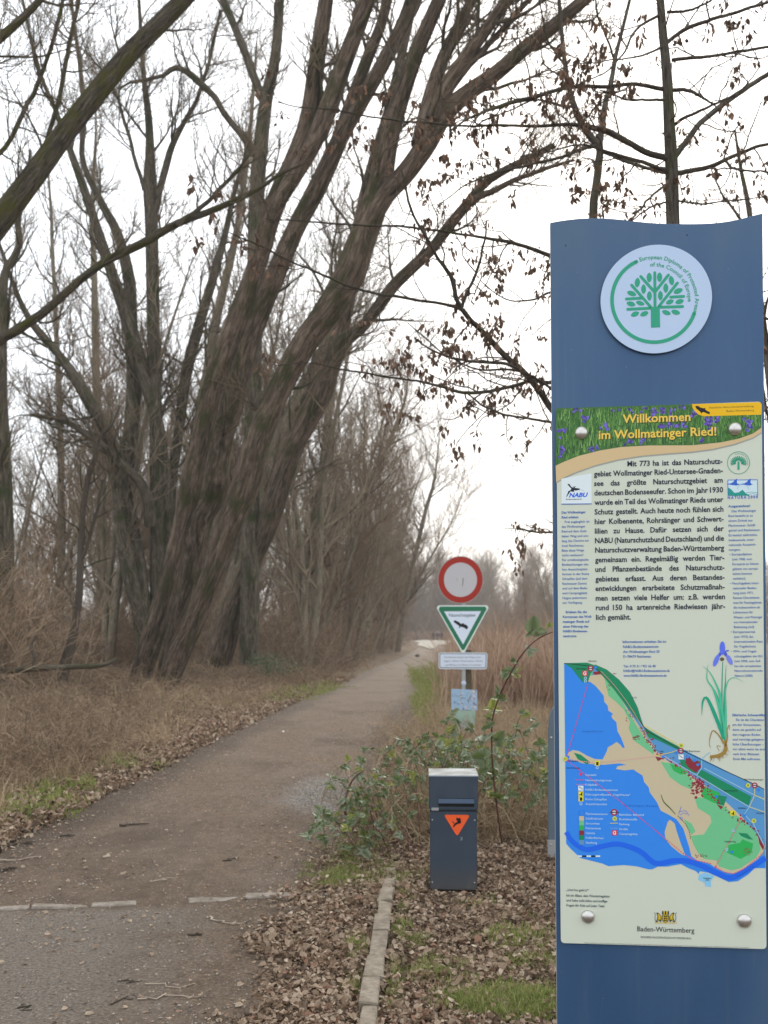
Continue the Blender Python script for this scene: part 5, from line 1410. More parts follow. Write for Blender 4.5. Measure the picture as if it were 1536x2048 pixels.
# straight one right behind the board
young('straight young tree with dry hanging leaves rising behind the right half of the board',
      [stem_px([(1370, 1720, 40), (1362, 1100, 34), (1356, 700, 30), (1346, 450, 27), (1343, 330, 26), (1338, 240, 22), (1334, 150, 20), (1326, 70, 17), (1320, -10, 15), (1316, -80, 13)], 6.8, 6.8, 50)],
      [B_([(1342, 318, 13), (1300, 308, 12), (1262, 288, 11), (1225, 268, 12), (1190, 257, 11), (1150, 250, 8), (1090, 251, 6), (1010, 250, 5), (930, 252, 4), (850, 246, 4), (760, 236, 3), (680, 222, 3), (600, 214, 2), (556, 204, 2)], 6.8, 5.9, 60),
       B_([(1342, 346, 9), (1300, 330, 8), (1250, 316, 7), (1210, 302, 5), (1160, 290, 4), (1110, 300, 3), (1050, 320, 2)], 6.8, 6.3),
       B_([(1346, 318, 12), (1375, 280, 12), (1405, 242, 11), (1450, 205, 11), (1490, 178, 10), (1540, 145, 9), (1600, 110, 7)], 6.8, 7.2),
       B_([(1348, 350, 11), (1390, 340, 10), (1425, 332, 9), (1460, 316, 8), (1500, 298, 7), (1545, 284, 6)], 6.8, 6.5),
       B_([(1450, 322, 5), (1470, 338, 5), (1505, 342, 4), (1545, 345, 3)], 6.6, 6.4),
       B_([(1325, 178, 9), (1280, 170, 8), (1230, 172, 8), (1180, 172, 8), (1120, 178, 8), (1060, 196, 9), (1000, 212, 8), (950, 230, 5), (900, 262, 3)], 6.8, 6.2, 40),
       B_([(1325, 200, 6), (1290, 200, 5), (1250, 198, 4), (1200, 180, 3)], 6.8, 6.5),
       B_([(1336, 84, 8), (1370, 58, 8), (1420, 40, 7), (1480, 22, 6), (1545, 2, 5)], 6.8, 6.6),
       B_([(1345, 120, 8), (1390, 116, 7), (1440, 110, 6), (1490, 102, 6), (1545, 92, 5)], 6.8, 7.0),
       B_([(1340, 180, 8), (1380, 182, 7), (1420, 204, 4), (1430, 208, 3)], 6.8, 6.6),
       B_([(1346, 250, 7), (1380, 230, 6), (1420, 212, 5), (1470, 190, 4)], 6.8, 6.5),
       B_([(1330, 370, 5), (1300, 395, 5), (1280, 420, 5), (1262, 440, 4)], 6.8, 6.4),
       B_([(1330, 405, 4), (1300, 415, 4), (1270, 436, 3), (1250, 450, 3)], 6.8, 6.4),
       B_([(1350, 400, 4), (1400, 408, 4), (1450, 402, 3), (1545, 392, 2)], 6.8, 6.4),
       B_([(1335, 24, 6), (1375, 22, 5), (1410, 8, 4), (1450, -20, 3)], 6.8, 6.6),
       B_([(1325, 25, 6), (1270, 62, 5), (1245, 110, 4), (1200, 150, 3), (1130, 178, 2)], 6.8, 6.4),
       B_([(1330, 90, 5), (1290, 110, 4), (1230, 120, 3), (1150, 130, 2), (1080, 150, 2)], 6.8, 6.0),
       B_([(1350, 600, 8), (1420, 590, 7), (1540, 640, 5), (1600, 690, 4)], 6.8, 6.5)], 61, leafy=.68)
# forked one further left behind the board
young('forked young tree behind the left half of the board, trunk thinner than its neighbour',
      [stem_px([(1205, 1700, 26), (1200, 1200, 22), (1192, 700, 20), (1186, 440, 18), (1194, 360, 16), (1200, 300, 15), (1198, 270, 14)], 7.6, 7.6, 40),
       stem_px([(1196, 292, 12), (1180, 272, 14), (1160, 240, 13), (1146, 205, 12), (1136, 165, 10), (1128, 110, 9), (1122, 50, 8), (1116, -30, 7)], 7.6, 7.3, 30),
       stem_px([(1200, 285, 12), (1206, 240, 12), (1212, 200, 11), (1222, 165, 10), (1232, 110, 8), (1246, 55, 7), (1262, -10, 6)], 7.6, 7.9, 30)],
      [B_([(1192, 900, 16), (1150, 860, 15), (1105, 820, 14), (1075, 775, 13), (1040, 738, 12), (1005, 706, 12), (970, 668, 11), (940, 640, 10), (921, 618, 10), (900, 612, 7), (872, 606, 6), (830, 600, 6), (790, 594, 6), (745, 586, 5), (700, 573, 5), (650, 552, 5), (600, 530, 4), (550, 506, 4), (500, 484, 3), (460, 466, 2)], 7.6, 5.8, 90),
       B_([(921, 620, 9), (912, 590, 9), (904, 555, 9), (885, 530, 7), (868, 500, 6), (850, 470, 6), (832, 440, 5), (818, 405, 5), (810, 370, 4), (803, 340, 3)], 6.5, 6.0, 40),
       B_([(922, 618, 7), (935, 585, 6), (952, 545, 6), (963, 505, 5), (970, 470, 4), (974, 440, 3)], 6.5, 6.3),
       B_([(1190, 540, 12), (1130, 520, 10), (1090, 508, 9), (1050, 494, 8), (1010, 482, 8), (960, 474, 6), (900, 464, 5), (830, 455, 5), (760, 452, 4), (680, 449, 4), (600, 443, 3), (530, 437, 2)], 7.6, 6.0, 60),
       B_([(1195, 745, 10), (1140, 752, 9), (1105, 765, 8), (1060, 762, 7), (1015, 774, 7), (970, 784, 7), (925, 786, 7), (890, 776, 6), (850, 765, 5), (800, 758, 4), (740, 748, 4), (680, 738, 3), (620, 726, 2), (560, 730, 2)], 7.6, 5.9, 60),
       B_([(1150, 848, 6), (1105, 845, 6), (1050, 836, 5), (1000, 826, 5), (960, 806, 4), (930, 784, 3)], 7.2, 6.2),
       B_([(1042, 742, 8), (1010, 728, 7), (970, 724, 6), (930, 722, 6), (900, 716, 5), (860, 698, 4), (830, 676, 3)], 6.9, 6.2),
       B_([(1105, 780, 6), (1080, 762, 5), (1030, 740, 5), (960, 738, 4), (900, 716, 3), (850, 676, 3), (815, 645, 2)], 7.2, 6.4),
       B_([(1196, 290, 8), (1170, 296, 7), (1130, 312, 6), (1090, 322, 6), (1040, 334, 5), (980, 350, 4), (930, 372, 3), (880, 410, 2)], 7.6, 6.6, 34),
       B_([(1205, 302, 8), (1240, 318, 8), (1280, 332, 7), (1330, 348, 5)], 7.6, 7.2),
       B_([(1150, 215, 6), (1110, 208, 5), (1070, 200, 4), (1020, 220, 3), (950, 250, 2)], 7.4, 6.9),
       B_([(1130, 130, 5), (1100, 90, 4), (1085, 40, 3), (1078, -10, 3)], 7.3, 7.0),
       B_([(1230, 120, 5), (1215, 80, 4), (1195, 30, 4), (1190, -10, 3)], 7.8, 7.4),
       B_([(1180, 640, 6), (1140, 600, 5), (1105, 585, 5), (1060, 600, 4), (1010, 598, 3), (960, 560, 2)], 7.6, 6.6),
       B_([(1190, 1062, 8), (1140, 1064, 6), (1105, 1064, 5), (1070, 1064, 4), (1040, 1058, 3)], 7.6, 7.0)], 62, leafy=.6)
bt = B_([(1180, 1110, 7), (1130, 1080, 6), (1100, 1066, 5), (1060, 1066, 4), (1030, 1064, 4), (1016, 1050, 3), (1005, 1030, 2)], 7.5, 6.8)
# small trees whose fine crowns show beyond the board's right edge and behind it
young('slight young tree far right beyond the blue board', [stem_px([(1580, 1600, 20), (1560, 1000, 16), (1520, 600, 13), (1498, 420, 10), (1480, 330, 7), (1470, 260, 4)], 10, 10, 30)],
      [B_([(1560, 900, 8), (1545, 860, 7), (1530, 800, 5), (1520, 700, 3)], 10, 9), B_([(1510, 520, 7), (1480, 440, 6), (1440, 380, 4), (1420, 330, 3)], 10, 10), B_([(1540, 700, 7), (1530, 620, 6), (1560, 540, 5)], 10, 9.5)], 63, leafy=.5)
# ------------------------------------------------------------------ undergrowth
def blades(n, rad, h0, h1, w0, w1, rng, lean=0.35, seg=3):
    """a tuft of grass blades"""
    V, Fc, CV = [], [], []
    k0 = 0
    for _ in range(n):
        a = rng.uniform(0, 6.28); r = rad * math.sqrt(rng.uniform()); p = np.array([r * math.cos(a), r * math.sin(a), 0])
        h = rng.uniform(h0, h1); w_ = rng.uniform(w0, w1); d = rng.uniform(0, 6.28); ln = rng.uniform(0.1, 1) * lean * h
        side = np.array([math.sin(d), -math.cos(d), 0]) * w_
        dir_ = np.array([math.cos(d), math.sin(d), 0])
        if seg == 1:
            v = [p - side, p + side, p + dir_ * ln + np.array([0, 0, h])]; f = [(0, 1, 2)]
        else:
            m = p + dir_ * ln * .35 + np.array([0, 0, h * .6]); m2 = p + dir_ * ln + np.array([0, 0, h * rng.uniform(.75, 1)])
            v = [p - side, p + side, m - side * .8, m + side * .8, m2]; f = [(0, 1, 3), (0, 3, 2), (2, 3, 4)]
        V += v; Fc += [tuple(x + k0 for x in q) for q in f]; CV += [rng.uniform()] * len(v); k0 += len(v)
    return np.array(V), [np.array(Fc)], None, np.array(CV)

def leaf_patch(n, rad, lo, hi, rng, flatness=0.35, z=0.03):
    V, Fc, CV = [], [], []
    k0 = 0
    for _ in range(n):
        a = rng.uniform(0, 6.28); r = rad * math.sqrt(rng.uniform())
        L = rng.uniform(lo, hi); W = L * rng.uniform(.3, .5)
        R = Euler((rng.normal(0, flatness), rng.normal(0, flatness), rng.uniform(0, 6.28))).to_matrix()
        c1_, c2_ = rng.uniform(-.1, .45) * L, rng.uniform(-.1, .4) * L
        pts = [(-L / 2, 0, 0), (-L * .22, W * .75, c1_), (-L * .22, -W * .75, c1_ * .6), (-L * .18, 0, -.02 * L), (L * .2, W * rng.uniform(.5, 1), c2_), (L * .2, -W * rng.uniform(.5, 1), c2_), (L * .16, 0, 0), (L / 2, 0, c2_ * .6)]
        o = Vector((r * math.cos(a), r * math.sin(a), rng.uniform(0, z)))
        V += [tuple(R @ Vector(q) + o) for q in pts]
        Fc += [tuple(x + k0 for x in q) for q in ((0, 3, 1), (0, 2, 3), (1, 3, 6), (1, 6, 4), (3, 2, 5), (3, 5, 6), (4, 6, 7), (6, 5, 7))]
        CV += [rng.uniform()] * 8; k0 += 8
    return np.array(V), [np.array(Fc)], None, np.array(CV)

def brush(seed, H, n, spread, rmin, red=0.0, fine=3, droop=.15):
    rng = np.random.default_rng(seed)
    base = np.zeros((n, 3)); base[:, :2] = rng.normal(0, spread * .35, (n, 2)); base[:, 2] = -.05
    d = unit(np.concatenate([rng.normal(0, .45, (n, 2)), np.ones((n, 1))], 1)); N = 8
    pts = np.empty((n, N, 3)); pts[:, 0] = base; L = H * rng.uniform(.5, 1.2, n)[:, None]
    for k in range(1, N):
        d = unit(d + rng.normal(0, .13, d.shape) - np.array([0, 0, droop * k / N])); pts[:, k] = pts[:, k - 1] + d * L / (N - 1)
    rad = np.linspace(1, .3, N)[None] * rng.uniform(.8, 1.6, (n, 1)) * rmin * 2
    a, ra = spawn(pts, rad, fine + 2, .15, 1, (20, 65), H * .4, .4, .1, .25, 5, .7, rmin, .5, rng)
    b, rb_ = spawn(a, ra, fine, .15, 1, (20, 60), H * .18, .4, .1, .3, 4, .8, rmin * .8, .6, rng)
    tb = TB(); tb.add(pts, rad, 4); tb.add(a, ra, 3); tb.add(b, rb_, 3)
    V = np.vstack(tb.v); Qd = np.vstack(tb.q)
    cv = np.concatenate([np.repeat(rng.uniform(0, .95, len(v) // 12 + 1), 12)[:len(v)] for v in tb.v])
    return V, [Qd], None, cv

rv = np.random.default_rng(77)
def spread(n, fn, name, protos, mats, smin, smax, tilt=.1, dens=None, z=0.0, onpath=False):
    xy = fn(n)
    if dens is not None:
        xy = xy[rv.uniform(size=len(xy)) < dens(xy[:, 0], xy[:, 1])]
    zz = gh(xy[:, 0], xy[:, 1])
    inside = (xy[:, 0] > xl(xy[:, 1]) - .2) & (xy[:, 0] < xr(xy[:, 1]) + .15)
    zz = np.maximum(zz, np.where(inside, pz(xy[:, 0], xy[:, 1]), -9)) + z
    pts = np.column_stack([xy, zz]); m = len(pts)
    rot = np.column_stack([rv.normal(0, tilt, m), rv.normal(0, tilt, m), rv.uniform(0, 6.28, m)])
    print(name, m)
    return scatter(name, protos, pts, rot, rv.uniform(smin, smax, m), rv.integers(0, len(protos), m), mats)
def vis(xy, lo=-120, hi=1700):
    px = xy[:, 0] / xy[:, 1] * F + CX
    return xy[(px > lo) & (px < hi)]
def ysq(n, a, b, e=1.0):
    u_ = rv.uniform(size=n)
    return (a ** (1 - e) + (b ** (1 - e) - a ** (1 - e)) * u_) ** (1 / (1 - e)) if e != 1 else a * (b / a) ** u_

# fallen leaves: thick right of and over the kerb, thin along the left verge
LP = [leaf_patch(16, .12, .018, .05, np.random.default_rng(i), .3, .018) for i in range(7)] + [leaf_patch(10, .1, .02, .058, np.random.default_rng(20 + i), .55, .03) for i in range(4)]
def f_right(n):
    y = ysq(n, 3.3, 14); x = rv.uniform(-.95, 3.2, n) * 1.0 + 0 * y
    return vis(np.column_stack([x, y]), 200, 1300)
def d_right(x, y):
    nz = .26 * wob(x, y, 1.7) + .16 * wob(x, y, 6)
    lim = np.interp(y, [3, 3.84, 5.33, 6.5, 7.6, 9, 14], [-.42, -.38, -.33, -.28, -.12, .12, .25])
    d = sst(-.28, .22, x - lim + nz)
    gp = np.exp(-(((x - .72) / .42) ** 2 + ((y - 3.95) / .22) ** 2)) * .75
    kx = np.interp(y, [3.0, 5.95], [-.105, .037])
    onk = (np.abs(x - kx) < .085) & (y < 5.6)
    onk = onk | ((np.abs(x - .396) < .16) & (y > 5.58) & (y < 6.1))
    bare = np.clip(.95 + .6 * wob(x, y, 2.3), .25, 1)
    return d * (1 - gp) * np.where(x > .35, .72, 1.0) * np.where(onk, np.where(y < 4.0, .6, .3), 1) * bare
spread(42000, f_right, 'fallen_leaves', LP, M_LITTER, .42, .9, .22, d_right)
bpy.data.objects['fallen_leaves'].update_tag()
tag(bpy.data.objects['fallen_leaves'], 'thick carpet of brown fallen leaves around kerb and bin', kind='stuff')
def f_left(n):
    y = ysq(n, 5.5, 34); x = xl(y) - rv.uniform(-.1, 1, n) ** 1.3 * (.7 + y * .32)
    return vis(np.column_stack([x, y]))
def f_leftd(n):
    return f_left(n)
spread(20000, lambda n: f_left(n), 'verge_leaves', LP, M_LITTER, .8, 1.5, .3, lambda x, y: np.clip(.85 + .5 * wob(x, y, 1.5), 0, 1))
tag(bpy.data.objects['verge_leaves'], 'brown leaves lying in the rough verge left of the path', kind='stuff')
def f_path(n):
    y = ysq(n, 3.3, 22); t = rv.uniform(size=n)
    return vis(np.column_stack([xl(y) + (xr(y) - xl(y)) * t, y]))
PB = [leaf_patch(3, .16, .012, .035, np.random.default_rng(50 + i), .25, .004) for i in range(4)]
spread(6500, f_path, 'path_crumbs', PB, M_LITTER, .5, 1.1, .05, lambda x, y: np.clip(.22 + .6 * wob(x, y, 1.2) + .9 * np.exp(-(x - xl(y)) / .22) + .8 * np.exp(-(xr(y) - x) / .3), .05, 1))
tag(bpy.data.objects['path_crumbs'], 'scattered bits of leaf and bark trodden into the path', kind='stuff')
def chips(n, rad, lo, hi, rng):
    V, Fc, CV = [], [], []; k0 = 0
    for _ in range(n):
        a = rng.uniform(0, 6.28); r = rad * math.sqrt(rng.uniform()); s_ = rng.uniform(lo, hi)
        q = np.array([[1, 0, 0], [0, 1, 0], [-1, 0, 0], [0, -1, 0], [0, 0, .8], [0, 0, -.8]]) * s_ * rng.uniform(.6, 1.3, (6, 1)) + [r * math.cos(a), r * math.sin(a), s_ * .2]
        V += list(q); Fc += [tuple(x + k0 for x in f) for f in ((0, 1, 4), (1, 2, 4), (2, 3, 4), (3, 0, 4))]; CV += [rng.uniform()] * 6; k0 += 6
    return np.array(V), [np.array(Fc)], None, np.array(CV)
M_CHIP = cv_mat('grit', [(0, (.12, .1, .085)), (.5, (.26, .225, .19)), (.85, (.34, .3, .25)), (1, (.48, .43, .37))], .85)
CP = [chips(10, .2, .003, .009, np.random.default_rng(70 + i)) for i in range(4)]
def f_grav(n):
    k = n // 3
    xy = np.column_stack([rv.normal(-.5, .3, k), rv.normal(9.3, .55, k)])
    return np.vstack([f_path(n - k), xy])
spread(3400, f_grav, 'path_grit', CP, M_CHIP, .5, 1.2, .03)
tag(bpy.data.objects['path_grit'], 'small loose stones on the earth path', kind='stuff')

# green grass
GT = [blades(34, .07, .03, .09, .0016, .003, np.random.default_rng(i), .6) for i in range(4)]
def spots(lst):
    def fn(n):
        out = []
        tot = sum(s_[4] for s_ in lst)
        for x, y, sx_, sy_, wgt in lst:
            k = int(n * wgt / tot); out.append(np.column_stack([rv.normal(x, sx_, k), rv.normal(y, sy_, k)]))
        return np.vstack(out)
    return fn
pxw = lambda px, py: ((px - CX) / F * GY(py), GY(py))
def sp_(px, py, wx, wy, wt):
    x, y = pxw(px, py); return (x, y, wx / F * y, wy * y * y / (CH * F), wt)
GS = [sp_(1020, 2015, 55, 13, 110), sp_(950, 2022, 30, 9, 44), sp_(1060, 2030, 40, 12, 60), sp_(770, 1975, 14, 22, 22), sp_(745, 2015, 12, 12, 14), sp_(790, 1870, 12, 14, 14), sp_(832, 1893, 10, 8, 12), sp_(1010, 1885, 26, 10, 20), sp_(860, 1950, 40, 14, 22),
      sp_(795, 1800, 10, 16, 12), sp_(715, 1985, 12, 12, 12), sp_(690, 1760, 30, 14, 34), sp_(790, 1760, 30, 14, 34), sp_(730, 1715, 30, 20, 26), sp_(930, 1800, 26, 10, 18), sp_(690, 1730, 16, 20, 16), sp_(716, 1900, 8, 10, 8), sp_(1080, 1900, 20, 30, 18), sp_(1060, 1940, 25, 12, 14)]
def notkerb(x, y):
    kx = np.interp(y, [3.0, 5.95], [-.105, .037])
    return np.where(((np.abs(x - kx) < .075) & (y < 5.9)) | ((np.abs(x - .396) < .2) & (y > 5.5) & (y < 6.1)), 0.0, 1.0)
spread(3100, spots(GS), 'green_grass', GT, M_GRASS, .25, .7, .25, notkerb)
tag(bpy.data.objects['green_grass'], 'patches of short green grass among the fallen leaves', kind='stuff')
GT2 = [blades(30, .16, .025, .085, .003, .007, np.random.default_rng(10 + i), .6) for i in range(3)]
GS2 = [sp_(30, 1625, 40, 14, 60), sp_(110, 1590, 30, 7, 40), sp_(-60, 1650, 50, 20, 40), sp_(215, 1540, 30, 8, 20), sp_(600, 1385, 26, 5, 22), sp_(640, 1375, 18, 4, 16), sp_(852, 1375, 9, 28, 60), sp_(870, 1355, 12, 14, 36), sp_(848, 1420, 8, 18, 26), sp_(890, 1400, 14, 16, 22), sp_(875, 1335, 7, 8, 12), sp_(560, 1400, 20, 4, 8)]
spread(5600, spots(GS2), 'verge_grass', GT2, M_GRASS, .5, 1.05, .2)
tag(bpy.data.objects['verge_grass'], 'green grass tufts along both path verges', kind='stuff')

# dry grass and brushwood on the left verge
ST = [blades(40, .22, .12, .5, .002, .0045, np.random.default_rng(30 + i), 1.3) for i in range(4)]
def f_dry(n):
    y = ysq(n, 6.5, 60, .8); x = xl(y) - .25 - np.abs(rv.normal(0, .28, n)) * (1.5 + y * .35)
    return vis(np.column_stack([x, y]), -150, 900)
spread(5200, f_dry, 'dry_grass', ST, M_STRAW, .2, .8, .4, lambda x, y: np.clip(.5 + 1.3 * wob(x, y, 1.1), .05, 1) * np.where(y > 13, .45, 1) * sst(.1, .8, xl(y) - x))
tag(bpy.data.objects['dry_grass'], 'pale dry grass on the verge left of the path', kind='stuff')
BR1 = [brush(200 + i, .75, 14, .35, .0022, fine=3, droop=.9) for i in range(4)]
def f_br(n):
    y = ysq(n, 8, 46, .8); x = xl(y) - .7 - np.abs(rv.normal(0, .5, n)) * (1.2 + y * .22)
    return vis(np.column_stack([x, y]), -200, 900)
spread(3200, f_br, 'bramble_tangle', BR1, M_BRUSH, .4, 1.3, .2, lambda x, y: np.clip(.55 + 1.5 * wob(x, y, .8), .06, 1) * sst(.3, 1.3, xl(y) - x) * np.where((y > 14) & (y < 27) & (x / y * F + CX > 180) & (x / y * F + CX < 600), .12, 1))
tag(bpy.data.objects['bramble_tangle'], 'low tangle of dead brown stems on the left verge', kind='stuff')
BR2 = [brush(300 + i, 3.0, 11, 1.3, .0052, fine=5, droop=(.0, .1, .5, .05)[i]) for i in range(4)]
def f_th(n):
    y = ysq(n, 17, 120, .9); x = xl(y) - 1.6 - rv.uniform(0, 1, n) ** 1.2 * (4 + y * .5)
    return vis(np.column_stack([x, y]), -150, 900)
def d_th(x, y):
    px = x / y * F + CX
    keep = np.where((y < 33) & (px > 60) & (px < 620), 0.0, 1.0)          # nothing grows in front of the big willows
    return keep * sst(1.2, 3.0, xl(y) - x)
spread(1150, f_th, 'thicket', BR2, M_BRUSH, .45, 1.25, .12, d_th)
tag(bpy.data.objects['thicket'], 'brown leafless thicket filling the wood below the trees on the left', kind='stuff')

# reeds and dry brush right of the path
RD_ = [blades(40, .6, .5, 2.0, .004, .010, np.random.default_rng(60 + i), .75) for i in range(5)]
def f_reed(n):
    y = ysq(n, 17, 175, .7); x = xr(y) + .9 + rv.uniform(0, 1, n) ** 1.1 * (3 + y * .34)
    return vis(np.column_stack([x, y]), 830, 1250)
spread(5600, f_reed, 'reed_bed', RD_, M_REED, .4, 1.2, .22, lambda x, y: np.where((y > 85) & (x / y * F + CX < 912), 0, 1) * sst(.6, 2.4 + 0 * y, x - xr(y)) * np.clip(.8 + .9 * wob(x, y, .5), .15, 1))
tag(bpy.data.objects['reed_bed'], 'tan reed bed right of the path reaching to the far wood', kind='stuff')
def f_dr(n):
    y = ysq(n, 6.9, 26, .8); x = np.maximum(xr(y) + .12, .18 + 0 * y) + rv.uniform(0, 1, n) * (1.2 + y * .16)
    return vis(np.column_stack([x, y]), 700, 1250)
spread(1900, f_dr, 'rough_grass', ST, M_STRAW, .35, 1.0, .35, lambda x, y: sst(.25, .7, x - xr(y)) * np.where(y < 8, .6, 1))
tag(bpy.data.objects['rough_grass'], 'rough dry grass between the brambles and the reeds', kind='stuff')
BR3 = [brush(400 + i, .8, 9, .4, .0019, fine=3, droop=.8) for i in range(3)]
def f_b3(n):
    y = ysq(n, 7.0, 15, .8); x = .15 + rv.uniform(0, 1, n) * (1.5 + y * .1) - (y < 8.5) * .25
    return vis(np.column_stack([x, y]), 690, 1200)
spread(260, f_b3, 'dry_stems', BR3, M_STRAW, .5, 1.2, .25)
tag(bpy.data.objects['dry_stems'], 'dead pale stems woven through the brambles', kind='stuff')

# edge of the far clearing: pale grass
spread(900, lambda n: np.column_stack([rv.uniform(2, 16, n), rv.uniform(100, 260, n)]), 'far_grass', RD_, M_REED, .15, .4, .1, lambda x, y: np.where(np.abs(x - y * .0485) < y * .022, 0.0, 1))
tag(bpy.data.objects['far_grass'], 'pale low grass round the far clearing', kind='stuff')

def f_fb(n):
    y = rv.uniform(135, 250, n); px = rv.uniform(790, 1500, n); y = np.where(px < 990, 232 + (y - 135) * .5, y)
    return np.column_stack([(px - CX) / F * y, y])
spread(420, f_fb, 'far_brushwood', BR2, M_BRUSH, 1.6, 3.2, .08)
tag(bpy.data.objects['far_brushwood'], 'hazy brushwood below the far wood', kind='stuff')

PC = [brush(600 + i, 1.1, 4, .3, .0035, fine=1, droop=1.1) for i in range(4)]
spread(150, f_br, 'pale_canes', PC, M_STRAW, .6, 1.3, .3, lambda x, y: sst(.3, 1.2, xl(y) - x))
tag(bpy.data.objects['pale_canes'], 'pale bent canes standing over the left verge', kind='stuff')
def f_fr(n):
    y = rv.uniform(222, 240, n); px = rv.uniform(815, 930, n)
    return np.column_stack([(px - CX) / F * y, y])
spread(420, f_fr, 'far_reeds', RD_, M_REED, 1.0, 1.5, .1)
tag(bpy.data.objects['far_reeds'], 'pale reed bank behind the far clearing', kind='stuff')
# ------------------------------------------------------------------ brambles with separate leaves
def bramble_leaf(L, W, rng, n=7):
    """one leaflet: folded along the midrib, toothed edge"""
    V = [(0, 0, 0)]; Fc = []
    mid = [0]
    for k in range(1, n):
        t = k / n
        V.append((0, L * t, -.12 * L * t * t)); mid.append(len(V) - 1)
    V.append((0, L, -.14 * L)); tip = len(V) - 1
    for sgn in (-1, 1):
        prev = None
        for k in range(1, n):
            t = k / n
            w_ = W * (math.sin(math.pi * t ** .85) ** .6) * (1 + .03 * (-1) ** k)
            V.append((sgn * w_, L * (t - .03), -.12 * L * t * t + .16 * w_ + rng.normal(0, .01) * L)); c = len(V) - 1
            if prev is None: Fc.append((0, mid[1], c) if sgn > 0 else (0, c, mid[1]))
            else:
                Fc.append((prev, mid[k - 1], mid[k], c))
            prev = c
        Fc.append((prev, mid[n - 1], tip))
    me = bpy.data.meshes.new('leaf'); me.from_pydata(V, [], Fc)
    me.polygons.foreach_set('use_smooth', [True] * len(Fc)); me.update()
    return me
def leafmat(name, a, b, tr=.25):
    m = NM(name, .55, .4)
    v = m.coords()
    oi = m.n('ShaderNodeObjectInfo')
    c = m.mix(m.math('ADD', m.math('MULTIPLY', oi.outputs['Random'], .7), m.math('MULTIPLY', m.noise(v, 40, 3), .3)), a, b)
    sx = m.n('ShaderNodeSeparateXYZ'); m.l(v, sx.inputs[0])
    c = m.mix(m.step(m.math('ABSOLUTE', sx.outputs['X']), .0022, .0008, 0, .5), c, (.25, .29, .17))
    m.color(c)
    t_ = m.n('ShaderNodeBsdfTranslucent'); m.l(m.mix(.5, c, (.2, .3, .03)), t_.inputs[0])
    ms = m.n('ShaderNodeMixShader'); ms.inputs[0].default_value = tr
    m.l(m.b.outputs[0], ms.inputs[1]); m.l(t_.outputs[0], ms.inputs[2]); m.l(ms.outputs[0], m.t.nodes['Material Output'].inputs[0])
    m.bump(m.noise(m.coords(scale=(1, 2.5, 1)), 130, 2), .4, .002)
    return m.m
M_LF = [leafmat('bramble_leaf_green', (.09, .122, .05), (.175, .215, .11)), leafmat('bramble_leaf_grey', (.2, .235, .15), (.32, .35, .24)), leafmat('bramble_leaf_lit_through', (.22, .26, .06), (.38, .36, .1), .4)]  # last one: yellow-green of light shining through put into the leaf colour
rlf = np.random.default_rng(4)
LM = []
for m_ in M_LF:
    for q in range(3):
        me = bramble_leaf(.072, rlf.uniform(.025, .033), rlf); me.materials.append(m_); LM.append(me)
M_CANE = flat('bramble_cane', (.13, .05, .045), .6, .3)
M_CANE2 = flat('green_cane', (.16, .17, .08), .6, .3)

def put_leaf(parent, base, p, d, nrm_up, sc, which):
    o = bpy.data.objects.new('leaf', LM[which]); COL.objects.link(o); o.parent = parent
    y = Vector(d).normalized(); z = Vector(nrm_up); z = (z - y * z.dot(y)).normalized(); x = y.cross(z)
    R = Matrix((x, y, z)).transposed()
    o.matrix_local = Matrix.Translation(Vector(p) - Vector(base)) @ R.to_4x4() @ Matrix.Scale(sc, 4)

def compound(parent, base, p, d, rng, sc=1.0, n=3, col_p=(.5, .33, .17), tb=None):
    """leafstalk with three leaflets"""
    d = unit(np.asarray(d, float)); st = rng.uniform(.02, .045) * sc
    q = p + d * st
    if tb is not None: tb.append((p, q))
    up = unit(np.array([rng.normal(0, .45), -0.45 + rng.normal(0, .4), .8]))
    k = int(rng.choice(3, p=col_p)) * 3
    s = unit(np.cross(d, up))
    for dd, ss in ((d, 1.0), (unit(s + d * .1), .78), (unit(-s + d * .1), .78))[:n]:
        put_leaf(parent, base, q, dd + rng.normal(0, .12, 3), up + rng.normal(0, .15, 3), sc * ss * rng.uniform(.75, 1.15), k + int(rng.integers(0, 3)))

def bramble(label, canes, seed, per_m=9, sc=1.0, col_p=(.5, .33, .17), name='bramble_bush', n_leaf=3, mat=None):
    rng = np.random.default_rng(seed)
    base = np.array(canes[0][0][0]); base[2] = gh(base[0], base[1])
    t = empty(name, tuple(base)); tag(t, label, 'bramble', 'brambles around the bin' if name == 'bramble_bush' else None)
    stalks = []
    for i, (pts, rad) in enumerate(canes):
        tb = TB(); tb.add(pts - base, rad, 6)
        mesh_obj('cane', tb.mesh('cane'), mat or (M_CANE if rng.uniform() < .55 else M_CANE2), t)
        L = np.linalg.norm(np.diff(pts, axis=0), axis=1).sum(); n = int(L * per_m)
        T = unit(np.gradient(pts, axis=0))
        for k in range(n):
            f = (k + rng.uniform(.2, .8)) / n * .85 + .15; j = min(int(f * (len(pts) - 1)), len(pts) - 1)
            d = unit(T[j] * .35 + rng.normal(0, .7, 3) * np.array([1, .8, .6]) + np.array([0, -.35, .1]))
            compound(t, base, pts[j], d, rng, sc * rng.uniform(.7, 1.2), n_leaf, col_p, stalks)
    tb = TB()
    S = np.array([[a, (a + b) / 2 + np.array([0, 0, .003]), b] for a, b in stalks]) - base
    tb.add(S, np.full(S.shape[:2], .0011), 3)
    o = mesh_obj('leafstalks', tb.mesh('leafstalks'), M_CANE2, t); o['kind'] = 'stuff'
    return t
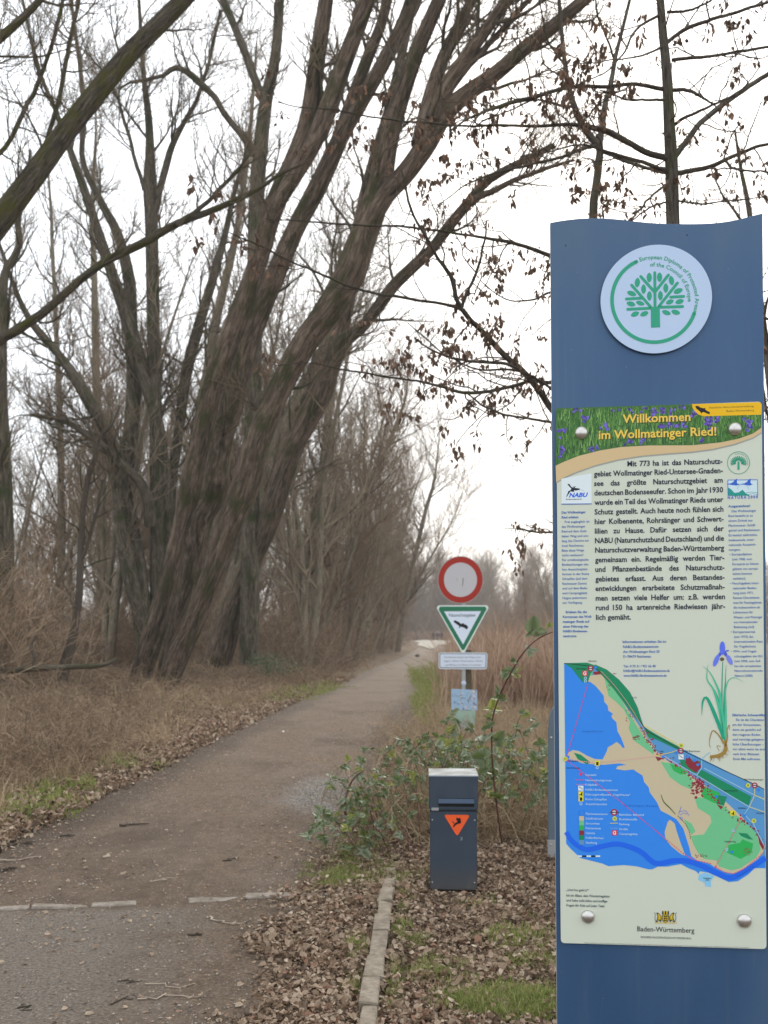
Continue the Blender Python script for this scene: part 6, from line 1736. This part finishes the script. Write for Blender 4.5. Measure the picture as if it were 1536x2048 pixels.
def cane_rand(x, y, rng, L, H, az=None, r=.0035):
    az = rng.uniform(0, 6.28) if az is None else az
    n = 22; t_ = np.linspace(0, 1, n)
    out = L * t_; z = H * np.sin(np.clip(t_ * 1.25, 0, 1.4) * math.pi / 1.55) ** .9 if False else H * (1 - (1 - np.minimum(t_ * 1.7, 1.9)) ** 2)
    z0 = float(gh(x, y))
    pts = np.column_stack([x + out * math.cos(az), y + out * math.sin(az) * .8, z0 + np.maximum(z, 0.01)])
    k = rng.normal(0, .012, (n, 3)); pts += np.cumsum(k, 0) * .4
    return pts, np.linspace(r, r * .4, n)
specs = [('bramble bush with round grey green leaves left of the bin', (.12, 7.0), 17, .42, .6, 501, (1.6, 4.4)), ('low bramble growing out towards the path in front of the gravel patch', (.02, 6.6), 12, .34, .4, 502, (1.8, 4.6)),
         ('bramble clump directly behind the bin', (.5, 7.4), 16, .55, .7, 503, (0, 6.28)), ('bramble between the bin and the blue board', (.9, 7.5), 17, .6, .7, 504, (0, 6.28)),
         ('bramble below the small weathered signs', (.6, 8.6), 14, .6, .82, 505, (0, 6.28)), ('bramble behind the left edge of the blue board', (1.25, 8.3), 13, .6, .8, 506, (0, 6.28)), ('thin bramble near the path edge behind the left one', (.45, 8.3), 12, .5, .6, 507, (0, 6.2))]
for lab, (x, y), n, L, H, sd_, (a0, a1) in specs:
    rg = np.random.default_rng(sd_)
    bramble(lab, [cane_rand(x + rg.normal(0, .16), y + rg.normal(0, .2), rg, L * rg.uniform(.6, 1.25), H * rg.uniform(.45, 1.05), rg.uniform(a0, a1)) for _ in range(n)], sd_, 7.5, rg.uniform(.68, .88))
# arching canes
AC = stem_px([(1004, 1690, 3.6), (992, 1600, 3.6), (984, 1510, 3.4), (985, 1440, 3.4), (1000, 1390, 3.4), (1022, 1345, 3.2), (1045, 1308, 3), (1066, 1285, 2.6), (1090, 1270, 2.4), (1115, 1262, 2), (1140, 1262, 1.5)], 6.9, 5.9, 40)
bramble('long arching bramble cane with green leaves reaching behind the blue board', [AC], 521, 10, 1.25, (.62, .18, .2), 'bramble_cane', 3, M_CANE)
AC2 = stem_px([(694, 1655, 5), (690, 1620, 5), (693, 1590, 4), (702, 1565, 4), (714, 1550, 3), (729, 1541, 2)], 7.0, 6.9, 20)
t = tube_part('bare_cane', None, np.zeros(3), AC2[0], AC2[1], M_CANE, 6, 0.0); tag(t, 'bare dark cane curving up at the edge of the path', 'cane')

# ivy-like green shrub by the second willow
rs = np.random.default_rng(88)
sb = np.array([*pxw(545, 1345), 0.1]); sb[1] = 28; sb[0] = (545 - CX) / F * 28; sb[2] = gh(sb[0], sb[1])
shr = empty('evergreen_shrub', tuple(sb)); tag(shr, 'small green leafy shrub right of the dark willow foot', 'shrub')
ca = [cane_rand(0, 0, rs, rs.uniform(.4, 1.1), rs.uniform(.3, .85), rs.uniform(0, 6.28), .006) for _ in range(26)]
tb = TB(); tb.add(np.array([c[0] - [0, 0, gh(0, 0)] for c in ca]), np.array([c[1] for c in ca]), 4)
mesh_obj('stems', tb.mesh('stems'), M_CANE2, shr)
V, Fc, CV = [], [], []; k0 = 0
for c in ca:
    for _ in range(34):
        p = c[0][rs.integers(5, 22)] - [0, 0, gh(0, 0)] + rs.normal(0, .06, 3); s_ = rs.uniform(.02, .045)
        a_, b_ = unit(rs.normal(size=3)), unit(rs.normal(size=3))
        V += [p - a_ * s_, p + b_ * s_ * .5, p + a_ * s_, p - b_ * s_ * .5]; Fc.append((k0, k0 + 1, k0 + 2, k0 + 3)); CV += [rs.uniform(0, .7)] * 4; k0 += 4
M_IVY = cv_mat('evergreen_leaves', [(0, (.05, .085, .035)), (.5, (.1, .15, .07)), (1, (.2, .26, .14))], .5, .2, .4)
o = mesh_obj('foliage', np_mesh('foliage', np.array(V), np.array(Fc), attrs={'cv': ('FLOAT', np.array(CV, np.float32))}), M_IVY, shr); o['kind'] = 'stuff'

# ------------------------------------------------------------------ litter bin
def box(name, x0, x1, y0, y1, z0, z1, mat, parent, bev=.003):
    bm = bmesh.new(); bmesh.ops.create_cube(bm, size=1)
    for v in bm.verts: v.co = Vector(((x0 + x1) / 2 + v.co.x * (x1 - x0), (y0 + y1) / 2 + v.co.y * (y1 - y0), (z0 + z1) / 2 + v.co.z * (z1 - z0)))
    if bev: bmesh.ops.bevel(bm, geom=bm.edges[:], offset=bev, segments=2, affect='EDGES')
    me = bpy.data.meshes.new(name); bm.to_mesh(me); bm.free()
    return mesh_obj(name, me, mat, parent)
def bin_mat():
    m = NM('slate_blue_paint', .5, .45)
    v = m.coords()
    a = m.noise(v, 3.5, 4); b = m.noise(m.coords(scale=(1, 1, .25)), 18, 4)
    c = m.mix(m.step(a, .35, .7), (.033, .052, .078), (.05, .07, .098))
    c = m.mix(m.step(b, .58, .75, 0, .4), c, (.12, .125, .12))
    sx = m.n('ShaderNodeSeparateXYZ'); m.l(v, sx.inputs[0])
    c = m.mix(m.math('MULTIPLY', m.step(m.math('ADD', sx.outputs['Z'], m.math('MULTIPLY', a, .25)), .34, .12), .55), c, (.12, .1, .075))
    m.color(c); m.l(m.step(b, .3, .7, .42, .62), m.b.inputs['Roughness'])
    return m.m
M_BIN = bin_mat()
YB = 5.7; bx = (907 - CX) / F * YB; z_ = lambda py, Y=YB: CH + (HY - py) / F * Y
bn = empty('litter_bin', (bx, YB, 0), math.radians(-2.5)); tag(bn, 'slate blue metal litter bin with orange triangle sticker at the edge of the brambles', 'litter bin')
W_ = 98 / F * YB / 2
box('body', -W_ * .955, W_ * .955, 0, .27, z_(1780), z_(1612), M_BIN, bn, .004)
box('hood', -W_, W_, -.008, .30, z_(1619), z_(1551) - .004, M_BIN, bn, .004)
M_LID = stone_mat('weathered_lid', (.3, .32, .33), (.62, .62, .58), 22)
box('lid', -W_ - .002, W_ + .002, -.010, .302, z_(1551) - .004, z_(1551), M_LID, bn, .001)
box('lid_edge', -W_ - .003, W_ + .003, -.012, -.0095, z_(1551) - .006, z_(1551) + .0015, ink(120, 130, 140), bn, 0)
box('slot', -W_ * .62, W_ * .84, -.0095, -.0075, z_(1613), z_(1596), flat('slot_dark', (.008, .009, .011), .8), bn, 0)
box('handle_flap', -W_ * .62, W_ * .84, -.02, -.0085, z_(1606), z_(1597), flat('worn_blue_metal', (.12, .175, .27), .35, .5, .3), bn, .002)
box('lock', -W_ * .9, -W_ * .6, -.012, -.004, z_(1621), z_(1615), M_ZINC, bn, .002)
box('seam', -W_ * .958, W_ * .958, -.0012, .271, z_(1623), z_(1620.5), flat('seam_shadow', (.012, .016, .022), .8), bn, 0)
for sx_ in (-1, 1):
    for zz in (z_(1640), z_(1765)): dome('rivet', .005, .003, M_ZINC, bn, (sx_ * W_ * .86, -.0005, zz), 8, 3)
box('foot_plate', -W_ * .4, W_ * .4, .03, .22, z_(1784), z_(1780), M_TWIG_DARK, bn, 0)
box('post', -.028, .028, .12, .176, -.05, z_(1782), M_ZINC, bn, .003)
BnM = Matrix.Rotation(math.radians(-2.5), 4, 'Z')
PS = Plate(Vector((bx, YB, 0)) + BnM.to_3x3() @ Vector((0, -.0012, 0)), BnM)
c5 = lambda x, y: (660 + x / 3.339, 1480 + y / 3.339)
M_OR = flat('orange_print', (.93, .13, .03), .5)
PS.poly('sticker', [(766, 508), (770, 500), (778, 499), (918, 500), (928, 504), (929, 512), (858, 630), (849, 636), (840, 631)], M_OR, 1, c5)
BKI = ink(24, 30, 42, 1.0)
for pl in ([(820, 584), (824, 570), (834, 556), (846, 547), (858, 543), (868, 545), (876, 550), (872, 558), (862, 558), (850, 562), (838, 570), (830, 580)], [(816, 541), (822, 543), (832, 555), (826, 560)], [(842, 532), (846, 515), (856, 524), (868, 518), (874, 530), (868, 542), (852, 544)], [(850, 542), (874, 538), (878, 546), (858, 552)]):
    PS.poly('sticker_emblem', pl, BKI, 2, c5)
PS.stroke('paint_chip', [(872, 650), (884, 652), (880, 666), (870, 668)], 4, ink(150, 160, 170), 1, c5)
PS.build(bn, y=-.0012)

# ------------------------------------------------------------------ sign post by the path
YS = 13.2
c4 = lambda x, y: (820 + x / 4.876, 1080 + y / 4.876)
wx = lambda px, Y=YS: (px - CX) / F * Y
wz = lambda py, Y=YS: CH + (HY - py) / F * Y
SO = Vector((wx(925), YS, 0))
sg = empty('sign_post', tuple(SO)); tag(sg, 'post by the path with round red ring sign, green triangle sign and text plate', 'sign')
wood = stone_mat('weathered_wood', (.05, .042, .026), (.15, .125, .075), 40)
box('post', wx(932) - SO.x, wx(943.5) - SO.x, .03, .13, -.1, wz(1300), wood, sg, .006)
box('metal_tube', wx(924) - SO.x, wx(931.5) - SO.x, .012, .05, .3, wz(1118), M_ZINC, sg, .004)
MR, MW = ink(180, 52, 38, .82), ink(176, 180, 184, 1.35)
SB = ink(150, 152, 150, 1.2)
PSg = Plate(SO, Matrix.Identity(4))
def pl_outline(pts, conv): return [PSg.uv(*conv(*p)) for p in pts]
rc = PSg.uv(*c4(492, 388)); rr_ = 222 / 4.876 / F * YS
circ = lambda r, n=64: [(rc[0] + r * math.cos(k / n * 2 * math.pi), rc[1] + r * 1.04 * math.sin(k / n * 2 * math.pi)) for k in range(n)]
rs_ = slab('round_sign', circ(rr_), -.004, 0, [SB, SB], sg)
PR_ = Plate(SO + Vector((0, -.0045, 0)), Matrix.Identity(4))
def ringuv(plate, name, r0, r1, mat, layer, n=64):
    V = []; Fc = []
    for k in range(n):
        for r in (r0, r1): V.append((rc[0] + r * math.cos(k / n * 2 * math.pi), rc[1] + r * 1.04 * math.sin(k / n * 2 * math.pi)))
    for k in range(n):
        a = 2 * k; b = 2 * ((k + 1) % n); Fc.append((a, a + 1, b + 1, b))
    plate.put(name, V, Fc, mat, layer)
ringuv(PR_, 'red_ring', rr_ * .725, rr_ * .975, MR, 1)
PR_.put('white_field', circ(rr_ * .73), [tuple(range(64))], ink(178, 176, 178, 1.2), .5)
PR_.stroke('scratches', [(517, 372), (516, 420), (505, 470)], [10, 9, 1], ink(112, 112, 96), 2, c4)
PR_.stroke('scratches', [(460, 372), (456, 410)], [5, 2], ink(124, 122, 112), 2, c4)
PR_.build(rs_, y=-.0045)
tri = lambda ins: [(262 + ins * 1.5, 668 + ins), (268 + ins * 1.5, 646 + ins), (284 + ins, 637 + ins), (742 - ins, 637 + ins), (760 - ins * 1.5, 646 + ins), (764 - ins * 1.5, 664 + ins), (534 - ins * .3, 1090 - ins * 1.8), (517, 1098 - ins * 1.9), (500 + ins * .3, 1090 - ins * 1.8)]
ts = slab('triangle_sign', pl_outline(tri(0), c4), -.008, -.004, [ink(196, 206, 200), SB], sg)
PT = Plate(SO + Vector((0, -.0085, 0)), Matrix.Identity(4))
PT.poly('green_border', tri(12), ink(38, 106, 76), 1, c4)
PT.poly('white_triangle', [(332, 696), (692, 694), (518, 1018)], ink(196, 206, 222), 2, c4)
PT.text('lettering', 'Naturschutzgebiet', 380, 747, 640, 30, ink(52, 74, 72, 1.0), 3, c4, bold=.012)
PT.poly('eagle', [(426, 786), (445, 783), (462, 794), (480, 802), (492, 814), (502, 820), (510, 812), (522, 812), (530, 822), (548, 826), (564, 842), (566, 858), (552, 872), (538, 862), (520, 852), (506, 848), (492, 846), (484, 858), (474, 856), (482, 840), (462, 826), (444, 812), (430, 806)], ink(20, 26, 30, 1.0), 3, c4)
PT.build(ts, y=-.0085)
tp = slab('text_plate', [PSg.uv(*c4(x, y)) for x, y in ((278, 1118), (284, 1102), (298, 1096), (736, 1098), (752, 1106), (756, 1120), (752, 1240), (744, 1256), (730, 1262), (298, 1258), (284, 1250), (278, 1236))], -.005, -.001, [ink(186, 192, 198), SB], sg)
PX = Plate(SO + Vector((0, -.0055, 0)), Matrix.Identity(4))
PX.poly('border', [(288, 1116), (296, 1106), (736, 1108), (746, 1118), (743, 1240), (734, 1250), (300, 1248), (288, 1240)], ink(74, 92, 104), 1, c4)
PX.poly('white_area', [(295, 1120), (301, 1112), (731, 1114), (739, 1122), (736, 1237), (729, 1243), (304, 1241), (295, 1234)], ink(190, 198, 210), 2, c4)
for s_, x0_, y_, x1_ in (('Das Betreten abseits der Wege sowie', 336, 1150, 690), ('Lagern, Zelten, Feuermachen, Reiten', 332, 1187, 708), ('und Pflücken von Pflanzen ist verboten', 342, 1226, 692)):
    PX.text('lettering', s_, x0_, y_, x1_, 15, ink(90, 98, 106), 3, c4, bold=.01)
PX.build(tp, y=-.0055)
dome('badge', .033, .006, ink(170, 180, 200), sg, (PSg.uv(*c4(525, 1398))[0], .008, PSg.uv(*c4(525, 1398))[1]), 16, 3)
bp_ = slab('blue_plate', pl_outline([(402, 1452), (655, 1462), (658, 1660), (404, 1656)], c4), -.004, 0, [ink(140, 166, 188), SB], sg)
PB_ = Plate(SO + Vector((0, -.0045, 0)), Matrix.Identity(4))
rw = np.random.default_rng(12)
for x, y in ((410, 1496), (440, 1492), (470, 1500), (590, 1500), (620, 1504), (416, 1566), (446, 1570), (476, 1574), (500, 1580)):
    for q in range(3):
        a_ = (x + rw.uniform(0, 22), y + rw.uniform(0, 22)); PB_.stroke('worn_lettering', [a_, (a_[0] + rw.normal(0, 5), a_[1] + rw.uniform(8, 18))], 4, ink(74, 92, 124), 1, c4)
for q in range(46):
    PB_.ell('peeled_spots', (rw.uniform(480, 650), rw.uniform(1470, 1650)), rw.uniform(4, 15), rw.uniform(4, 14), rw.uniform(0, 180), (ink(190, 182, 176), ink(168, 166, 186), ink(120, 124, 140))[q % 3], 1.2 + q * .01, c4, 7)
for q in range(30):
    PB_.ell('peeled_spots', (rw.uniform(480, 600), rw.uniform(1480, 1650)), rw.uniform(2, 5), rw.uniform(2, 6), 0, ink(66, 70, 80), 2 + q * .01, c4, 6)
PB_.build(bp_, y=-.0045)
gp_ = slab('green_plate', pl_outline([(424, 1662), (638, 1664), (634, 1890), (430, 1886)], c4), -.003, .001, [ink(138, 164, 150), SB], sg)
PG_ = Plate(SO + Vector((0, -.0035, 0)), Matrix.Identity(4))
for q in range(22):
    PG_.ell('peeled_spots', (rw.uniform(480, 610), rw.uniform(1770, 1850)), rw.uniform(4, 12), rw.uniform(4, 12), 0, (ink(176, 180, 200), ink(80, 96, 140))[q % 2], 1 + q * .01, c4, 7)
PG_.build(gp_, y=-.0035)

# grey-blue steel post behind the board's left edge
Yp = 6.5
gpost = empty('steel_post', (wx(1107, Yp), Yp, 0)); tag(gpost, 'short grey blue steel post with rounded top just behind the board left edge', 'post')
oo = [(-.03, -.05), (.04, -.05), (.04, wz(1408, Yp)), (.012, wz(1412, Yp)), (-.012, wz(1422, Yp)), (-.026, wz(1440, Yp)), (-.03, wz(1466, Yp))]
slab('upright', oo, 0, .04, flat('grey_blue_paint', (.12, .165, .2), .5), gpost, .002)
box('base_plate', -.04, .05, -.012, 0, .02, .16, M_ZINC, gpost, .002)
for zz in (.05, .13): dome('bolt', .008, .006, M_ZINC, gpost, (-.02, -.013, zz), 8, 3)
dome('bolt', .008, .006, M_SILVER, gpost, (-.015, -.001, wz(1475, Yp)), 8, 3)

# low grey roof-like panel glimpsed left of the triangle sign's tip: a short marker post
mk = empty('marker_post', (wx(915, 24), 24, 0)); tag(mk, 'low grey post half hidden behind the tip of the triangle sign', 'post')
slab('upright', [(-.05, -.05), (.06, -.05), (.06, wz(1297, 24)), (-.05, wz(1305, 24))], 0, .08, flat('dull_grey', (.14, .16, .15), .7), mk)

# ------------------------------------------------------------------ twigs and scraps lying on the path
def ground_stick(px0, py0, px1, py1, w_, mat, lab, kink=.02, cat='twig', group='twigs lying on the path'):
    a, b = np.array(pxw(px0, py0)), np.array(pxw(px1, py1)); n = 8
    xy = a + (b - a) * np.linspace(0, 1, n)[:, None] + np.concatenate([[[0, 0]], rw.normal(0, kink, (n - 2, 2)), [[0, 0]]])
    r = w_ / 2 / F * a[1]
    pts = np.column_stack([xy, [max(float(pz(x, y)), float(gh(x, y))) + r * 1.1 + .002 for x, y in xy]])
    o = tube_part('twig', None, pts.mean(0), pts, np.linspace(r, r * .45, n), mat, 6, .05); o.location = tuple(pts.mean(0))
    tag(o, lab, cat, group)
PALE = flat('peeled_twig', (.42, .34, .26), .8)
for args in ((0, 1727, 78, 1722, 4, PALE, 'pale straight twig on the path at the left edge above the stone channel'), (0, 1748, 28, 1743, 6, M_TWIG_DARK, 'short dark twig at the left edge of the path'),
             (205, 1722, 224, 1712, 4, PALE, 'small forked pale twig in the middle of the path'), (300, 1770, 356, 1760, 3, PALE, 'thin pale twig just above the stone channel'),
             (420, 1841, 462, 1854, 4, PALE, 'bent pale twig below the channel near the leaves'), (462, 1854, 486, 1853, 3, PALE, 'tip end of twig lying near the leaves'),
             (275, 2006, 360, 1998, 4, PALE, 'long pale twig near the bottom of the path'), (360, 1998, 402, 1999, 2.5, PALE, 'slender pale twig continuing beside the long one'),
             (236, 2008, 276, 2004, 3, M_TWIG_DARK, 'dark thin twig left of the long pale one'), (290, 1975, 388, 1976, 3, PALE, 'faint straight twig above the long pale one'), (42, 2018, 64, 2028, 4, M_TWIG_DARK, 'small dark twig in the bottom left corner'),
             (122, 1677, 150, 1676, 4, M_TWIG_DARK, 'dark twig on the upper path near the left verge'), (240, 1656, 298, 1653, 5, M_TWIG_DARK, 'dark knobbly twig in the centre of the path'),
             (235, 1970, 285, 1969, 3, M_TWIG_DARK, 'level dark twig on the grey gravel edge'), (375, 1878, 405, 1875, 4, M_TWIG_DARK, 'small dark twig among crumbs right of centre'), (445, 1727, 470, 1721, 3, M_TWIG_DARK, 'fine dark twig near the right side of the path'),
             (0, 1700, 70, 1690, 5, M_TWIG_DARK, 'dark twig along the muddy left edge of the path'), (970, 1800, 1100, 1780, 3, PALE, 'pale stalk lying right of the bin')):
    ground_stick(*args)
def scrap(px, py, s_, mat, lab, cat):
    x, y = pxw(px, py); z0 = max(float(pz(x, y)), float(gh(x, y)))
    v, fs, _, cv = leaf_patch(1, .001, s_, s_ * 1.02, np.random.default_rng(int(px)), .15, .001)
    o = mesh_obj('scrap', np_mesh('scrap', v, fs, attrs={'cv': ('FLOAT', cv.astype(np.float32))}), mat); o.location = (x, y, z0 + .012); tag(o, lab, cat)
M_PAPER = flat('white_paper', (.75, .74, .7), .7)
scrap(433, 1483, .09, M_PAPER, 'white paper scrap lying at the left edge of the path', 'scrap')
scrap(567, 1467, .05, M_PAPER, 'small white speck of litter on the upper path', 'scrap')
scrap(559, 1880, .055, M_PAPER, 'white curled leaf lying where the fallen leaves begin', 'leaf')
for px_, py_, s_, lab in ((835, 1314, .5, 'dark clump on the distant path'), (440, 1468, .12, 'dark lump beside the white scrap')):
    x, y = pxw(px_, py_); V = []; 
    bm = bmesh.new(); bmesh.ops.create_icosphere(bm, subdivisions=2, radius=s_ * .3)
    for v in bm.verts: v.co = Vector((v.co.x * rw.uniform(.8, 1.2), v.co.y * rw.uniform(.8, 1.2), v.co.z * .8))
    me = bpy.data.meshes.new('earth_clod'); bm.to_mesh(me); bm.free()
    o = mesh_obj('earth_clod', me, M_TWIG_DARK); o.location = (x, y, s_ * .15); tag(o, lab, 'clod')

# ------------------------------------------------------------------ people in the distance
def person(px, Y, H, coat, trousers, hair, stride, label):
    x = wx(px, Y); z0 = float(gh(x, Y)) if Y < 100 else .1
    t = empty('person', (x, Y, z0)); tag(t, label, 'person', 'three walkers on the far clearing')
    k = H / 1.72
    J = {'pelvis': (0, 0, .95), 'chest': (0, 0, 1.25), 'neck': (0, 0, 1.45), 'head0': (0, -.01, 1.53), 'head1': (0, -.02, 1.66),
         'shL': (-.18, 0, 1.4), 'elL': (-.25, -.03, 1.13), 'haL': (-.24, -.1, .87), 'shR': (.18, 0, 1.4), 'elR': (.25, .05, 1.13), 'haR': (.25, .02, .87),
         'hipL': (-.09, 0, .9), 'knL': (-.1, -stride * .5, .5), 'anL': (-.1, -stride * .35, .08), 'toL': (-.1, -stride * .35 - .15, .04),
         'hipR': (.09, 0, .9), 'knR': (.1, stride * .2, .5), 'anR': (.1, stride * .8, .1), 'toR': (.1, stride * .8 - .14, .04)}
    Rr = dict(pelvis=.15, chest=.165, neck=.06, head0=.085, head1=.09, shL=.075, elL=.05, haL=.035, shR=.075, elR=.05, haR=.035, hipL=.1, knL=.065, anL=.045, toL=.035, hipR=.1, knR=.065, anR=.045, toR=.035)
    E_ = [('pelvis', 'chest'), ('chest', 'neck'), ('neck', 'head0'), ('head0', 'head1'), ('chest', 'shL'), ('shL', 'elL'), ('elL', 'haL'), ('chest', 'shR'), ('shR', 'elR'), ('elR', 'haR'), ('pelvis', 'hipL'), ('hipL', 'knL'), ('knL', 'anL'), ('anL', 'toL'), ('pelvis', 'hipR'), ('hipR', 'knR'), ('knR', 'anR'), ('anR', 'toR')]
    names = list(J); me = bpy.data.meshes.new('body')
    me.from_pydata([tuple(c * k for c in J[n_]) for n_ in names], [(names.index(a), names.index(b)) for a, b in E_], [])
    o = bpy.data.objects.new('body', me); COL.objects.link(o); o.parent = t
    md = o.modifiers.new('skin', 'SKIN'); md.use_smooth_shade = True
    for i, n_ in enumerate(names):
        me.skin_vertices[0].data[i].radius = (Rr[n_] * k, Rr[n_] * k * .8)
    me.skin_vertices[0].data[0].use_root = True
    sb_ = o.modifiers.new('sub', 'SUBSURF'); sb_.levels = 1; sb_.render_levels = 1
    me.materials.append(trousers)
    def shell(nm, rows, mat, n=12):
        V = []; Fc = []
        for i, (cy, z, ra, rb2) in enumerate(rows):
            for q in range(n):
                a = q / n * 2 * math.pi; V.append((ra * math.cos(a) * k, (cy + rb2 * math.sin(a)) * k, z * k))
        for i in range(len(rows) - 1):
            for q in range(n): Fc.append((i * n + q, i * n + (q + 1) % n, (i + 1) * n + (q + 1) % n, (i + 1) * n + q))
        Fc.append(tuple(range((len(rows) - 1) * n, len(rows) * n)))
        m_ = bpy.data.meshes.new(nm); m_.from_pydata(V, [], Fc); mesh_obj(nm, m_, mat, t)
    shell('coat', [(0, .8, .2, .15), (0, 1.0, .19, .15), (0, 1.2, .2, .16), (0, 1.38, .22, .14), (0, 1.46, .12, .1), (0, 1.5, .06, .06)], coat)
    for s2 in (-1, 1):
        tb = TB(); tb.add(np.array([J['sh' + 'LR'[(s2 + 1) // 2]], J['el' + 'LR'[(s2 + 1) // 2]], J['ha' + 'LR'[(s2 + 1) // 2]]]) * k, np.array([.085, .07, .05]) * k, 8)
        mesh_obj('sleeve', tb.mesh('sleeve'), coat, t)
    shell('hair', [(0, 1.58, .1, .1), (.0, 1.66, .105, .108), (.0, 1.73, .08, .085), (0, 1.765, .03, .03)], hair)
YP = 195
person(867, YP, 1.68, flat('black_coat', (.02, .022, .025), .8), flat('dark_trousers', (.02, .02, .024), .8), flat('dark_hair', (.03, .025, .02), .8), .3, 'left walker of the distant three, all in black')
person(875, YP + 1, 1.76, flat('navy_coat', (.02, .028, .055), .8), flat('navy_trousers', (.02, .025, .045), .8), flat('white_cap', (.7, .7, .68), .8), .2, 'middle walker of the distant three, navy coat and pale cap')
person(883, YP - 1, 1.72, flat('plum_coat', (.06, .015, .03), .8), flat('brown_trousers', (.04, .02, .022), .8), flat('brown_hair', (.05, .03, .02), .8), .25, 'right walker of the distant three, in a plum red coat')

# ------------------------------------------------------------------ haze
bm = bmesh.new(); bmesh.ops.create_cube(bm, size=1)
for v in bm.verts: v.co = Vector((v.co.x * 490, 228 + v.co.y * 516, 14.5 + v.co.z * 32))
me = bpy.data.meshes.new('haze'); bm.to_mesh(me); bm.free()
hz = bpy.data.objects.new('haze', me); COL.objects.link(hz); tag(hz, 'thin winter haze', kind='stuff')
hm = bpy.data.materials.new('haze'); hm.use_nodes = True; hm.node_tree.nodes.clear()
pv = hm.node_tree.nodes.new('ShaderNodeVolumePrincipled'); pv.inputs['Color'].default_value = (.9, .93, 1, 1); pv.inputs['Density'].default_value = .00065; pv.inputs['Anisotropy'].default_value = .2
ho = hm.node_tree.nodes.new('ShaderNodeOutputMaterial'); hm.node_tree.links.new(pv.outputs[0], ho.inputs['Volume'])
me.materials.append(hm)
